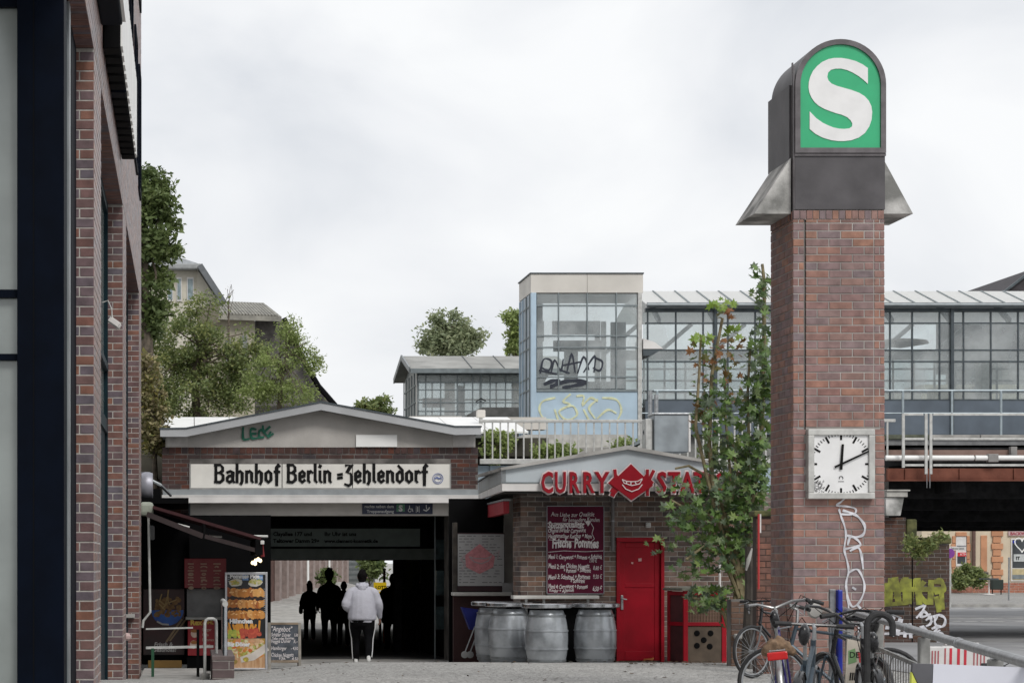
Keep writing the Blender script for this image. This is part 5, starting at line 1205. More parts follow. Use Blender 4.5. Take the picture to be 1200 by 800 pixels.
gr = thing('guard_rail', 'slanting steel guard rail with upright bars on the low brick wall', 'railing', (X(262,sw),yw,zt_))
n = 6
for i in range(n): y_ = yw+.12+i*.42; mb = MB(); mb.tube([(X(264,sw),y_,zt_),(X(264,sw),y_,zt_+.78)],.036 if i==0 else .03,10); mb.build('bar', steel, gr, smooth=True)
mb = MB(); mb.tube([(X(264,sw),yw+.05,zt_+.78),(X(264,sw),yw+2.45,zt_+.78)],.045,12); mb.build('handrail', galv_w, gr, smooth=True)
h1 = thing('hoop_rail', 'white inverted-U hoop rail set in a concrete block before the stall', 'railing', (X(240,76),YD(76),.2))
s_h = 76.; yh = YD(s_h)
mb = MB(); mb.tube([P(240,790,s_h),P(240,730,s_h),P(241,726.5,s_h),P(244,724.5,s_h),P(250,724.5,s_h),P(253,726.5,s_h),P(253.5,730,s_h),P(253.5,765,s_h)],.024,10); mb.build('hoop', galv_w, h1, smooth=True)
mb = MB(); mb.cbox(X(235.5,s_h),X(246,s_h),yh-.08,yh+.08,.0,Z(788.5,s_h),.01); mb.build('footing', conc_l, h1)
h2 = thing('barrier_rail', 'two-bar horizontal rail in front of the food posters of the stall', 'railing', (X(200,74),YD(74),.2))
for b in (736.5, 758.5): mb = MB(); mb.bar(P(171,b,74),P(250 if b>750 else 226,b-1.5,74),.035,.04 if b>750 else .025); mb.build('rail', galv_w, h2)
for a,m_ in ((179,mat('green_post',(.01,.07,.03),.5)),(232,black)): mb = MB(); mb.bar(P(a,795,74),P(a,737 if a>200 else 759,74),.045,.045); mb.build('post', m_, h2)
fl = thing('stall_step', 'low pale concrete kerb in front of the kebab stall', 'kerb', (X(200,76),YD(76),.2))
mb = MB(); mb.cbox(X(163,76),X(240,76),YD(76)-.1,YD(76)+4,-.2,Z(796,76),.01); mb.build('slab', conc_l, fl)
# ---------------------------------------------------------------- people: lofted limbs fused into one continuous skin
def limb(mb, pts, rad, n=16, sub=4, flat=False):
    P_ = [Vector(p) for p in pts]; Q = [Vector((r, r) if not hasattr(r, '__len__') else r) for r in rad]
    def cr(a, b, c, d_, t): return .5*((2*b)+(-a+c)*t+(2*a-5*b+4*c-d_)*t*t+(-a+3*b-3*c+d_)*t**3)
    pp, rr = [], []; m = len(P_)
    for i in range(m-1):
        for k in range(sub):
            t = k/sub; I = (max(i-1,0), i, i+1, min(i+2,m-1))
            pp.append(cr(*[P_[j] for j in I], t)); rr.append(cr(*[Q[j] for j in I], t))
    pp.append(P_[-1]); rr.append(Q[-1])
    # rounded ends
    t0 = (pp[0]-pp[1]).normalized(); t1 = (pp[-1]-pp[-2]).normalized(); a0, a1 = pp[0].copy(), pp[-1].copy(); r0, r1 = rr[0].copy(), rr[-1].copy()
    for q in (.5, .8, .97): 
        m0 = min(r0); m1 = min(r1); f = math.sqrt(1-q*q)
        pp.insert(0, a0+t0*m0*q*(.12 if flat else 1)); rr.insert(0, r0*f); pp.append(a1+t1*m1*q); rr.append(r1*f)
    vs = []; M = len(pp)
    for i in range(M):
        t = (pp[min(i+1,M-1)]-pp[max(i-1,0)]).normalized()
        u = Vector((1,0,0)); u = (u - t*u.dot(t))
        if u.length < .2: u = Vector((0,1,0)) - t*t.y
        u.normalize(); v = t.cross(u)
        vs += [pp[i] + u*math.cos(2*math.pi*k/n)*rr[i][0] + v*math.sin(2*math.pi*k/n)*rr[i][1] for k in range(n)]
    fs = [(i*n+k, i*n+(k+1)%n, (i+1)*n+(k+1)%n, (i+1)*n+k) for i in range(M-1) for k in range(n)]
    fs += [tuple(range(n-1,-1,-1)), tuple((M-1)*n+k for k in range(n))]
    mb.add(vs, fs)
def fuse(mb, name, m, root, vox=.012, smooth=4, folds=0., fscale=.12):
    me = mb.mesh('t'); ob = bpy.data.objects.new('t', me); C.objects.link(ob)
    r = ob.modifiers.new('r', 'REMESH'); r.mode = 'VOXEL'; r.voxel_size = vox; r.use_smooth_shade = True
    if smooth: q = ob.modifiers.new('s', 'SMOOTH'); q.iterations = smooth; q.factor = .5
    if folds:
        tx = bpy.data.textures.new('folds', 'CLOUDS'); tx.noise_scale = fscale; tx.noise_depth = 2
        dsp = ob.modifiers.new('d', 'DISPLACE'); dsp.texture = tx; dsp.strength = folds; dsp.mid_level = .5; dsp.texture_coords = 'LOCAL'
    out = bpy.data.meshes.new_from_object(ob.evaluated_get(bpy.context.evaluated_depsgraph_get())); bpy.data.objects.remove(ob)
    out.name = name; out.materials.clear()
    return link(name, out, m, root, world=False, smooth=True, angle=180)
def hand(mb, w, d, side, k, curl=.6):
    w = Vector(w); d = Vector(d).normalized(); f = Vector((0,1,0)); f = (f-d*f.dot(d)).normalized(); lat = d.cross(f).normalized()
    inw = Vector((-side,0,0)); inw = (inw-d*inw.dot(d)).normalized()
    limb(mb, [w-d*.02*k, w+d*.03*k, w+d*.09*k], [(.022*k,.028*k),(.019*k,.040*k),(.016*k,.042*k)], 12, 2)
    for o, l in ((-.030,.058),(-.010,.074),(.011,.080),(.031,.070)):
        b = w + d*.088*k + f*(o*k)
        m1 = b + d*l*.48*k + inw*.008*k; m2 = m1 + (d*math.cos(curl)+inw*math.sin(curl))*l*.30*k; m3 = m2 + (d*math.cos(curl*1.9)+inw*math.sin(curl*1.9))*l*.24*k
        limb(mb, [b, m1, m2, m3], [.0105*k,.0098*k,.009*k,.0078*k], 8, 2)
    b = w + d*.03*k + f*.036*k
    limb(mb, [b, b+d*.03*k+f*.022*k+inw*.012*k, b+d*.062*k+f*.026*k+inw*.024*k], [.014*k,.012*k,.0095*k], 8, 2)

def person(label, loc, H=1.72, rz=0, top=cloth_b, legs_m=cloth_b, shoes=None, hood=False, long_hair=False, bag=None, stout=1., stride=.16, cap=False, arm=(0.,0.), stripe=False, coat=False, vox=.011):
    k = H/1.76; root = thing('person', label, 'person', loc, rz); S_ = .45+.55*stout; W = stout
    pelz = .93*k
    T = [((0,0,.90*k),(.165*k*W,.125*k*W)),((0,0,1.0*k),(.165*k*W,.125*k*W)),((0,0,1.14*k),(.150*k*W,.115*k*W)),((0,.01,1.28*k),(.168*k*S_,.12*k*S_)),((0,.02,1.39*k),(.165*k*S_,.095*k*S_)),((0,.03,1.46*k),(.10*k*S_,.075*k)),((0,.04,1.52*k),(.058*k,.060*k)),((0,.05,1.57*k),(.055*k,.058*k))]
    sx_ = .175*k*S_
    arms = []
    for sd, sw, bend in ((-1,-.05,arm[0]),(1,.06,arm[1])):
        s_ = Vector((sd*sx_*.97, .015, 1.355*k)); el = Vector((sd*(sx_+.085*k+.02*(W-1)), sw*.3-.02, 1.12*k)); wr = Vector((sd*(sx_+.10*k+.03*(W-1)), sw+.05, .885*k)).lerp(Vector((sd*(sx_-.07), .25, 1.08*k)), bend)
        arms.append((sd, s_, el, wr))
    legs = []
    for sd, off in ((-1, stride), (1, -stride)):
        hx = .092*k*S_; lift = .05 if off < -.1 else 0
        hp = Vector((sd*hx,0,.88*k)); kn = Vector((sd*hx*1.08, off*.45+.035, .49*k)); an = Vector((sd*hx*1.05, off-.02, .085*k+lift))
        legs.append((sd, hp, kn, an, lift))
    # body: one fused surface, with face, ears and fingers
    mb = MB(); limb(mb, [a for a,_ in T], [b for _,b in T])
    for sd, s_, el, wr in arms:
        limb(mb, [Vector((sd*.08*k,.015,1.40*k)), s_, el, wr], [.06*k,.058*k,.042*k,.027*k]); hand(mb, wr, wr-el, sd, k)
    for sd, hp, kn, an, lf in legs:
        limb(mb, [hp, kn, an], [(.088*k,.092*k),.06*k,.04*k]); limb(mb, [an+Vector((0,-.03,-.04)), an+Vector((0,.07,-.05)), an+Vector((0,.16,-.06))], [(.036,.034),(.04,.03),(.036,.02)])
    hy = .06
    limb(mb, [(0,hy+.01,1.56*k),(0,hy+.012,1.62*k),(0,hy,1.70*k),(0,hy-.005,1.735*k)], [(.052*k,.066*k),(.070*k,.088*k),(.075*k,.095*k),(.05*k,.07*k)])
    limb(mb, [(0,hy+.085*k,1.645*k),(0,hy+.112*k,1.612*k),(0,hy+.092*k,1.600*k)], [.008*k,.014*k,.012*k], 8, 2)
    for sd in (-1,1): limb(mb, [(sd*.074*k,hy-.01,1.66*k),(sd*.086*k,hy-.018,1.635*k),(sd*.076*k,hy-.008,1.605*k)], [.008*k,.013*k,.008*k], 8, 2)
    fuse(mb, 'body', skin_m, root, .0085*k, 2)
    mb = MB()
    for sd in (-1,1): mb.lathe([(.002,-.008),(.012,0),(.002,.008)], (sd*.031*k, hy+.088*k, 1.645*k), 8, 'y')
    mb.build('eyes', hair_m, root, world=False, kind=None)
    mb = MB(); mb.ribbon([(-.026*k,1.575*k),(0,1.571*k),(.026*k,1.575*k)], .009, hy+.082*k, hy+.098*k); mb.build('mouth', mat('lip',(.25,.08,.07),.6), root, world=False)
    # trousers
    mb = MB(); limb(mb, [(0,0,.98*k),(0,0,.90*k),(0,0,.84*k)], [(.172*k*W,.134*k*W),(.180*k*W,.142*k*W),(.165*k*W,.135*k*W)])
    for sd, hp, kn, an, lf in legs: limb(mb, [hp, hp.lerp(kn,.5), kn, kn.lerp(an,.6), an+Vector((0,0,.01))], [(.105*k*S_,.11*k*S_),(.095*k*S_,.10*k*S_),(.075*k,.08*k),(.068*k,.072*k),(.060*k,.066*k)])
    fuse(mb, 'trousers', legs_m, root, vox, 3, .012, .10)
    for sd, hp, kn, an, lf in legs:
        mb = MB(); b = Vector((an.x, an.y, .047+lf))
        limb(mb, [b+Vector((0,-.065*k,.0)), b+Vector((0,.03*k,.002)), b+Vector((sd*.01,.12*k,-.008)), b+Vector((sd*.014,.175*k,-.014))], [(.037*k,.044*k),(.042*k,.044*k),(.047*k,.034*k),(.036*k,.024*k)])
        limb(mb, [b+Vector((0,-.03,.0)), b+Vector((0,-.025,.055*k))], [.042*k,.044*k]); o = fuse(mb, 'shoe', shoes or cloth_b, root, .009, 2)
    # upper garment
    mb = MB(); zl = (.80 if not coat else .62)*k
    prof = [((0,0,zl),(.178*k*W,.142*k*W)),((0,0,zl+.07*k),(.192*k*W,.155*k*W)),((0,-.005,1.08*k),(.182*k*W,.15*k*W)),((0,0,1.26*k),(.192*k*S_,.145*k*S_)),((0,.015,1.375*k),(.165*k*S_,.115*k*S_)),((0,.025,1.45*k),(.118*k*S_,.088*k)),((0,.035,1.50*k),(.075*k,.075*k))]
    if hood: prof[0] = ((0,0,zl),(.165*k*W,.13*k*W)); prof.insert(1, ((0,0,zl+.035*k),(.167*k*W,.132*k*W)))
    limb(mb, [a for a,_ in prof], [b for _,b in prof], flat=True)
    for sd, s_, el, wr in arms:
        e2 = wr.lerp(el, .05); limb(mb, [Vector((sd*.07*k,.018,1.405*k)), s_, s_.lerp(el,.55), el, el.lerp(e2,.6), e2], [.066*k,(.070*k*S_,.080*k*S_),.072*k*S_,.069*k*S_,.060*k,.045*k])
    fuse(mb, 'hoodie' if hood else 'jacket', top, root, vox, 3, .015 if hood else .012, .17)
    if hood:
        mb = MB(); limb(mb, [(-.085*k,.075,1.50*k),(-.085*k,.01,1.49*k),(-.045*k,-.055,1.465*k),(0,-.078,1.455*k),(.045*k,-.055,1.465*k),(.085*k,.01,1.49*k),(.085*k,.075,1.50*k)], [.028,.042,.050,.054,.050,.042,.028], 12, 3)
        limb(mb, [(0,-.055,1.50*k),(0,-.095,1.43*k),(0,-.10,1.375*k)], [(.07,.035),(.075,.03),(.035,.018)])
        fuse(mb, 'hood', top, root, .011, 3, .014, .09)
        for sd, s_, el, wr in arms:
            mb = MB(); d_ = (wr-el).normalized(); mb.tube([wr-d_*.045, wr-d_*.012], [.044*k,.036*k], 14); mb.build('cuff', top, root, world=False, smooth=True)
    if stripe:
        for sd, hp, kn, an, lf in legs:
            mb = MB(); mb.tube([hp+Vector((sd*.108*k*S_,-.035,-.02)), hp.lerp(kn,.5)+Vector((sd*.100*k*S_,-.035,0)), kn+Vector((sd*.080*k,-.035,0)), kn.lerp(an,.6)+Vector((sd*.070*k,-.03,0)), an+Vector((sd*.058*k,-.03,.02))], .0085, 6); mb.build('side_stripe', print_w, root, world=False, smooth=True)
    mb = MB(); limb(mb, [(0,hy-.035,1.60*k),(0,hy-.025,1.67*k),(0,hy-.008,1.722*k)], [(.080*k,.070*k),(.096*k,.094*k),(.070*k,.080*k)])
    if long_hair: limb(mb, [(0,hy-.04,1.66*k),(0,hy-.065,1.52*k),(0,hy-.085,1.38*k)], [(.09*k,.06*k),(.098*k,.055*k),(.06*k,.035*k)])
    fuse(mb, 'hair', hair_m, root, .012, 2, .018, .04)
    if cap:
        mb = MB(); limb(mb, [(0,hy-.01,1.69*k),(0,hy-.01,1.74*k),(.01,hy-.02,1.785*k)], [(.10*k,.11*k),(.108*k,.115*k),(.07*k,.07*k)]); fuse(mb, 'bobble_hat', hair_m, root, .012, 1, .05, .05)
    if bag:
        b_ = thing('shoulder_bag', bag, 'bag', Vector(loc)+Vector((-.27*k,-.02,.92*k)))
        mb = MB(); limb(mb, [(0,0,-.08),(0,0,.06),(0,0,.11)], [(.06,.14),(.055,.13),(.03,.10)]); fuse(mb, 'bag_body', cloth_b, b_, .012, 2)
        mb = MB(); mb.tube([(0,.09,.12),(.06,.07,.32),(.16,.03,.50),(.08,-.07,.32),(0,-.09,.12)], .012, 6); mb.build('strap', cloth_b, b_, world=False)
    return root
def at_g(px, s): x, y = X(px,s), YD(s); return (x, y, gz(x,y)+.012)
sm = 62.6
person('stocky man in a light grey hoodie and striped black track trousers walking into the underpass', at_g(424.5,sm), H=1.76, hood=True, top=hood_m, shoes=shoe_w, stout=1.40, stride=.21, stripe=True, arm=(.55,.0), rz=R(-4))
person('long-haired woman in silhouette with a shoulder bag, leftmost figure in the underpass', at_g(363,41), H=1.66, long_hair=True, bag='dark shoulder bag carried by the leftmost woman in the underpass', coat=True, stride=.06, rz=R(8), arm=(.3,.1), vox=.016)  # underpass figures: silhouette darkness put into near-black clothing
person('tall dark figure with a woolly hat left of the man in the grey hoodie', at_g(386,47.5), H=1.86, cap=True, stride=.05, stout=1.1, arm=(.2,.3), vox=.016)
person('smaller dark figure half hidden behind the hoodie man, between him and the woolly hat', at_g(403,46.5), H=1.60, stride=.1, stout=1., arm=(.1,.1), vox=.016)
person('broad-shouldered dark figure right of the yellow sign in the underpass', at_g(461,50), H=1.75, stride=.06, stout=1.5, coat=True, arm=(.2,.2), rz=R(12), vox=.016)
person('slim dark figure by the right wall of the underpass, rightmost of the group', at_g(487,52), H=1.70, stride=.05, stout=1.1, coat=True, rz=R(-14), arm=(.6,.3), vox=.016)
# ---------------------------------------------------------------- railway embankment, lift tower, platform buildings
emb_m = mat('embankment_soil', (.07,.065,.05), .95, var=.4, scale=2, bump=.5)
mb = MB(); mb.box(5.66,14.4,49.5,59.6,-.8,3.7); mb.box(7.61,14.4,59.601,84,-.8,4.4); mb.box(-60,7.605,50.5,84,4.21,4.6); mb.box(-60,-.36,50.5,84,-.8,4.205); mb.build('embankment', emb_m, kind='structure')
mb = MB(); mb.box(8.2,120,66.9,71.6,4.7,6.3); mb.box(6.,11.5,69.8,76,4.7,5.6); mb.build('platform', mat('platform_concrete',(.22,.22,.21),.9,var=.2), kind='structure')
poly_w = bpy.data.materials.new('milky_roof_sheet'); poly_w.use_nodes = True
nt = poly_w.node_tree; b = nt.nodes['Principled BSDF']; b.inputs['Base Color'].default_value = (.88,.88,.86,1); b.inputs['Roughness'].default_value = .5
tr_ = nt.nodes.new('ShaderNodeBsdfTranslucent'); tr_.inputs['Color'].default_value = (.85,.86,.86,1); mx_ = nt.nodes.new('ShaderNodeMixShader'); mx_.inputs[0].default_value = .45
nt.links.new(b.outputs[0], mx_.inputs[1]); nt.links.new(tr_.outputs[0], mx_.inputs[2]); nt.links.new(mx_.outputs[0], nt.nodes['Material Output'].inputs['Surface'])
# --- lift tower
s = 45.; y0 = YD(s)
tw = thing('lift_tower', 'boxy glazed lift tower with pale blue panels, cream top and black graffiti on its glass', 'tower', (X(688,s),y0+1,4.5))
xl, xr, yb_ = X(622,s), X(752,s), y0+2.15
z = lambda p: Z(p,s)
mb = MB(); mb.box(xl,xr+.03,y0-.03,yb_+.05,z(343),z(321)); mb.build('top_panel', cream, tw)
mb = MB(); mb.box(xl-.03,xr+.05,y0-.06,yb_+.08,z(321),z(319.6)); mb.build('roof_edge', frame_d, tw)
mb = MB(); mb.box(X(688,s)-.008,X(688,s)+.008,y0-.035,y0-.029,z(343),z(321)); mb.build('panel_joint', mat('joint_grey',(.35,.33,.3),.8), tw)
mb = MB(); mb.box(X(628.5,s),X(747,s),y0-.01,y0+.04,4.55,z(457.5)); lowp = mb.build('lower_panel', blue_p, tw)
mb = MB(); mb.cbox(xl,X(628.3,s),y0-.05,y0+.1,4.55,z(343.2),.01); mb.build('corner_post', blue_p, tw)
mb = MB(); mb.cbox(X(747.2,s),xr,y0-.05,y0+.15,4.55,z(343.2),.01); mb.build('corner_post', galv_w, tw)
mb = MB(); mb.box(X(628.5,s),X(747,s),y0-.04,y0+.05,z(458.6),z(456)); mb.build('sill', frame_g, tw)
cols = [628.5,654.5,688,722,747]; rows = [343.5,358,393.5,407,441.5,456]
for a in cols[1:-1]: mb = MB(); mb.cbox(X(a-.7,s),X(a+.7,s),y0-.035,y0+.04,z(456),z(343.3),.004); mb.build('mullion', frame_g, tw)
for b_ in rows[1:-1]: mb = MB(); mb.box(X(628.5,s),X(747,s),y0-.03,y0+.035,z(b_+.8),z(b_-.8)); mb.build('transom', frame_g, tw)
for a,a2 in zip(cols,cols[1:]):
    for b_,b2 in zip(rows,rows[1:]): mb = MB(); mb.box(X(a+.7,s)+.002,X(a2-.7,s)-.002,y0+.0,y0+.008,z(b2-.8),z(b_+.8)); mb.build('pane', glass, tw)
# left flank
mb = MB(); mb.box(xl+.01,xl+.04,y0+.1,yb_,4.55,z(343.2)-.01); mb.build('flank_glass', mat('flank_panel',(.33,.40,.46),.4,var=.12,scale=1.5), tw)
for f in (0.02,.35,.68,.96): mb = MB(); y_ = y0+.1+f*(yb_-y0-.15); mb.cbox(xl-.02,xl+.009,y_,y_+.06,4.55,z(343.5)-.02,.004); mb.build('flank_mullion', blue_p if f>.5 else frame_g, tw)
for b_ in rows[1:]: mb = MB(); mb.box(xl-.012,xl+.009,y0+.1,yb_,z(b_+.8),z(b_-.8)); mb.build('flank_transom', frame_g, tw)
mb = MB(); mb.box(xl+.3,xr-.3,yb_-.1,yb_-.06,z(456),z(440)); mb.box(xl+.05,X(650,s),yb_-.05,yb_,z(456),z(345)); mb.build('rear_wall', mat('lift_rear',(.30,.31,.30),.7,var=.1), tw, kind='stuff')
for a,a2,b_,b2,m_ in ((655,712,371,387,frame_d),(727,745,371,455,frame_d),(706,712,371,456,frame_d),(668,684,395,455,mat('lift_car_grey',(.14,.15,.15),.5)),(655,712,395,408,frame_d),(714,720,371,455,galv_w),(628,645,371,395,mat('lift_car_light',(.33,.33,.32),.5))):
    mb = MB(); q = y0+.8+random.uniform(0,.6); mb.cbox(X(a,s),X(a2,s),q,q+.1,z(b2),z(b_),.01); mb.build('inner_fitting', m_, tw)
mb = MB(); mb.box(xl+.05,xr-.05,y0+.1,yb_,z(345),z(343.4)); mb.build('ceiling', white_p, tw)
mb = MB(); mb.box(xl+.05,xr-.05,y0+.1,yb_,z(458),z(457)); mb.build('floor', grey_m, tw)
# graffiti on glass and on the blue panel
SMOOTH[0] = 1
mb = MB(); gp_ = lambda pts: [(X(a,s),z(b)) for a,b in pts]
for pts in ([(633,437),(637,421),(646,423),(643,434),(634,430)],[(646,436),(650,422),(657,434),(660,421)],[(658,434),(667,437)],[(664,437),(670,415),(674,436)],[(660,428),(680,424)],[(677,437),(684,418),(690,433)],[(684,436),(697,417),(696,436)],[(697,419),(706,424),(703,434),(695,431)],[(632,434),(652,438)]): mb.ribbon(gp_(pts), .045, y0-.012, y0-.001)
for pts in ([(638,450),(648,446),(654,446),(650,451),(645,453),(662,447),(676,446),(687,448),(676,451),(660,454)],): mb.ribbon(gp_(pts), .09, y0-.013, y0-.001)
mb.build('glass_graffiti', spray_k, tw, kind='stuff')
mb = MB()
for pts in ([(650,466),(636,470),(632,480),(638,491),(650,492)],[(668,462),(660,470),(668,474),(655,482),(664,492),(676,486),(672,476),(664,476)],[(676,464),(684,464),(683,474),(692,466),(700,470)],[(700,468),(690,478),(697,490)],[(706,466),(722,468),(728,480),(724,491)],[(700,490),(712,480),(722,484)],[(650,480),(654,492)],[(684,480),(690,492)]): mb.ribbon(gp_(pts), .05, y0-.022, y0-.011)
mb.build('panel_graffiti', spray_p, lowp, kind='stuff'); SMOOTH[0] = 0
mb = MB()
prof = [(-.02,.0),(.0,.28),(.06,.46),(.16,.58)]
mb = MB(); mb.box(X(607,49),X(742,49),YD(49)-.1,YD(49)+2.,3.6,Z(524,49)); mb.build('plinth', conc_l, tw)
mb = MB(); q = [(X(607,49),Z(523.9,49)),(X(742,49),Z(523.9,49)),(X(735,49),Z(509,49)),(X(614,49),Z(509,49))]; mb.poly(q, YD(49)-.05, YD(49)+1.8); mb.build('plinth_cap', mat('pale_plinth',(.48,.47,.44),.8,var=.15), tw)
# little hood lamp on the tower's right
hl = thing('hood_lamp', 'pale wedge-shaped hood with dark underside jutting from the right of the lift tower', 'canopy', (X(757,s),y0,7.4))
mb = MB(); a = [P(752.5,397,s),P(752.5,409,s),P(776,409,s),P(766,401,s)]; mb.add([v+Vector((.01,-.1,0)) for v in a]+[v+Vector((.01,1.0,0)) for v in a], [(0,1,2,3),(7,6,5,4),(4,5,1,0),(5,6,2,1),(6,7,3,2),(7,4,0,3)]); mb.build('hood', white_p, hl)
mb = MB(); a = [P(752.5,409.2,s),P(752.5,417,s),P(762,417,s),P(775,409.2,s)]; mb.add([v+Vector((.01,-.08,0)) for v in a]+[v+Vector((.01,.98,0)) for v in a], [(0,1,2,3),(7,6,5,4),(4,5,1,0),(5,6,2,1),(6,7,3,2),(7,4,0,3)]); mb.build('underside', frame_d, hl)
# --- left platform building
lp = thing('waiting_building', 'low glazed platform building with grey felt saddle roof left of the lift tower', 'building', (8,72,5.6))
X0 = 6.5; ye, yr, yz = 70., 72.6, 75.3; ze, zr = 7.64, 8.22; X1 = 11.2
mb = MB(); t = .10
mb.add([(X0,ye,ze),(X1,ye,ze),(X1,yr,zr),(X0,yr,zr),(X0,ye,ze-t),(X1,ye,ze-t),(X1,yr,zr-t),(X0,yr,zr-t)], [(0,1,2,3),(7,6,5,4),(4,5,1,0),(5,6,2,1),(6,7,3,2),(7,4,0,3)]); mb.build('roof_slope', roof_g, lp)
mb = MB(); mb.add([(X0,yr+.002,zr),(X1,yr+.002,zr),(X1,yz,7.7),(X0,yz,7.7),(X0,yr+.002,zr-t),(X1,yr+.002,zr-t),(X1,yz,7.7-t),(X0,yz,7.7-t)], [(0,1,2,3),(7,6,5,4),(4,5,1,0),(5,6,2,1),(6,7,3,2),(7,4,0,3)]); mb.build('roof_slope', roof_g, lp)
for xx in (8.3,9.25): mb = MB(); mb.bar((xx,ye,ze+.012),(xx,yr,zr+.012),.02,.02); mb.build('felt_joint', frame_d, lp)
mb = MB(); mb.box(X0-.0,X1,ye-.04,ye-.003,ze-.14,ze-.01); mb.build('gutter', frame_g, lp)
mb = MB(); mb.bar((X0-.03,ye,ze-.04),(X0-.03,yr,zr-.04),.04,.16); mb.bar((X0-.03,yr,zr-.04),(X0-.03,yz,7.66),.04,.16); mb.build('barge_board', grey_m, lp)
xw = 6.78; yw_ = 70.35; sw_ = F/yw_; zz_ = lambda p: Z(p,sw_); xx_ = lambda p: X(p,sw_)
mb = MB(); mb.box(xw+.02,X1,yw_+.02,yw_+.06,zz_(439),ze-.05); mb.build('header', frame_g, lp)
rows = [439,448,456.5,471.5,481.5,489]; cols = [489.5,499,516.5,536,554,563.5,574.5,592.5,609,620]
for b_ in rows: mb = MB(); mb.box(xw,X1,yw_-.02,yw_+.04,zz_(b_+.6),zz_(b_-.6)); mb.build('transom', frame_g, lp)
for a in cols: mb = MB(); e = 1.1 if a in (563.5,) else .6; mb.box(xx_(a-e),xx_(a+e),yw_-.028,yw_+.05,5.5,zz_(436)); mb.build('mullion', frame_g, lp)
for a,a2 in zip(cols,cols[1:]):
    for b_,b2 in zip(rows,rows[1:]): mb = MB(); mb.box(xx_(a+.6),xx_(a2-.6),yw_+.0,yw_+.008,zz_(b2-.6),zz_(b_+.6)); mb.build('pane', glass, lp)
mb = MB(); mb.cbox(xw-.06,xx_(489)-.02,yw_-.03,yw_+.12,5.4,ze-.08,.01); mb.build('corner_post', galv_w, lp)
mb = MB(); mb.box(xw+.02,X1,74.6,74.62,5.4,7.6); mb.build('rear_glazing', glass_c, lp)
for i in range(9): mb = MB(); mb.box(xw+.3+i*.5,xw+.34+i*.5,74.55,74.59,5.4,7.6); mb.build('rear_mullion', frame_g, lp)
for b_ in (6.0,6.5,7.0): mb = MB(); mb.box(xw,X1,74.53,74.549,b_,b_+.05); mb.build('rear_transom', frame_g, lp)
mb = MB(); mb.box(xw-.02,xw+.02,yw_+.12,74.7,5.5,7.65); mb.add([(xw,yw_,7.6),(xw,yr,zr-.12),(xw,74.9,7.62),(xw+.03,yw_,7.6),(xw+.03,yr,zr-.12),(xw+.03,74.9,7.62)], [(0,2,1),(3,4,5),(0,1,4,3),(1,2,5,4),(2,0,3,5)]); mb.build('side_wall', mat('side_glazing',(.22,.24,.24),.4,var=.3,scale=2), lp)
for i in range(6): mb = MB(); y_ = yw_+.2+i*.85; mb.box(xw-.05,xw-.021,y_,y_+.07,5.5,7.6); mb.build('side_mullion', frame_g, lp)
for b_ in (6.1,6.7,7.2): mb = MB(); mb.box(xw-.045,xw-.0215,yw_+.12,74.7,b_,b_+.04); mb.build('side_transom', frame_g, lp)
mb = MB(); mb.bar(P(557,471,sw_)+Vector((0,-.1,0)),P(563,467,sw_)+Vector((0,-.1,0)),.05,.03); mb.bar(P(563,467,sw_)+Vector((0,-.1,0)),P(569,470,sw_)+Vector((0,-.1,0)),.05,.03); mb.build('open_flap', black, lp)
mb = MB(); mb.box(xx_(500),xx_(535),yw_+1.2,yw_+1.3,zz_(474),zz_(463)); mb.build('red_bench', mat('faded_red',(.28,.10,.09),.7), lp)
mb = MB(); mb.box(xx_(541),xx_(548),yw_+1.,yw_+1.3,5.5,zz_(449)); mb.build('inner_post', frame_d, lp)
# pale roof pieces between gable and building
for (a,a2,b_,b2,s_,m_) in ((480,541,497,487.5,52,cream),(542,558,499,494,50,white_b),(565,640,495,488.5,52,cream)):
    mb = MB(); mb.box(X(a,s_),X(a2,s_),YD(s_),YD(s_)+.5,Z(b_+8,s_),Z(b2,s_)); mb.build('roof_kerb', m_, lp)
pc = thing('vent_box', 'small pale square vent box at the left end of the terrace railing', 'vent', (X(564,54),YD(54),5))
mb = MB(); mb.cbox(X(559,54),X(569,54),YD(54),YD(54)+.2,Z(489,54),Z(480,54),.02); mb.build('box', cream, pc); mb = MB(); mb.box(X(562,54),X(566,54),YD(54)+.05,YD(54)+.12,Z(505,54),Z(489,54)); mb.build('post', galv_w, pc)
# --- long glazed platform hall on the right
s = 42.; y0 = YD(s); z = lambda p: Z(p,s); x_ = lambda p: X(p,s)
ph = thing('platform_hall', 'long glazed steel platform hall with milky ribbed roof reaching behind the clock pillar', 'hall', (20,67,6))
xa, xb = x_(752)+.1, 36.
ze, yr, zr = z(357), 68.7, 9.75
n = int((xb-xa)/.62)
for i in range(n):
    a = xa+i*(xb-xa)/n; a2 = xa+(i+1)*(xb-xa)/n-.045
    mb = MB(); mb.add([(a,y0-.15,ze),(a2,y0-.15,ze),(a2,yr,zr),(a,yr,zr),(a,y0-.15,ze-.02),(a2,y0-.15,ze-.02),(a2,yr,zr-.02),(a,yr,zr-.02)], [(0,1,2,3),(7,6,5,4),(4,5,1,0),(5,6,2,1),(6,7,3,2),(7,4,0,3)]); mb.build('roof_sheet', poly_w, ph)
    mb = MB(); mb.bar((a2+.022,y0-.16,ze+.0),(a2+.022,yr,zr+.0),.045,.045); mb.build('roof_rib', frame_g, ph)
mb = MB(); mb.add([(xa,yr+.03,zr),(xb,yr+.03,zr),(xb,71.6,9.1),(xa,71.6,9.1),(xa,yr+.03,zr-.02),(xb,yr+.03,zr-.02),(xb,71.6,9.08),(xa,71.6,9.08)], [(0,1,2,3),(7,6,5,4),(4,5,1,0),(5,6,2,1),(6,7,3,2),(7,4,0,3)]); mb.build('rear_roof', poly_w, ph)
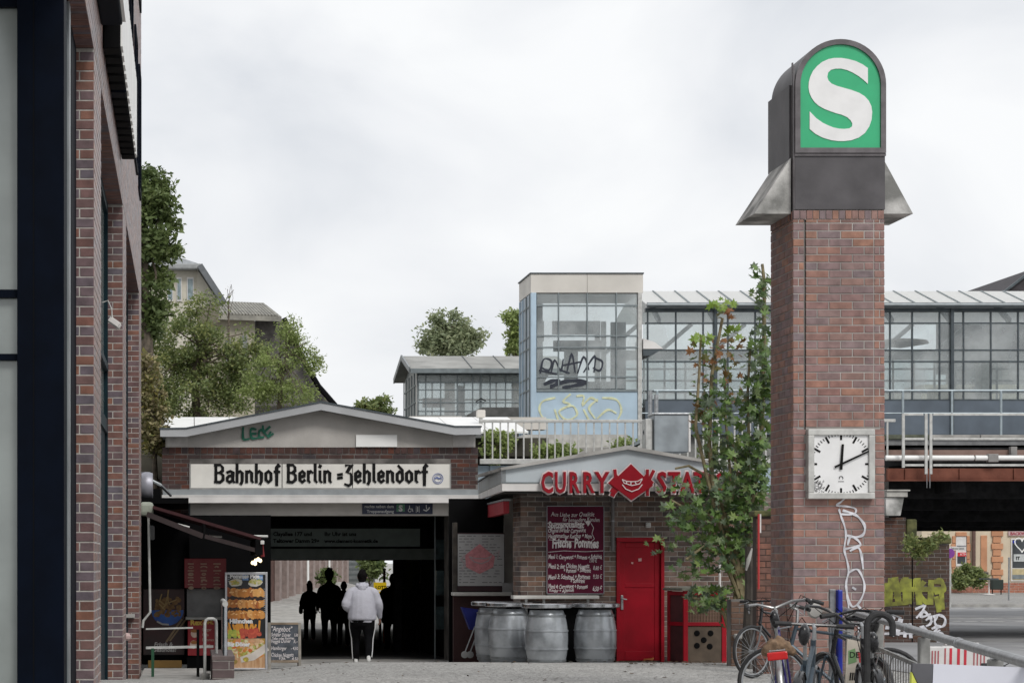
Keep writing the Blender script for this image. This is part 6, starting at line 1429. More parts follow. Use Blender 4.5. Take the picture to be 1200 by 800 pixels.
mb = MB(); mb.tube([(xa,y0-.24,z(358.5)),(xb,y0-.24,z(358.5))],.075,10); mb.build('gutter', mat('gutter_grey',(.16,.18,.19),.45,.4), ph, smooth=True)
mb = MB(); mb.box(xa,xb,y0-.06,y0+.10,z(365.5),z(361)); mb.build('eave_beam', frame_d, ph)
for b_,w_ in ((378.5,.7),(410,.7),(423.5,.8),(458,.6),(468.5,1.)): mb = MB(); mb.box(xa,xb,y0-.02,y0+.05,z(b_+w_),z(b_-w_)); mb.build('transom', frame_d, ph)
posts = [759,792,824,853,885,917,949,981,1013,1043,1069,1101,1129,1161,1193,1225,1257,1289]
for a in posts: mb = MB(); mb.box(x_(a-.8),x_(a+.8),y0-.026,y0+.06,z(468),z(365.6)); mb.build('mullion', frame_d, ph)
for a in (838,976,1115,1253): mb = MB(); mb.cbox(x_(a-1.9),x_(a+1.9),y0-.10,y0+.15,z(508),z(361.5),.01); mb.build('main_post', frame_d, ph)
for a,a2 in zip([752.5]+posts, posts):
    for b_,b2 in ((365.6,378),(379.2,409.4),(410.7,422.8),(424.3,457.5),(458.6,467.6)): mb = MB(); mb.box(x_(a+.8),x_(a2-.8),y0+.0,y0+.008,z(b2),z(b_)); mb.build('pane', glass_c if b_ < 370 else glass, ph)
mb = MB(); mb.box(xa,xb,y0-.03,y0+.06,z(509),z(469.6)); mb.build('parapet_panel', blue_d, ph)
# inside: rafters, tie beam, back glazing
for i,a in enumerate((772,838,905,976,1046,1115,1184,1253)):
    mb = MB(); mb.bar((x_(a)+.05,y0+.2,z(380)+.1),(x_(a)+.05,yr,zr-.12),.09,.16); mb.build('rafter', mat('rafter_grey',(.22,.24,.25),.5), ph)
    mb = MB(); mb.bar((x_(a)-.7,71.2,8.2),(x_(a)+.3,71.2,9.05),.09,.12); mb.build('brace', MATS['rafter_grey'], ph)
mb = MB(); mb.box(xa,xb,71.3,71.45,8.0,8.28); mb.build('rear_beam', MATS['rafter_grey'], ph)
for i in range(34): mb = MB(); xx = xa+.2+i*.62; mb.box(xx,xx+.05,71.3,71.36,6.3,8.0); mb.build('rear_mullion', frame_g, ph)
for b_ in (6.65,7.0,7.35,7.7): mb = MB(); mb.box(xa,xb,71.28,71.37,b_,b_+.05); mb.build('rear_transom', frame_g, ph)
mb = MB(); mb.box(xa,xb,71.32,71.33,6.3,8.0); mb.build('rear_pane', glass, ph)
for xx,w_,h_,m_ in ((21.5,1.2,.7,mat('kiosk_cream',(.50,.44,.32),.6)),(24.6,1.6,.45,mat('bench_brown',(.25,.15,.09),.7)),(27.5,.9,.8,MATS['kiosk_cream']),(15.2,.8,.6,MATS['lift_car_light']),(29.,1.4,.5,mat('bench_brown2',(.28,.18,.12),.7)),(22.9,.3,1.9,galv_w),(26.,.25,1.9,MATS['rafter_grey'])):
    mb = MB(); mb.cbox(xx,xx+w_,69.0,69.6,6.3,6.3+h_,.03); mb.build('platform_fitting', m_, ph)
for xx in (20.4, 27.3): mb = MB(); mb.lathe([(.02,8.38),(.75,8.30),(.8,8.22),(.05,8.1)], (xx,68.5,0), 16); mb.build('ceiling_dome', mat('dome_brown',(.30,.25,.2),.7), ph)
# gallery railing and pale ledges in front of the hall
gr_ = thing('gallery_railing', 'pale blue-grey gallery railing in front of the slate parapet of the platform hall', 'railing', (25,62,5))
sg_ = 45.; yg_ = YD(sg_)
for b_ in (457.6, 484.): mb = MB(); mb.tube([(X(1036 if b_<460 else 752,sg_)-(6 if b_<460 else 0),yg_,Z(b_,sg_)),(34,yg_,Z(b_,sg_))],.03 if b_<460 else .018,8); mb.build('rail', mat('pale_blue_steel',(.34,.40,.43),.45,.2), gr_)
for a in (770,828,885,942,1000,1058,1115.5,1173,1230): mb = MB(); mb.cbox(X(a-1.2,sg_),X(a+1.2,sg_),yg_-.03,yg_+.03,4.9,Z(457.6,sg_),.006); mb.build('post', MATS['pale_blue_steel'], gr_)
# --- terrace railing above the snack bar, with planting behind
s = 59.; y0 = YD(s)
tr2 = thing('terrace_railing', 'galvanised bar railing on the terrace above the snack bar', 'railing', (X(700,s),y0,4.))
mb = MB(); mb.cbox(X(562,s),X(902,s),y0-.03,y0+.03,Z(495,s),Z(491.5,s),.008); mb.build('top_rail', galv_w, tr2)
mb = MB(); mb.cbox(X(562,s),X(902,s),y0-.05,y0+.06,Z(543.5,s),Z(537.5,s),.008); mb.build('bottom_rail', galv_w, tr2)
for i in range(37): a = X(568+i*9.15,s); mb = MB(); mb.box(a-.014,a+.014,y0-.014,y0+.014,Z(537.5,s),Z(495,s)); mb.build('bar', galv_w, tr2)
tw2 = thing('terrace_wall', 'pale blue-grey low wall carrying the terrace railing', 'wall', (X(700,s),y0,3.9))
mb = MB(); mb.box(X(561,s),X(905,s),y0+.12,y0+.4,3.0,Z(545,s)); mb.build('wall', blue_g, tw2)
for i in range(5): mb = MB(); a = X(575+i*30,s); mb.box(a,a+.04,y0+.08,y0+.119,3.2,Z(545,s)); mb.build('rib', blue_g, tw2)
cbx = thing('switch_cabinet', 'grey metal cabinet with pale edges on the terrace right of the lift tower', 'cabinet', (X(782,57),YD(57),4.3))
s = 60.6; y0 = YD(s)-.25
mb = MB(); mb.cbox(X(764,s),X(805,s),y0,y0+.6,Z(530,s),Z(487,s),.01); mb.build('body', mat('cabinet_grey',(.27,.30,.32),.5,.2,var=.18,scale=3), cbx)
mb = MB(); mb.cbox(X(763,s),X(806,s),y0-.02,y0+.62,Z(487,s)+.002,Z(484.5,s),.01); mb.build('lid', galv, cbx)
mb = MB(); mb.cbox(X(803.5,s),X(806,s),y0-.02,y0-.001,Z(530,s),Z(487.1,s),.004); mb.build('edge_trim', white_p, cbx)
mb = MB(); mb.cbox(X(755,s),X(763,s),y0+.1,y0+.5,Z(528,s),Z(491,s),.01); mb.build('side_box', galv_w, cbx)
mb = MB(); mb.tube([P(757,500,s)+Vector((0,.05,0)),P(755,506,s)+Vector((0,.05,0)),P(757,512,s)+Vector((0,.05,0))],.02,8); mb.build('handle', frame_d, cbx)
pp = thing('twin_post', 'pair of short galvanised posts beside the cabinet on the terrace', 'post', (X(763,50),YD(50),4.6))
for a in (762,769): mb = MB(); mb.tube([P(a,492,50),P(a,458+(a-762)*.6,50)],.05,10); mb.build('post', galv, pp, smooth=True)
lh = thing('roof_hatch', 'small open dark metal flap lying on the terrace just left of the cabinet', 'flap', (X(745,56),YD(56),4.3))
mb = MB(); mb.bar(P(722,530,56),P(755,514,56),.9,.05); mb.build('flap', frame_g, lh); mb = MB(); mb.bar(P(722,531,56)+Vector((0,-.3,0)),P(755,515,56)+Vector((0,-.3,0)),.03,.09); mb.build('flap_edge', black, lh)
mb = MB(); s=58.
for (a,a2,b_,b2) in ((565,760,520,514),(605,760,530,526)): pass
# dark roof corner at the far right
fr_ = thing('far_roof', 'dark pitched roof corner rising behind the platform hall at the right edge', 'building', (X(1200,20),YD(20),0))
mb = MB(); s=20.; mb.poly([(X(1172,s),Z(345,s)),(X(1212,s),Z(314,s)),(X(1260,s),Z(300,s)),(X(1260,s),Z(420,s)),(X(1172,s),Z(420,s))], YD(s), YD(s)+12); mb.build('roof', mat('dark_roof_tiles',(.035,.03,.035),.7,var=.3,scale=2), fr_)
mb = MB(); mb.bar(P(1171,346,s)+Vector((0,-.1,0)),P(1213,313.5,s)+Vector((0,-.1,0)),.3,.12); mb.build('gutter', frame_d, fr_)
mb = MB(); mb.box(X(1178,s),X(1258,s),YD(s)+.5,YD(s)+11,0,Z(421,s)); mb.build('wall', mat('dim_wall',(.25,.22,.2),.9), fr_)
# ---------------------------------------------------------------- railway bridge over the street
s = 58.; y0 = YD(s); z = lambda p: Z(p,s); x_ = lambda p: X(p,s)
XL = 13.2
br = thing('railway_bridge', 'rusty steel railway bridge crossing the street at the right', 'bridge', (20,50,3.5))
mb = MB(); mb.box(x_(1040),60,y0,y0+.12,z(562),z(548.5)); mb.build('edge_girder', rust, br)
mb = MB(); mb.box(x_(1040),60,y0-.12,y0+.2,z(563.5),z(562)-.002); mb.build('bottom_flange', rust, br)
for i in range(26): mb = MB(); a = x_(1060)+i*1.1; mb.box(a,a+.03,y0-.04,y0-.002,z(561.8),z(548.7)); mb.build('stiffener', rust, br)
mb = MB(); mb.box(x_(1036),60,y0+.15,y0+.4,z(533.5),z(526.5)); mb.build('upper_beam', mat('faded_rust',(.20,.13,.105),.8,col2=(.28,.19,.16),scale=3), br)
mb = MB(); mb.box(x_(1036),60,y0+.6,y0+1.,z(526.4),z(520)); mb.build('gap_shade', black, br)  # black strip stands for the shade in this gap
mb = MB(); mb.box(x_(1036),60,y0+.3,y0+.7,z(520.5),z(514)); mb.build('ledge', mat('grey_ledge',(.20,.205,.21),.7,var=.2), br)
for i in range(9): mb = MB(); a = x_(1036)+i*1.02; mb.cbox(a,a+1.,y0+.25,y0+.65,z(513.6),z(508)-random.uniform(0,.02),.01); mb.build('coping_slab', conc_l if i%3 else mat('mossy_slab',(.10,.11,.08),.9,var=.4,scale=6), br)
mb = MB(); mb.tube([(x_(1036),y0-.10,z(536.7)),(x_(1139),y0-.10,z(536.7))],.055,12); mb.build('pipe', white_b, br, smooth=True)
mb = MB(); mb.tube([(x_(1141),y0-.10,z(536.7)),(x_(1290),y0-.10,z(536.7))],.055,12); mb.build('pipe', white_b, br, smooth=True)
for a in (1161,1283): mb = MB(); mb.cbox(x_(a-6),x_(a+6),y0-.17,y0-.02,z(541.5),z(532),.01); mb.build('pipe_bracket', mat('bracket_grey',(.26,.25,.24),.7), br)
mb = MB(); mb.box(x_(1185),x_(1192),y0+.0,y0+.14,z(533),z(523)); mb.build('stub', MATS['bracket_grey'], br)
mb = MB(); mb.box(14.5,60,y0+.25,57,3.95,4.3); mb.build('deck', MATS['near_black_wall'], br)
for yy_, zb_ in ((49.6,3.3),(51.6,3.1),(53.6,2.9),(55.4,2.8),(56.5,2.71)):
    mb = MB(); mb.box(14.5,60,yy_,yy_+.4,zb_,3.945); mb.build('cross_girder', MATS['near_black_wall'], br)
for xx in (15.5,18.5,21.5,24.5,27.5,30.5): mb = MB(); mb.box(xx,xx+.3,y0+.3,56.4,3.4,3.94); mb.build('long_girder', MATS['near_black_wall'], br)
# white service railing on the bridge edge
wr_ = thing('bridge_railing', 'white-painted tubular railing along the edge of the railway bridge', 'railing', (x_(1120),y0-.3,3.5))
yr_ = y0-.32
for a in (1053,1079.5,1085): mb = MB(); mb.cbox(x_(a-1.6),x_(a+1.6),yr_-.02,yr_+.02,z(548.5 if a < 1060 else 556),z(485.5),.006); mb.build('post', galv_w, wr_)
for b_,a,a2 in ((486.5,1051,1078),(486.5,1086,1300),(515,1053,1079),(515,1086,1300),(545.5,1053,1079),(545.5,1086,1300)): mb = MB(); mb.cbox(x_(a)+.03,x_(a2)-.03,yr_-.018,yr_+.018,z(b_+1.4),z(b_-1.2),.005); mb.build('rail', galv_w, wr_)
mb = MB(); mb.cbox(x_(1030),x_(1051),yr_+.4,yr_+.44,z(494),z(490.5),.006); mb.build('short_rail', galv_w, wr_); mb = MB(); mb.box(x_(1040.5),x_(1042.5),yr_+.4,yr_+.43,z(535),z(494)); mb.build('short_post', galv_w, wr_)
for a in (1080.5,1084): mb = MB(); mb.tube([(x_(a),yr_,z(556)),(x_(a),yr_,z(572))],.008,5); mb.build('hook_wire', galv, wr_)
# abutment with graffiti
ab = thing('bridge_abutment', 'sooty brick bridge abutment with lime and white graffiti behind the clock pillar', 'wall', (x_(1080),y0,.3))
XR = x_(1112.5); zt = z(637)
mb = MB(); mb.box(x_(1020),XR-.001,y0+.001,y0+1.2,.0,zt); mb.box(x_(1020),x_(1061.5),y0+.002,y0+1.2,zt+.001,z(606)); mb.box(x_(900),14.5,y0+1.201,57,.0,3.94); mb.build('core', mortar_d, ab)
brick_wall(ab,(x_(1030),y0),(0,-1),XR-x_(1030),.3,z(606),br_abut,280,z_phase=0,holes=[(x_(1061.5)-x_(1030),9,zt,9)])
mb = MB(); mb.box(x_(1069)-.012,x_(1069)+.012,y0-.012,y0-.0055,.3,zt-.02); mb.build('wall_seam', black, ab)
moss = mat('mossy_stone',(.045,.05,.02),.95,col2=(.13,.13,.05),scale=7,bump=.6,bscale=25)
mb = MB(); mb.cbox(x_(1062),x_(1074),y0-.05,y0+.6,z(642),z(608),.03); mb.build('mossy_block', moss, ab)
mb = MB(); mb.cbox(x_(1092),XR+.03,y0-.06,y0+1.,zt+.002,z(629),.03); mb.build('mossy_coping', moss, ab)
mb = MB(); mb.poly([(x_(1034),z(604)),(x_(1051),z(604)),(x_(1055),z(583)),(x_(1034),z(583))], y0-.25, y0+.3); mb.build('stone_corbel', conc, ab)
mb = MB(); mb.cbox(x_(1034),x_(1058.5),y0-.3,y0+.3,z(582.5),z(576),.01); mb.cbox(x_(1034),x_(1061),y0-.33,y0+.33,z(575.8),z(574),.006); mb.build('stone_cap', mat('pale_stone',(.42,.41,.38),.8,var=.2), ab, kind='stuff')
SMOOTH[0] = 1; mb = MB(); gq = lambda pts: [(x_(a),z(b)) for a,b in pts]; yq = y0-.0072
for i,(pts,w_) in enumerate((([(1038,685),(1039,706)],.14),([(1044,679),(1042,706)],.12),([(1049,678),(1053,706)],.13),([(1058,680),(1050,700)],.10),([(1061,678),(1061,706)],.12),([(1068,680),(1066,705)],.13),([(1075,679),(1077,706)],.13),([(1082,682),(1076,694),(1086,706)],.12),([(1091,681),(1090,706)],.12),([(1096,681),(1103,681),(1105,690),(1096,694)],.11),([(1103,694),(1104,712)],.10),([(1097,700),(1100,715)],.10),([(1037,708),(1062,706)],.08),([(1040,690),(1106,690)],.10))):
    mb.ribbon(gq(pts), w_, yq-.0006*(i+1), yq)
mb.build('lime_graffiti', spray_y, ab, kind='stuff')
mb = MB()
for i,(pts,w_) in enumerate((([(1073,713),(1082,709)],.05),([(1084,709),(1079,722),(1090,719)],.05),([(1074,723),(1083,716),(1092,728)],.05),([(1085,726),(1091,722),(1090,730),(1085,733)],.045),([(1094,722),(1100,720),(1107,724),(1106,732),(1099,734),(1095,728),(1098,721)],.05),([(1092,736),(1100,733),(1094,741),(1101,738)],.05),([(1094,746),(1103,741),(1106,748),(1098,752)],.045),([(1047,723),(1040,735),(1050,730),(1046,744)],.09),([(1055,726),(1051,742)],.10),([(1061,731),(1060,745)],.07),([(1066,731),(1067,746)],.07),([(1070,737),(1088,742),(1080,733),(1090,748)],.06),([(1036,742),(1072,741)],.05))):
    mb.ribbon(gq(pts), w_, yq-.010-.0003*(i+1), yq-.0092)
mb.build('white_graffiti', spray_w, ab, kind='stuff'); SMOOTH[0] = 0

# ---------------------------------------------------------------- across the street
s = 24.3; y0 = YD(s); z = lambda p: Z(p,s); x_ = lambda p: X(p,s)
hb = thing('corner_house', 'cream plastered house with orange quoins and brick base across the street', 'building', (x_(1170),y0,.4))
crm = mat('cream_plaster', (.62,.53,.40), .9, var=.08, scale=1.2); org = mat('orange_plaster', (.50,.25,.14), .9, var=.12, scale=2)
mb = MB(); mb.box(x_(1080),x_(1330),y0,y0+9,.3,10.5); mb.build('wall', crm, hb)
mb = MB(); mb.box(x_(1152),x_(1330),y0-.12,y0-.002,.3,z(682)); mb.build('base_core', mortar_l, hb)
brick_wall(hb,(x_(1152),y0-.12),(0,-1),7.5,.47,z(682),br_pink,0,course=.12,L=.36,z_phase=0)
for i in range(8):
    a = 1161.5 if i%2 else 1163; b2 = 1175 if i%2 else 1172.5; mb = MB(); mb.cbox(x_(a),x_(b2),y0-.10,y0-.002,z(682-7.6*i)+.03,z(682-7.6*(i+1)),.02); mb.build('quoin', org, hb)
mb = MB(); mb.cbox(x_(1149),x_(1156.5),y0-.05,y0+.1,z(669),z(627),.02); mb.build('niche', org, hb)
mb = MB(); mb.box(x_(1148),x_(1157.5),y0-.12,y0-.051,z(673),z(670)); mb.build('niche_sill', mat('dark_sill',(.06,.05,.045),.7), hb)
mb = MB(); mb.tube([(x_(1140),y0-.15,.5),(x_(1140),y0-.15,10.4)],.09,8); mb.build('downpipe', mat('brown_pipe',(.12,.07,.055),.6), hb)
for i in range(6): a = 1116+(i%2)*1.2; mb = MB(); mb.cbox(x_(a-1.5),x_(1119.5),y0-.08,y0-.002,z(684-9.4*i)+.03,z(684-9.4*(i+1)),.02); mb.build('quoin', org, hb); mb = MB(); mb.cbox(x_(1132.5),x_(1137-(i%2)),y0-.08,y0-.002,z(684-9.4*i)+.03,z(684-9.4*(i+1)),.02); mb.build('quoin', org, hb)
mb = MB(); mb.cbox(x_(1119.6),x_(1132.4),y0-.09,y0-.002,z(628),z(623),.02); mb.build('window_head', org, hb)
mb = MB(); mb.box(x_(1120),x_(1132),y0-.04,y0-.002,z(663),z(628.2)); w1 = mb.build('window', white_p, hb)
mb = MB(); mb.box(x_(1121.5),x_(1131),y0-.05,y0-.041,z(660),z(651.5)); mb.build('pane', glass_k, w1)
mb = MB(); mb.box(x_(1122),x_(1131.5),y0-.08,y0-.051,z(651.5),z(647)); o = mb.build('red_panel', mat('signal_red',(.62,.02,.03),.5), w1); mb = MB(); text_mb(mb,'ATM',.16,x_(1124.2),z(650.5),y0-.085,y0-.081); mb.build('lettering', print_w, o)
mb = MB(); mb.box(x_(1121),x_(1131.5),y0-.06,y0-.041,z(639.8),z(639)); mb.build('bar', sign_navy, w1)
mb = MB(); mb.box(x_(1184.5),x_(1330),y0-.06,y0-.002,z(680.5),z(630.5)); w2 = mb.build('window', white_p, hb)
mb = MB(); mb.box(x_(1185.8),x_(1329),y0-.075,y0-.061,z(665),z(632)); mb.build('pane', glass_k, w2)
mb = MB(); mb.box(x_(1185.8),x_(1329),y0-.075,y0-.061,z(679),z(666)); mb.build('blind', mat('beige_blind',(.50,.42,.24),.7), w2)
mb = MB(); mb.box(x_(1185.8),x_(1329),y0-.09,y0-.076,z(678),z(673)); mb.build('grey_stripe', frame_g, w2)
mb = MB(); mb.box(x_(1187),x_(1300),y0-.11,y0-.076,z(657.5),z(649)); o = mb.build('shop_sign', mat('sign_grey',(.50,.52,.52),.5), w2); mb = MB(); text_mb(mb,'IT',.22,x_(1189.5),z(655.5),y0-.115,y0-.111,offset=.01); mb.build('lettering', print_k, o)
mb = MB(); hx, hz = x_(1197), z(637)
mb.ribbon([(hx+.16*1.15*math.sin(t)**3*1.2*1.6, hz+.017*1.8*(13*math.cos(t)-5*math.cos(2*t)-2*math.cos(3*t)-math.cos(4*t))*.8) for t in [i*.3 for i in range(22)]], .05, y0-.085, y0-.0765); mb.build('heart_sign', white_b, w2)
mb = MB(); mb.box(x_(1186),x_(1190),y0-.08,y0-.0765,z(636),z(633)); mb.build('blue_sticker', blue_s, w2)
mb = MB(); mb.box(x_(1181),x_(1330),y0-.10,y0-.002,z(627.5),z(622)); o = mb.build('fascia_sign', mat('mauve_sign',(.50,.36,.36),.6), hb); mb = MB(); text_mb(mb,'BACKWAREN  CAFE',.2,x_(1183),z(626.5),y0-.105,y0-.1005,offset=.01); mb.build('lettering', mat('wine_red',(.30,.05,.07),.6), o)
pw = thing('planter_wall', 'low orange brick planter wall with thin rods before the cream house', 'wall', (x_(1133),y0-1.8,.47))
y1_ = y0-1.8; s1_ = F/y1_
mb = MB(); mb.box(X(1090,s1_),X(1156,s1_),y1_+.001,y1_+.35,.3,Z(687.5,s1_)); mb.build('core', mortar_l, pw)
brick_wall(pw,(X(1105,s1_),y1_),(0,-1),X(1156,s1_)-X(1105,s1_),.47,Z(687.5,s1_),br_pink,0,course=.1,L=.3,z_phase=0)
for a in (1116,1122.5,1130.5,1145.5): mb = MB(); mb.tube([(X(a,s1_),y1_+.1,Z(687.5,s1_)),(X(a,s1_),y1_+.1,Z(679,s1_))],.03,6); mb.build('rod', galv_w, pw)
bt = thing('bistro_table', 'round bistro table with white foot on the pavement before the planter wall', 'table', (X(1159,26),YD(26),.47))
mb = MB(); mb.lathe([(.02,.0),(.28,.01),(.28,.03),(.03,.07),(.03,.70)], n=14); mb.build('foot', white_p, bt, world=False); mb = MB(); mb.lathe([(.42,.70),(.42,.76)], n=18); mb.build('tabletop', frame_d, bt, world=False)
bn = thing('planter_box', 'dark square planter box beside the bistro table', 'planter', (X(1168,25.5),YD(25.5),.47))
mb = MB(); mb.cbox(-.25,.25,-.2,.2,.22,.68,.02); mb.build('box', mat('dark_green_box',(.015,.025,.02),.6), bn, world=False)
for sx in (-.2,.2): mb = MB(); mb.box(sx-.02,sx+.02,-.02,.02,0,.22); mb.build('leg', black, bn, world=False)
sp = thing('street_name_sign', 'white street name plate and round purple-blue no-stopping sign at the abutment edge', 'sign', (X(1112.8,33),YD(33),.36))
y3_ = YD(33); q = lambda a,b: (X(a,33), Z(b,33))
mb = MB(); mb.tube([(X(1113.5,33),y3_,.36),(X(1113.5,33),y3_,Z(640,33))],.035,8); mb.build('post', galv_w, sp)
mb = MB(); mb.cbox(X(1112,33),X(1131.5,33),y3_-.05,y3_-.02,Z(644.5,33),Z(640,33),.004); o = mb.build('name_plate', white_p, sp); mb = MB(); text_mb(mb,'Teltower Damm',.10,X(1113.5,33),Z(643.3,33),y3_-.055,y3_-.0505,xs=.7); mb.build('lettering', print_k, o)
mb = MB(); mb.lathe([(.17,-.01),(.17,.01)], (X(1112.6,33),y3_-.06,Z(648,33)), 20, 'y'); mb.build('round_plate', mat('faded_purple',(.22,.05,.30),.5), sp)
for a,b_,s_,lab in ((1182,706,30.,'thin leaning metal post on the far kerb right of the bistro table'),(1113.2,712,31.,'yellowish short bollard at the abutment corner by the far kerb')):
    o = thing('kerb_post', lab, 'post', (X(a,s_),YD(s_),.36)); hh_ = .8 if a<1150 else 1.75
    mb = MB(); mb.tube([(0,0,0),(.02,0,hh_)],.035,8); mb.build('pole', galv if a>1150 else mat('pale_yellow_post',(.5,.48,.25),.6), o, world=False); mb = MB(); mb.lathe([(.05,hh_-.02),(.05,hh_+.02),(.02,hh_+.04)],(.02,0,0),n=10); mb.build('cap', galv, o, world=False)
# ---------------------------------------------------------------- trees, shrubs and houses behind
LF = {}
def leaf_cloud(name, centers, radii, per, size, m, parent, seed=1, flat=.35, droop=0., kind='stuff', aspect=.55):
    """many small folded leaves round the clump centres, as one mesh"""
    g = np.random.default_rng(seed); C_ = np.array(centers, float); n = len(C_)*per
    idx = np.repeat(np.arange(len(C_)), per); r_ = np.array(radii, float)[idx]
    d_ = g.normal(size=(n,3)); d_ /= np.linalg.norm(d_, axis=1, keepdims=True)
    rad = g.random(n)**.5
    p = C_[idx] + d_*(r_*rad)[:,None]*np.array([1,1,.8])
    nrm = g.normal(size=(n,3)); nrm[:,2] = np.abs(nrm[:,2])+flat; nrm /= np.linalg.norm(nrm, axis=1, keepdims=True)
    t = g.normal(size=(n,3)); t[:,2] -= droop; t -= nrm*(t*nrm).sum(1)[:,None]; t /= np.linalg.norm(t, axis=1, keepdims=True); b_ = np.cross(nrm, t)
    sz = size*(.6+.8*g.random(n))[:,None]
    v = np.empty((n,4,3)); v[:,0] = p; v[:,1] = p + t*sz*.5 + b_*sz*aspect*.5 + nrm*sz*.08; v[:,2] = p + t*sz; v[:,3] = p + t*sz*.5 - b_*sz*aspect*.5 + nrm*sz*.08
    me = bpy.data.meshes.new(name); me.vertices.add(n*4); me.vertices.foreach_set('co', v.ravel().astype(np.float32))
    me.loops.add(n*4); me.loops.foreach_set('vertex_index', np.arange(n*4, dtype=np.int32)); me.polygons.add(n); me.polygons.foreach_set('loop_start', np.arange(0,n*4,4,dtype=np.int32))
    try: me.polygons.foreach_set('loop_total', np.full(n,4,dtype=np.int32))
    except Exception: pass
    a = me.attributes.new('rnd','FLOAT','FACE'); clump = g.random(len(C_)); a.data.foreach_set('value', ((clump[idx]*.45 + g.random(n)*.5)%1).astype(np.float32))
    me.update(); me.validate(); return link(name, me, m, parent, True, kind=kind)
def blob_points(blobs, n, g, shell=.45):
    out = []; w = np.array([b[3]*b[4]*b[5] for b in blobs])**(2/3); w /= w.sum()
    for k in g.choice(len(blobs), n, p=w):
        c = blobs[k]; d_ = g.normal(size=3); d_ /= np.linalg.norm(d_); r_ = shell+(1-shell)*g.random()
        out.append((c[0]+d_[0]*c[3]*r_, c[1]+d_[1]*c[4]*r_, c[2]+d_[2]*c[5]*r_))
    return out
def tree(label, cat, base, trunk_pts, trunk_r, blobs, nclump, per, size, m, seed, clump_r=.45, nb=14, group=None, droop=0., nm='tree', mbark=None, aspect=.55):
    o = thing(nm, label, cat, base, 0, group); g = np.random.default_rng(seed)
    mb = MB(); mb.tube(trunk_pts, trunk_r, 9); mb.build('trunk', mbark or bark, o, smooth=True)
    cs = blob_points(blobs, nclump, g)
    tp = [Vector(p) for p in trunk_pts]
    for i in range(min(nb, nclump)):
        c = Vector(cs[i]); t = tp[-1].lerp(tp[max(0,len(tp)-2)], g.random()); mid = t.lerp(c,.5)+Vector((g.normal()*.1,g.normal()*.1,.12))
        mb = MB(); mb.tube([t,mid,c], [trunk_r[-1]*.6,trunk_r[-1]*.35,.012], 5); mb.build('limb', mbark or bark, o)
    leaf_cloud('crown', cs, [clump_r*(.6+.8*g.random()) for _ in cs], per, size, m, o, seed+5, droop=droop, aspect=aspect)
    return o
lm_dark = leaf_mat('dark_leaves', [(.12,.17,.06),(.16,.21,.075),(.20,.25,.09),(.08,.12,.045),(.15,.20,.08)], .55, .4)
lm_mid = leaf_mat('mid_leaves', [(.20,.26,.10),(.27,.32,.12),(.15,.20,.08),(.36,.38,.14),(.22,.28,.11)], .55, .42)
lm_birch = leaf_mat('birch_leaves', [(.28,.36,.11),(.36,.44,.15),(.21,.28,.09),(.42,.48,.20)], .55, .45)
lm_yel = leaf_mat('yellowing_leaves', [(.22,.22,.07),(.34,.28,.08),(.14,.16,.05),(.42,.36,.20),(.15,.12,.06)], .6, .35)
lm_far = leaf_mat('far_leaves', [(.26,.31,.19),(.33,.37,.21),(.20,.25,.14),(.38,.41,.25)], .6, .42)
def B(px,py,s,rx,ry,depth=None):   # blob given in photo pixels
    p = P(px,py,s); return (p.x,p.y,p.z,rx/s,(depth or rx)/s,ry/s)
def trunk(pxs, s, z0=None):
    pts = [tuple(P(a,b,s)) for a,b in pxs]
    if z0 is not None: pts.insert(0, (pts[0][0], pts[0][1], z0))
    return pts
# houses behind the trees
s = 30.; y0 = YD(s)
h1 = thing('cream_villa', 'cream upper storey of a house with a grey roof edge above the trees at left', 'house', (X(215,s),y0,0))
mb = MB(); mb.box(X(150,s),X(231,s),y0,y0+10,0,Z(317,s)); mb.build('wall', mat('villa_plaster',(.55,.52,.44),.8,var=.06), h1)
mb = MB(); mb.cbox(X(145,s),X(236,s),y0-.5,y0+10.4,Z(317,s),Z(310.5,s),.05); mb.build('cornice', mat('villa_cornice',(.30,.31,.31),.7), h1)
mb = MB(); mb.poly([(X(150,s),Z(310.4,s)),(X(234,s),Z(310.4,s)),(X(205,s),Z(301,s)),(X(150,s),Z(301,s))], y0-.3, y0+10); mb.build('roof', mat('villa_roof',(.38,.40,.42),.7), h1)
mb = MB(); mb.bar(P(234,313,s)+Vector((0,-.2,0)),P(262,356,s)+Vector((0,-.2,0)),1.,.22); mb.build('verge', mat('villa_verge',(.13,.14,.15),.6), h1)
mb = MB(); mb.poly([(X(231,s),Z(360,s)),(X(231,s),Z(316,s)),(X(258,s),Z(357,s))], y0-.1, y0+9); mb.build('gable_wall', MATS['villa_plaster'], h1)
for a,a2 in ((196,203),(207,213),(219,227)):
    mb = MB(); mb.box(X(a,s),X(a2,s),y0-.06,y0-.002,Z(353,s),Z(325,s)); w_ = mb.build('window', white_p, h1); mb = MB(); mb.box(X(a+1,s),X(a2-1,s),y0-.08,y0-.061,Z(351,s),Z(327,s)); mb.build('pane', mat('villa_glass',(.22,.28,.30),.2,var=.3), w_)
s = 28.; y0 = YD(s)
h2 = thing('tiled_house', 'house with a grey tiled roof sweeping down to the right behind the shrubs', 'house', (X(290,s),y0,0))
mb = MB(); mb.add([tuple(P(150,365,s)),tuple(P(330,371,s)),tuple(P(312,357,26.5)),tuple(P(150,350,26.5))]+[tuple(P(a,b,s_)-Vector((0,0,.2))) for a,b,s_ in ((150,365,s),(330,371,s),(312,357,26.5),(150,350,26.5))], [(0,1,2,3),(7,6,5,4),(4,5,1,0),(5,6,2,1),(6,7,3,2),(7,4,0,3)]); mb.build('roof', mat('grey_tiles',(.17,.165,.15),.9,col2=(.32,.31,.27),scale=3,bump=.5,bscale=12), h2)
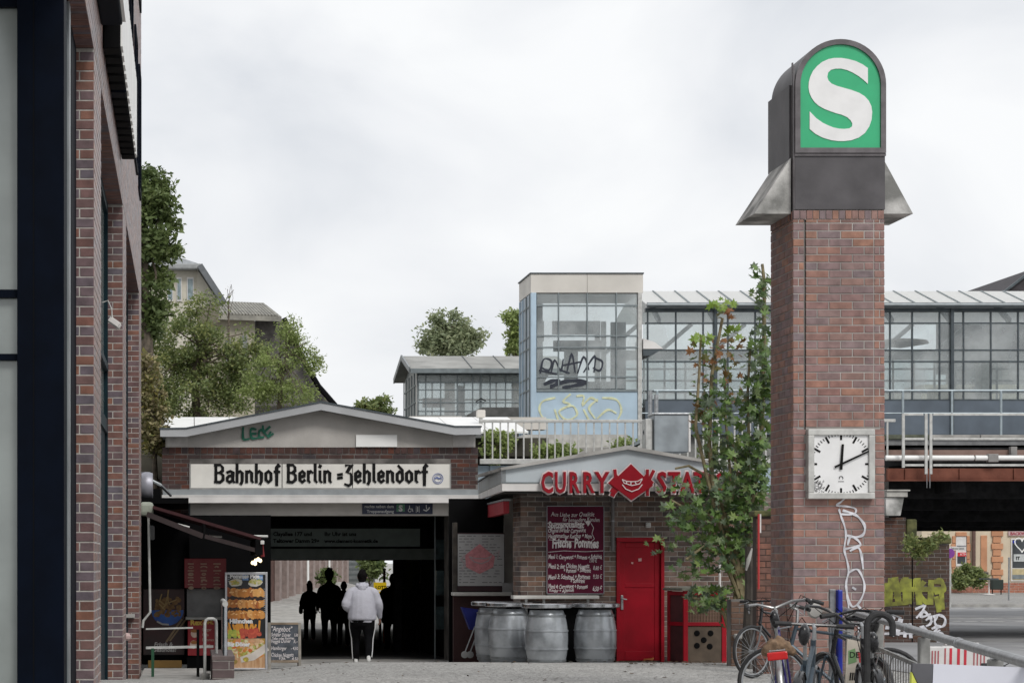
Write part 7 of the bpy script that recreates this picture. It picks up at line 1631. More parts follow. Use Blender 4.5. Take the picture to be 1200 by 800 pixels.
for i in range(46):
    t = i/46; a = P(152+t*176,366+t*5.5,s); b_ = P(151+t*160,350.5+t*6.5,26.5); mb = MB(); mb.bar(a+Vector((0,0,.05)), b_+Vector((0,0,.05)), .10, .07); mb.build('tile_row', MATS['grey_tiles'], h2)
mb = MB(); mb.poly([(X(150,s),0),(X(299,s),0),(X(299,s),Z(374,s)),(X(150,s),Z(366,s))], y0+.5, y0+.9); mb.build('wall', mat('house_plaster',(.40,.37,.30),.9,var=.1), h2)
mb = MB()
pts = [(300,372),(334,372),(346,400),(360,428),(374,452),(392,474),(350,474),(300,474)]
mb.poly([(X(a,s),Z(b,s)) for a,b in pts], y0+.95, y0+9); mb.build('flared_gable', mat('slate_shingles',(.085,.08,.078),.9,col2=(.14,.13,.125),scale=5,bump=.4), h2)
mb = MB(); q = [P(a,b,s)+Vector((0,.6,0)) for a,b in ((333,371),(346,399),(360,427),(374,451),(394,474))]; mb.tube(q,.12,6); mb.build('verge', black, h2)
for a,a2,b_,b2 in ((284,290,392,436),(265,271,396,440)): mb = MB(); mb.box(X(a,s),X(a2,s),y0+.38,y0+.49,Z(b2,s),Z(b_,s)); mb.build('window', mat('house_window',(.20,.21,.21),.3,var=.3), h2)
# trees
tree('tall dark green tree rising close behind the left brick building', 'tree', P(168,640,50), trunk([(172,420),(168,330),(170,250)],50,2.0), [.22,.18,.12,.08], [B(172,225,50,24,28),B(184,245,50,20,14),B(176,290,50,28,26),B(186,285,50,20,14),B(178,345,50,24,34),B(172,380,50,26,22),B(140,270,50,30,40),B(135,340,50,34,40),B(195,265,50,12,8),B(196,330,50,10,10)], 125, 110, .15, lm_dark, 11, .30)
tree('broad mid green shrubby tree behind the left part of the station roof', 'tree', P(230,520,46), trunk([(232,500),(228,440),(235,400)],46,4.4), [.14,.12,.08,.05], [B(215,400,46,44,44),B(195,440,46,40,46),B(245,420,46,46,50),B(270,440,46,40,42),B(225,470,46,60,26),B(290,410,46,26,28),B(235,360,46,26,12)], 270, 78, .088, lm_mid, 21, .30, nb=34)
tree('light green birch with loose hanging twigs in front of the tiled house', 'tree', P(330,520,48), trunk([(325,500),(330,450),(338,400)],48,4.4), [.09,.07,.05,.03], [B(318,440,48,34,36),B(345,462,48,28,22),B(338,405,48,20,28),B(360,420,48,18,22),B(300,460,48,26,24),B(340,380,48,9,10),B(372,432,48,8,6)], 120, 62, .085, lm_birch, 31, .24, nb=30, droop=.8, aspect=.4)
tree('yellowing shrub with pale blossom heads squeezed beside the left brick building', 'shrub', P(180,600,58), trunk([(182,560),(180,500),(178,460)],58,2.4), [.07,.06,.04,.03], [B(178,455,58,16,22),B(180,490,58,20,26),B(184,515,58,14,16),B(170,430,58,8,16)], 60, 60, .11, lm_yel, 41, .20, nb=10, nm='shrub')
tree('distant green tree above the roof of the waiting building', 'tree', P(527,640,20), trunk([(527,440),(527,400),(526,385)],20,2.0), [.35,.3,.22,.15], [B(526,385,20,22,20),B(510,400,20,22,14),B(548,398,20,18,16),B(496,404,20,12,9),B(530,405,20,34,12)], 105, 66, .25, lm_far, 51, .60, nb=30)
tree('yellow-green treetop just left of the lift tower', 'tree', P(604,640,26), trunk([(606,440),(604,400),(606,385)],26,2.0), [.25,.2,.15,.1], [B(604,374,26,14,9),B(603,408,26,10,9),B(606,392,26,9,14)], 50, 60, .18, lm_birch, 61, .30, nb=12)
tree('small green treetop peeping over the right slope of the station gable', 'tree', P(440,640,36), trunk([(440,500),(440,478)],36,2.0), [.14,.1,.06], [B(428,476,36,12,6),B(450,474,36,11,6),B(440,480,36,20,8)], 34, 44, .15, lm_mid, 71, .22, nb=8)
tree('leafless fine twig top above the tiled house roof', 'shrub', P(268,400,30), trunk([(268,380),(268,352)],30,8.0), [.05,.04,.02], [B(268,340,30,9,12)], 8, 2, .05, lm_yel, 72, .2, nb=8, nm='shrub')
mb_shrub = [('bushy green plant behind the left end of the terrace railing', 582, 522, 22, 22, 81), ('low green weeds behind the terrace railing below the lift tower', 650, 530, 30, 10, 82), ('sparse green sprigs on the terrace beside the cabinet', 735, 524, 16, 8, 83), ('green undergrowth behind the terrace railing right of the cabinet', 850, 528, 34, 14, 84)]
for lab,a,b_,rx,ry,sd in mb_shrub:
    tree(lab, 'plant', P(a,548,56), trunk([(a,548),(a,b_)],56), [.02,.012], [B(a,b_,56,rx,ry,14)], int(rx*1.2), 34, .10, lm_birch if sd != 84 else lm_mid, sd, .14, nb=5, nm='plant', mbark=twig)
tree('green hedge bush in the planter before the cream house across the street', 'hedge', P(1132,688,25), trunk([(1132,688),(1132,680)],25), [.05,.03], [B(1122,678,25,10,10),B(1138,674,25,13,13),B(1148,680,25,8,8),B(1130,682,25,18,7)], 60, 60, .17, lm_mid, 91, .26, nb=6, nm='hedge')
tree('dark leafy bush at the foot of the far stairs beyond the underpass', 'shrub', P(430,690,26), trunk([(432,690),(434,670)],26), [.05,.03], [B(436,664,26,14,10),B(384,676,26,9,8)], 30, 60, .22, lm_dark, 92, .3, nb=5, nm='shrub')
tree('weeds and dry grass hanging from the top of the bridge abutment', 'weeds', P(1090,640,59.5), trunk([(1090,640),(1092,632)],59.5), [.02,.01], [B(1085,640,59.5,14,5,8),B(1100,631,59.5,10,5,8),B(1078,648,59.5,7,8,6),B(1066,640,59.5,6,12,6)], 34, 26, .09, lm_mid, 93, .12, nb=5, nm='weeds', mbark=twig)
for a,b_,sd in ((1044,575,95),(1040,560,96)):
    pass

# ---- the maple thicket between snack bar and pillar: big lobed leaves
mp_cols = [(.07,.135,.035),(.10,.18,.04),(.15,.24,.055),(.045,.085,.03),(.12,.16,.10),(.19,.26,.07)]
lm_maple = leaf_mat('maple_leaves', mp_cols, .45, .25); lm_red = leaf_mat('reddish_leaves', [(.22,.09,.04),(.30,.13,.05),(.16,.10,.03),(.12,.13,.03)], .5, .3); lm_lime = leaf_mat('fresh_leaves', [(.20,.32,.05),(.28,.38,.08),(.15,.26,.04)], .45, .35)
def maple_mesh(m, k):
    rr = random.Random(k); o = []
    for ang, r_ in ((-90,.10),(-50,.62),(-28,.38),(-5,.78),(22,.45),(48,.80),(66,.50),(90,1.),(114,.50),(132,.80),(158,.45),(185,.78),(208,.38),(230,.62)):
        a = R(ang); q = r_*(.92+.16*rr.random()); o.append((q*math.cos(a)*.5, q*math.sin(a)*.5+.05, (abs(math.cos(a))*q)**2*-.16+rr.uniform(-.03,.03)))
    vs = [(0,0.02,.02)]+o; n = len(o); mb = MB(); mb.add(vs, [(0,i+1,(i+1)%n+1) for i in range(n)]); me = mb.mesh('leaf'); me.materials.append(m); return me
maple = {m.name: [maple_mesh(m, k) for k in range(4)] for m in (lm_maple, lm_red, lm_lime)}
mt = thing('maple_thicket', 'tall leggy maple saplings with lobed leaves, some reddish, between snack bar and clock pillar', 'tree', P(865,775,80))
sM = 78.
gM = random.Random(5)
def MP(a,b,dy=0.): p = P(a,b,sM); return Vector((p.x,p.y+dy,p.z))
stems = [[(868,768),(870,700),(862,640),(838,590),(832,520),(835,440),(848,372)],[(868,768),(874,690),(880,600),(893,520),(897,420),(898,330),(896,308)],[(866,760),(862,700),(868,640),(858,560),(852,480),(853,420)],[(868,768),(866,690),(848,640),(815,600),(790,585)],[(870,760),(872,660),(880,560),(878,460),(882,400)],[(862,765),(850,720),(835,705),(815,700)],[(866,700),(845,650),(822,640),(800,655)],[(868,680),(838,600),(815,500),(819,440),(821,395)],[(866,690),(850,600),(835,560),(810,545),(795,548)],[(868,690),(872,600),(866,560),(860,520)],[(868,690),(885,640),(896,600),(902,560)]]
for k, stv in enumerate(stems):
    dy = gM.uniform(-.35,.35); pts = [MP(a,b,dy*(i/len(stv))) for i,(a,b) in enumerate(stv)]
    r0 = .05 if k < 2 else .028; mb = MB(); mb.tube(pts, [r0*(1-.8*i/len(pts))+.006 for i in range(len(pts))], 6); mb.build('stem', twig, mt, smooth=True)
leaves = []
def spray(a,b,rx,ry,n,m,sz=.17,dy=.45):
    for _ in range(int(n*(1.25 if n > 20 else 1))):
        t = gM.random()*6.283; r_ = math.sqrt(gM.random()); leaves.append((MP(a+rx*r_*math.cos(t), b+ry*r_*math.sin(t), gM.uniform(-dy,dy)), m, 1.42*sz*gM.uniform(.6,1.2)))
# columns on the platform side: reddish lower leaves, fresh tops
for a,t0,t1,m,n in ((821,395,404,lm_lime,16),(848,352,362,lm_lime,18),(862,385,395,lm_lime,12),(849,365,376,lm_red,8)): spray(a,(t0+t1)/2,13,(t1-t0)/2+3,n,m,.15,.2)
for a,b0,b1 in ((820,405,500),(833,425,510),(850,400,480),(862,400,480),(841,400,450)):
    b = b0
    while b < b1:
        for sd in (-1,1): spray(a+sd*6,b,3,2,1,lm_red if gM.random()<.5 else lm_maple,.14,.15)
        b += 8
for a,b,rx,ry,n in ((893,345,9,38,44),(892,430,15,50,130),(888,510,18,50,110),(840,500,26,34,60),(870,545,26,34,80),(838,560,16,24,22),(805,604,32,16,44),(850,600,46,40,150),(880,590,24,40,60),(805,620,24,16,22),(775,640,22,10,14),(815,660,28,20,36),(862,650,32,26,70),(885,650,16,30,36),(830,705,26,16,60),(862,700,22,20,36),(838,470,22,24,26),(885,470,18,30,50),(866,730,14,26,30),(848,640,26,24,40),(872,610,22,30,50),(880,560,20,30,40),(855,590,30,26,40),(792,575,18,12,16)):
    spray(a,b,rx,ry,n,lm_maple,.16)
leaves.sort(key=lambda q: -q[2] + q[0].y*.25)
st = {m.name: ([],[],[]) for m in (lm_maple,lm_red,lm_lime)}
for i,(p,m,sz) in enumerate(leaves):
    me = maple[m.name][i%4]; rot = Euler((R(gM.uniform(15,85)), R(gM.uniform(-35,35)), R(gM.uniform(-60,60)))); 
    if gM.random()<.3: rot = Euler((R(gM.uniform(100,190)), R(gM.uniform(-35,35)), R(gM.uniform(-180,180))))
    if i < 290:
        o = bpy.data.objects.new('leaf', me); C.objects.link(o); o.parent = mt; o.location = p-mt.location; o.rotation_euler = rot; o.scale = (sz,)*3
    else:
        V_, F_, R_ = st[m.name]; M = Matrix.Translation(p) @ rot.to_matrix().to_4x4() @ Matrix.Scale(sz,4); o_ = len(V_)
        V_ += [tuple(M @ v.co) for v in me.vertices]; F_ += [tuple(q+o_ for q in f.vertices) for f in me.polygons]; R_ += [gM.random()]*len(me.polygons)
for m in (lm_maple,lm_red,lm_lime):
    V_, F_, R_ = st[m.name]
    if V_: mb = MB(); mb.v, mb.f, mb.r = V_, F_, R_; mb.build('foliage', m, mt, kind='stuff')
# dark stump, stone blocks, brick pier and red rod between snack bar and pillar
sB = 82.
sp2 = thing('dead_trunk', 'dark rotten tree trunk with a pale broken side among the maple saplings', 'trunk', P(880,775,sB))
mb = MB(); mb.tube([P(879,790,sB),P(880,740,sB),P(881,690,sB),P(880,640,sB)],[.14,.12,.10,.085],10); mb.build('trunk', wood_d, sp2, smooth=True)
mb = MB(); mb.tube([P(872,668,sB)+Vector((0,-.12,0)),P(875,655,sB)+Vector((0,-.13,0)),P(879,642,sB)+Vector((0,-.12,0))],[.014,.032,.01],8); mb.build('broken_wood', conc_l, sp2, smooth=True)
sq = 80.
lw2 = thing('old_garden_wall', 'low old brick and stone wall behind the leftmost bicycle', 'wall', P(855,780,sq))
mb = MB(); mb.box(X(857,sq)+.001,X(880,sq),YD(sq)+.001,YD(sq)+.3,.2,Z(702,sq)); mb.build('core', mortar_d, lw2)
brick_wall(lw2,(X(857,sq),YD(sq)),(0,-1),X(880,sq)-X(857,sq),.4,Z(702,sq),brick_mat('brick_old',[(.12,.07,.05),(.15,.09,.06),(.09,.06,.05)],.5),60,z_phase=0)
mb = MB(); mb.cbox(X(859,sq),X(879,sq),YD(sq)-.14,YD(sq)-.01,Z(748,sq),Z(742,sq),.02); mb.build('stone_slab', conc_l, lw2)
bp = thing('brick_pier', 'brick pier with mossy top directly left of the clock pillar', 'pier', P(897,790,86))
s_ = 86.
core_b = mat('brown_core',(.06,.042,.036),.9)
mb = MB(); mb.box(X(887,s_)+.001,X(906,s_)-.001,YD(s_)+.001,YD(s_)+.25,.3,Z(605,s_)); mb.build('core', core_b, bp)
brick_wall(bp,(X(887,s_),YD(s_)),(0,-1),X(906,s_)-X(887,s_),.3,Z(605,s_),brick_mat('brick_pier_m',[(.18,.085,.065),(.14,.075,.06),(.22,.10,.07),(.10,.07,.06)],.3),60,z_phase=0)
mb = MB(); mb.cbox(X(883,s_),X(906,s_)-.001,YD(s_)-.05,YD(s_)+.28,Z(605,s_)+.002,Z(598,s_),.02); mb.build('mossy_top', moss, bp)
rr_ = thing('red_rod', 'thin vertical red and white rod fixed beside the brick pier', 'rod', P(889,700,100))
mb = MB(); mb.tube([P(889,690,87),P(889,602,87)],.014,6); mb.build('rod', mat('rod_red',(.45,.03,.03),.5), rr_); mb = MB(); mb.tube([P(891,624,87),P(891,602,87)],.012,6); mb.build('white_rod', white_p, rr_)
wp_ = thing('white_pipe', 'thin white vertical pipe behind the maple leaves', 'pipe', P(844,700,76))
mb = MB(); mb.tube([P(843.5,712,74),P(843.5,660,74)],.02,8); mb.build('pipe', white_p, wp_); mb = MB(); mb.tube([P(843.5,660,74),P(843.5,658.5,74)],.028,8); mb.build('cap', galv, wp_)
# ---------------------------------------------------------------- bicycles and the guard rail at the lower right
def bicycle(label, loc, rz, frame_m, r=.345, fork_m=None, fender=None, bars='straight', carrier=False, redlight=False, lamp=False, lean=0., saddle_h=.93, bar_m=None, steer=0., step=False, bar_h=1.02):
    o = thing('bicycle', label, 'bicycle', loc, rz, 'bicycles parked by the clock pillar'); o.rotation_euler = (R(lean),0,rz)
    W = 1.06; rh = r; L = lambda mb,nm,m,p=o,**k: mb.build(nm,m,p,world=False,**k)
    bb = Vector((.42,0,.28)); st_ = Vector((.28,0,.78)); hd_t = Vector((.86,0,.86)); hd_b = Vector((.90,0,.70)); ra = Vector((0,0,rh)); fa = Vector((W,0,rh))
    if step: tt0 = Vector((.33,0,.60))
    else: tt0 = st_
    mb = MB(); mb.tube([bb, st_], .017, 8); mb.tube([bb, hd_b], .019, 8); mb.tube([tt0, hd_t], .015 if not step else .018, 8); mb.tube([hd_b, hd_t+Vector((-.01,0,.05))], .021, 8)
    for sy in (-.055,.055): mb.tube([ra+Vector((0,sy,0)), bb+Vector((0,sy*.6,0))], .010, 6); mb.tube([ra+Vector((0,sy,0)), st_+Vector((0,sy*.3,-.04))], .009, 6)
    L(mb,'frame',frame_m,smooth=True)
    mb = MB(); cr_ = hd_b + Vector((.03,0,-.03))
    for sy in (-.055,.055): mb.tube([cr_+Vector((0,sy*.9,0)), cr_+Vector((.06,sy,-.2)), fa+Vector((0,sy,0))], .011, 6)
    mb.tube([cr_+Vector((0,-.05,0)),cr_+Vector((0,.05,0))],.014,6); L(mb,'fork',fork_m or frame_m,smooth=True)
    for c in (ra, fa):
        w = None; mb = MB(); pts = [c+Vector((math.cos(t)*(r-.02),0,math.sin(t)*(r-.02))) for t in [2*math.pi*i/36 for i in range(36)]]; mb.tube(pts,.021,8,closed=True); w = L(mb,'wheel',blackr,smooth=True)
        mb = MB(); pts = [c+Vector((math.cos(t)*(r-.045),0,math.sin(t)*(r-.045))) for t in [2*math.pi*i/36 for i in range(36)]]; mb.tube(pts,.011,6,closed=True); mb.build('rim',galv,w,world=False,smooth=True)
        mb = MB(); mb.tube([c+Vector((0,-.04,0)),c+Vector((0,.04,0))],.022,8)
        for i in range(28): t = 2*math.pi*i/28; mb.tube([c+Vector((0,.025*(-1)**i,0)), c+Vector((math.cos(t)*(r-.05),0,math.sin(t)*(r-.05)))],.0018,3,cap=False)
        mb.build('spokes',galv,w,world=False,kind='stuff')
        if fender:
            a0,a1 = (R(25),R(185)) if c is ra else (R(20),R(150)); mb = MB(); N_ = 14
            for i in range(N_+1):
                t = a0+(a1-a0)*i/N_; d_ = Vector((math.cos(t),0,math.sin(t)))
                mb.v += [tuple(c+d_*(r+.012)+Vector((0,y,0))) for y in (-.03,-.015,.015,.03)]; mb.v[-3] = tuple(Vector(mb.v[-3])+d_*.01); mb.v[-2] = tuple(Vector(mb.v[-2])+d_*.01)
            mb.f = [(i*4+k,i*4+k+1,i*4+k+5,i*4+k+4) for i in range(N_) for k in range(3)]; mb.r = [0]*len(mb.f); f_ = L(mb,'fender',fender,smooth=True,angle=80)
            sm_ = f_.modifiers.new('t','SOLIDIFY'); sm_.thickness = .003
    # crank, chain, pedals
    mb = MB(); mb.lathe([(.085,-.004),(.09,0),(.085,.004)],(bb.x,.05,bb.z),20,'y'); cr2 = L(mb,'chainring',galv)
    mb = MB(); mb.bar(bb+Vector((0,.065,0)),bb+Vector((.12,.07,-.11)),.012,.022); mb.bar(bb+Vector((0,-.065,0)),bb+Vector((-.12,-.07,.11)),.012,.022); mb.tube([bb+Vector((0,-.065,0)),bb+Vector((0,.065,0))],.016,8); mb.build('crank',galv,cr2,world=False)
    for q in (bb+Vector((.12,.11,-.11)), bb+Vector((-.12,-.11,.11))): mb = MB(); mb.cbox(q.x-.045,q.x+.045,q.y-.035,q.y+.035,q.z-.01,q.z+.01,.004); mb.build('pedal',blackr,cr2,world=False)
    mb = MB(); mb.tube([bb+Vector((0,.05,.085)),ra+Vector((0,.05,.035)),ra+Vector((-.03,.05,0)),ra+Vector((0,.05,-.035)),bb+Vector((0,.05,-.085))],.005,5); L(mb,'chain',mat('chain_dark',(.05,.045,.04),.5,.6))
    # saddle and post
    mb = MB(); top = st_+Vector((-.055,0,saddle_h-.78)); mb.tube([st_,top],.014,8); L(mb,'seat_post',galv)
    mb = MB(); limb(mb,[top+Vector((-.13,0,.035)),top+Vector((-.08,0,.04)),top+Vector((.03,0,.038)),top+Vector((.15,0,.03))],[(.04,.078),(.042,.082),(.034,.04),(.026,.020)],10,3)
    mb.v = [(v[0],v[1],v[2]) for v in mb.v]; L(mb,'saddle',blackp,smooth=True,angle=180)
    # steering
    piv = hd_t.copy(); sr = Matrix.Translation(piv) @ Matrix.Rotation(steer,4,'Z') @ Matrix.Translation(-piv)
    T = lambda v: sr @ Vector(v)
    mb = MB(); mb.tube([T(hd_t+Vector((-.01,0,.03))),T((.845,0,bar_h-.02)),T((.89,0,bar_h))],.015,8); L(mb,'stem',bar_m or galv,smooth=True)
    if bars == 'straight': bp_ = [(.86,-.30,bar_h+.0),(.885,-.12,bar_h),(.89,0,bar_h),(.885,.12,bar_h),(.86,.30,bar_h+.0)]
    elif bars == 'swept': bp_ = [(.66,-.28,bar_h+.02),(.78,-.27,bar_h+.05),(.88,-.16,bar_h+.05),(.90,0,bar_h),(.88,.16,bar_h+.05),(.78,.27,bar_h+.05),(.66,.28,bar_h+.02)]
    else: bp_ = [(.82,-.32,bar_h+.07),(.86,-.2,bar_h+.08),(.89,-.09,bar_h+.0),(.89,0,bar_h),(.89,.09,bar_h+.0),(.86,.2,bar_h+.08),(.82,.32,bar_h+.07)]
    bp_ = [T(v) for v in bp_]; mb = MB(); mb.tube(bp_,.0125,8); hb_ = L(mb,'handlebar',bar_m or blackp,smooth=True)
    for e0,e1 in ((bp_[0],bp_[1]),(bp_[-1],bp_[-2])):
        q = e0.lerp(e1,min(.95,.13/(e0-e1).length)); mb = MB(); mb.tube([e0,q],.019,10); mb.build('grip',blackr,hb_,world=False,smooth=True)
        mb = MB(); l0 = e0.lerp(e1,.75); mb.tube([l0,l0+Vector((.05,0,-.02)),e0.lerp(e1,.15)+Vector((.06,0,-.045))],.006,6); mb.build('brake_lever',galv,hb_,world=False)
    mb = MB(); mb.tube([bp_[1],bp_[1]+Vector((.12,.02,.03)),T((.95,.03,.95)),hd_b],.0035,5); mb.tube([bp_[-2],bp_[-2]+Vector((.1,-.02,.05)),T((.93,-.03,.93)),cr_],.0035,5); mb.build('cables',black,hb_,world=False,kind='stuff')
    if carrier:
        mb = MB()
        for sy in (-.06,0,.06): mb.tube([(.14,sy,.74),(-.28,sy,.74)],.006,6)
        mb.tube([(-.28,-.06,.74),(-.28,.06,.74)],.006,6); mb.tube([(.14,-.06,.74),(.14,.06,.74)],.006,6)
        for sy in (-.06,.06): mb.tube([(-.18,sy,.74),(0,sy,.35)],.006,6)
        L(mb,'carrier',galv)
    if redlight: mb = MB(); mb.cbox(-.32,-.28,-.085,.085,.66,.73,.012); L(mb,'rear_light',mat('reflector_red',(.55,.01,.01),.25))
    if lamp: mb = MB(); q = T((.97,0,.90)); mb.lathe([(.01,-.05),(.035,-.03),(.045,.03),(.02,.035)],tuple(q),14,'x'); L(mb,'headlamp',blackp,smooth=True)
    mb = MB(); mb.tube([bb+Vector((-.05,-.03,-.02)),bb+Vector((-.12,-.16,-.27))],.009,6); L(mb,'kickstand',galv)
    return o
navy_b = mat('violet_blue_frame',(.03,.02,.14),.3,.2); steel_b = mat('dark_blue_grey_frame',(.05,.07,.09),.35,.3); silver = mat('silver_tube',(.36,.36,.36),.35,.8)
gzz = lambda x,y: gz(x,y)+.004
def bike_at(px, s, **k): x, y = X(px,s), YD(s); return (x, y, gz(x,y)+.004)
# rz: direction the bicycle points, 0 = to the right, 180 = to the left, 90 = away
def front_at(px,s,rz,dx):    # put the point dx along the frame at pixel px
    x, y = X(px,s), YD(s); x -= dx*math.cos(rz); y -= dx*math.sin(rz); return (x, y, gz(X(px,s),YD(s))+.004)
r1 = R(180+33); bicycle('black bicycle whose front wheel shows left of the pillar', front_at(882,90,r1,1.06), r1, blackp, fork_m=mat('grey_fork',(.14,.145,.15),.4,.3), lean=2, steer=R(18), bar_h=1.0)
r2 = R(75); bicycle('bicycle seen from behind with silver fenders, red rear light and carrier', front_at(922,136,r2,0), r2, navy_b, fender=silver, carrier=True, redlight=True, bars='swept', bar_m=silver, lean=-6, steer=R(14), saddle_h=.96, bar_h=1.08)
r3 = R(70); bicycle('black bicycle with a long straight handlebar in the middle of the row', front_at(940,158,r3,.5), r3, steel_b, bars='straight', lean=3, steer=R(18), bar_h=1.02, step=True, fender=blackp)
r4 = R(80); bicycle('black bicycle with raised curved handlebar at the right of the row', front_at(1018,152,r4,.88), r4, blackp, bars='riser', lean=-3, steer=R(8), bar_h=1.02, fender=blackp, saddle_h=.86)
r5 = R(158); bicycle('bicycle with a silver handlebar and brake levers behind the row', front_at(928,122,r5,.88), r5, steel_b, bars='swept', bar_m=silver, lean=8, steer=R(20), bar_h=1.06)
r6 = R(20); bicycle('dark bicycle whose rear wheel arcs up beside the white banner', (X(1052,205),YD(205),.27), r6, blackp, bars='riser', lean=4, fender=blackp, steer=R(10))
r7 = R(98); bicycle('bicycle with swept black bars squeezed behind the blue-edged post', front_at(990,138,r7,.5), r7, blackp, fork_m=steel_b, bars='swept', bar_m=blackp, lean=5, steer=R(-16), bar_h=1.04, fender=blackp, carrier=True)
# brown rag on the carrier
rg = thing('brown_bag', 'crumpled brown bag on the bicycle carrier left of the red light', 'bag', P(912,757,134))
mb = MB(); limb(mb,[P(899,762,136),P(908,756,136),P(918,757,136),P(928,763,136)],[(.05,.07),(.07,.08),(.065,.08),(.04,.05)],10,3); o = fuse(mb,'bag_body',mat('crumpled_paper',(.20,.13,.08),.9,var=.3,scale=14),None,.012,1,.05,.05); o.parent = rg; o.location = -rg.location
mb = MB(); mb.tube([P(899,762,136),P(902,752,136),P(908,757,136)],.006,5); mb.build('strap', MATS['crumpled_paper'], rg)
# guard rail from the pillar towards the camera
gl = thing('guard_railing', 'galvanised tube guard railing running from the pillar down to the lower right', 'railing', P(1100,780,150))
Z0 = 1.51
def RP(t, z): a = Vector((X(984,113),YD(113),0)); b = Vector((X(1235,262),YD(262),0)); p = a.lerp(b,t); return Vector((p.x,p.y,z))
mb = MB(); mb.tube([RP(0,Z0),RP(.98,Z0)],.028,14); mb.build('top_rail', galv, gl, smooth=True)
for t in (.30,.52,.74): mb = MB(); mb.tube([RP(t,Z0),RP(t+.006,Z0)],.034,14); mb.build('collar', galv, gl, smooth=True)
for t in (.10,.34,.60,.86): mb = MB(); mb.cbox(RP(t,0).x-.035,RP(t,0).x+.035,RP(t,0).y-.035,RP(t,0).y+.035,.3,Z0-.03,.008); mb.build('post', mat('grey_post',(.26,.26,.25),.6,.3,var=.25,scale=8), gl)
mb = MB(); mb.bar(RP(.02,Z0-.24),RP(.98,Z0-.24),.02,.03); mb.build('mesh_rail', MATS['grey_post'], gl)
mb = MB()
for i in range(64): t = .03+i*.015; p = RP(t,0); mb.box(p.x-.003,p.x+.003,p.y-.003,p.y+.003,.5,Z0-.26)
mb.build('infill_bars', mat('dark_bar',(.07,.065,.06),.6), gl, kind='stuff')
# blue-edged post with round-ended tube
bpst = thing('blue_edged_post', 'flat steel post with a bright blue sign plate seen edge-on before the pillar', 'post', P(979,840,118))
s_ = 118.; y_ = YD(s_)
mb = MB(); mb.cbox(X(972.5,s_),X(979.5,s_),y_,y_+.05,.45,Z(690,s_),.006); mb.build('post', mat('grey_flat_post',(.24,.25,.26),.5,.4,var=.35,scale=9), bpst)
mb = MB(); mb.cbox(X(980,s_),X(985.5,s_),y_-.07,y_+.03,Z(808,s_),Z(690.5,s_),.012); mb.build('sign_plate', blue_s, bpst)
mb = MB(); mb.tube([P(955,715,s_),P(973,716.5,s_)],.036,12); mb.build('side_tube', mat('grey_brown_tube',(.25,.21,.19),.5,.3), bpst, smooth=True)
mb = MB(); c_ = P(953.5,715,s_); mb.lathe([(.02,-.03),(.06,-.022),(.078,0),(.06,.022),(.02,.03)],(c_.x,c_.y-.04,c_.z),18,'y'); mb.build('round_cap', conc_l, bpst, smooth=True)
# black hoop lock
hp_ = thing('rack_hoop', 'black inverted-U bicycle rack hoop behind the curved handlebar', 'rack', P(1032,800,165))
mb = MB(); mb.tube([P(1016,800,166)]+[P(1031+15*math.cos(t),733-14*math.sin(t),166-3*0) for t in [math.pi-i*math.pi/10 for i in range(11)]]+[P(1046,745,166)],.024,10); mb.build('hoop', blackr, hp_, smooth=True)
mb = MB(); mb.cbox(X(1012,166),X(1020,166),YD(166)-.05,YD(166)+.05,.3,Z(798,166),.01); mb.build('foot', blackr, hp_)
# poster board with the red hand
hb2 = thing('hand_poster', 'pale board with a red hand print and green patch among the bicycles', 'poster', P(1008,800,140))
s_ = 142.; y_ = YD(s_)
mb = MB(); mb.poly([(X(993,s_),Z(748,s_)),(X(1022,s_),Z(754,s_)),(X(1022,s_),Z(812,s_)),(X(990,s_),Z(812,s_))], y_, y_+.03); mb.build('board', mat('pale_poster',(.42,.38,.32),.8,var=.2,scale=5), hb2)
mb = MB(); gq = lambda pts: [(X(a,s_),Z(b,s_)) for a,b in pts]
for pts,w_ in (([(1012,784),(1012,772)],.07),([(1009,776),(1007,765)],.025),([(1011,774),(1010,760)],.025),([(1013,774),(1014,760)],.025),([(1015,775),(1018,763)],.025),([(1014,779),(1020,772)],.02)): mb.ribbon(gq(pts), w_, y_-.004-.0003*len(mb.v)/8, y_-.001)
mb.build('hand_print', mat('print_red',(.45,.04,.05),.7), hb2)
mb = MB(); mb.poly(gq([(994,762),(1002,759),(1004,775),(994,778)]), y_-.003, y_-.001); mb.build('green_patch', mat('print_green',(.14,.25,.11),.7), hb2)
mb = MB()
for i in range(4): mb.ribbon(gq([(996+i*2.6,796),(997+i*2.6,788)]), .012, y_-.003, y_-.001)
text_mb(mb,'DEIN',.07,X(995,s_),Z(770,s_),y_-.006,y_-.0035); mb.build('lettering', print_k, hb2)
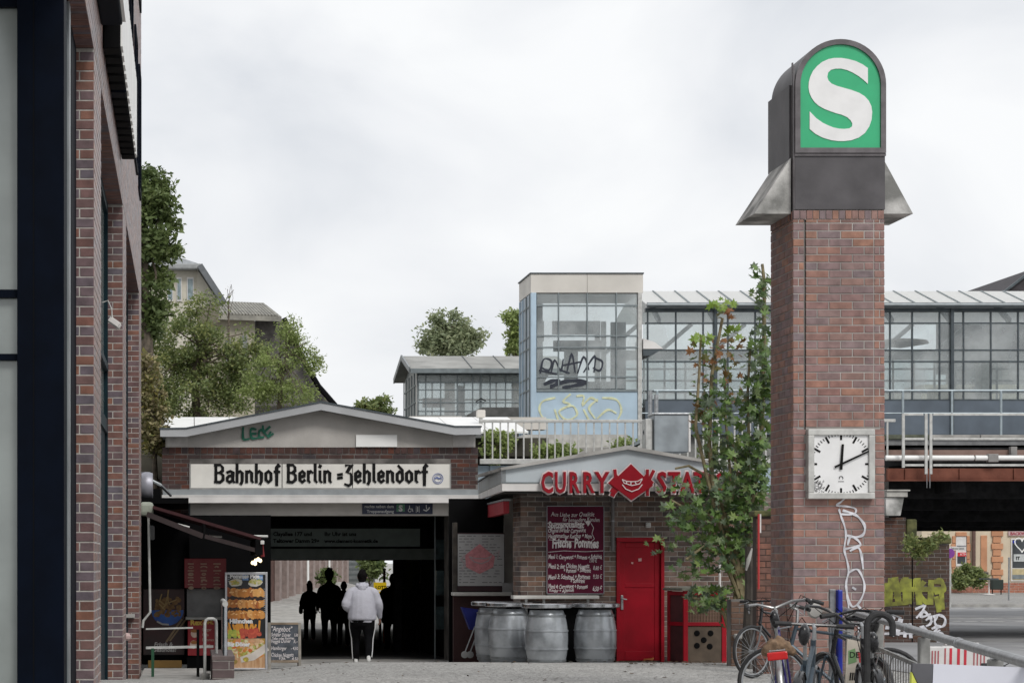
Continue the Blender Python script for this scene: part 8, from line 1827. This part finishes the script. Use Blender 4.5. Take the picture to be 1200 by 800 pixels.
# red-white barrier behind the rail, white banner at the corner
bar_ = thing('striped_barrier', 'low red and white striped barrier boards standing behind the guard railing', 'barrier', P(1125,790,125))
s_ = 112.; y_ = YD(s_)
mb = MB(); mb.cbox(X(1087,s_),X(1160,s_),y_,y_+.06,Z(796,s_),Z(757,s_),.01); mb.build('board', mat('barrier_white',(.60,.59,.58),.5,var=.1), bar_)
for a,w_ in ((1091,1.6),(1094.5,1.6),(1098,1.6),(1106,1.8),(1112,3.),(1121,3.2),(1129,3),(1140,1.5),(1144,1.5),(1148,1.5),(1152,1.5)):
    mb = MB(); z_o = 3 if a<1102 or a>1135 else 0; mb.poly([(X(a,s_),Z(795,s_)),(X(a+w_,s_),Z(795,s_)),(X(a+w_+.8,s_),Z(759+z_o,s_)),(X(a+.8,s_),Z(759+z_o,s_))], y_-.004, y_-.001); mb.build('stripe', mat('barrier_red',(.50,.02,.04),.5,var=.15) if w_>2 else mat('barrier_dull_red',(.36,.09,.10),.6), bar_)
mb = MB()
for i in range(10): mb.cbox(X(1118+i*4.2,s_),X(1121+i*4.2,s_),y_+.3,y_+.36,Z(757,s_),Z(750+i*.4,s_),.01)
mb.box(X(1115,s_),X(1160,s_),y_+.3,y_+.36,Z(790,s_),Z(757,s_)-.002); mb.build('rear_board', MATS['barrier_white'], bar_, kind='stuff')
bnr = thing('banner', 'large white banner board with grey and yellow corner at the lower right', 'banner', P(1150,800,245))
s_ = 245.; y_ = YD(s_)
mb = MB(); mb.add([P(1094,777.5,s_),P(1240,783.5,s_),P(1240,870,s_),P(1090,870,s_)]+[p+Vector((0,.03,0)) for p in (P(1094,777.5,s_),P(1240,783.5,s_),P(1240,870,s_),P(1090,870,s_))], [(3,2,1,0),(4,5,6,7),(0,1,5,4),(1,2,6,5),(2,3,7,6),(3,0,4,7)]); mb.build('white_field', mat('banner_white',(.62,.63,.70),.5,var=.04,scale=2), bnr)
def trif(pts, m_, nm): mb = MB(); n = len(pts); q = [P(a,b,s_) for a,b in pts]; mb.add(q+[p+Vector((0,.03,0)) for p in q], [tuple(range(n-1,-1,-1)), tuple(range(n,2*n))]+[(i,(i+1)%n,n+(i+1)%n,n+i) for i in range(n)]); mb.build(nm, m_, bnr)
trif([(1071,777),(1093.8,777.5),(1089.8,870),(1110,870),(1070,782)], mat('banner_grey',(.09,.09,.10),.6), 'grey_field') if False else None
trif([(1070,777),(1093.7,777.5),(1089.7,830),(1069,786)], mat('banner_grey',(.09,.09,.10),.6), 'grey_field')
trif([(1068.5,787),(1089,831),(1089,870),(1066,870)], mat('banner_yellow',(.62,.66,.10),.5), 'yellow_field')
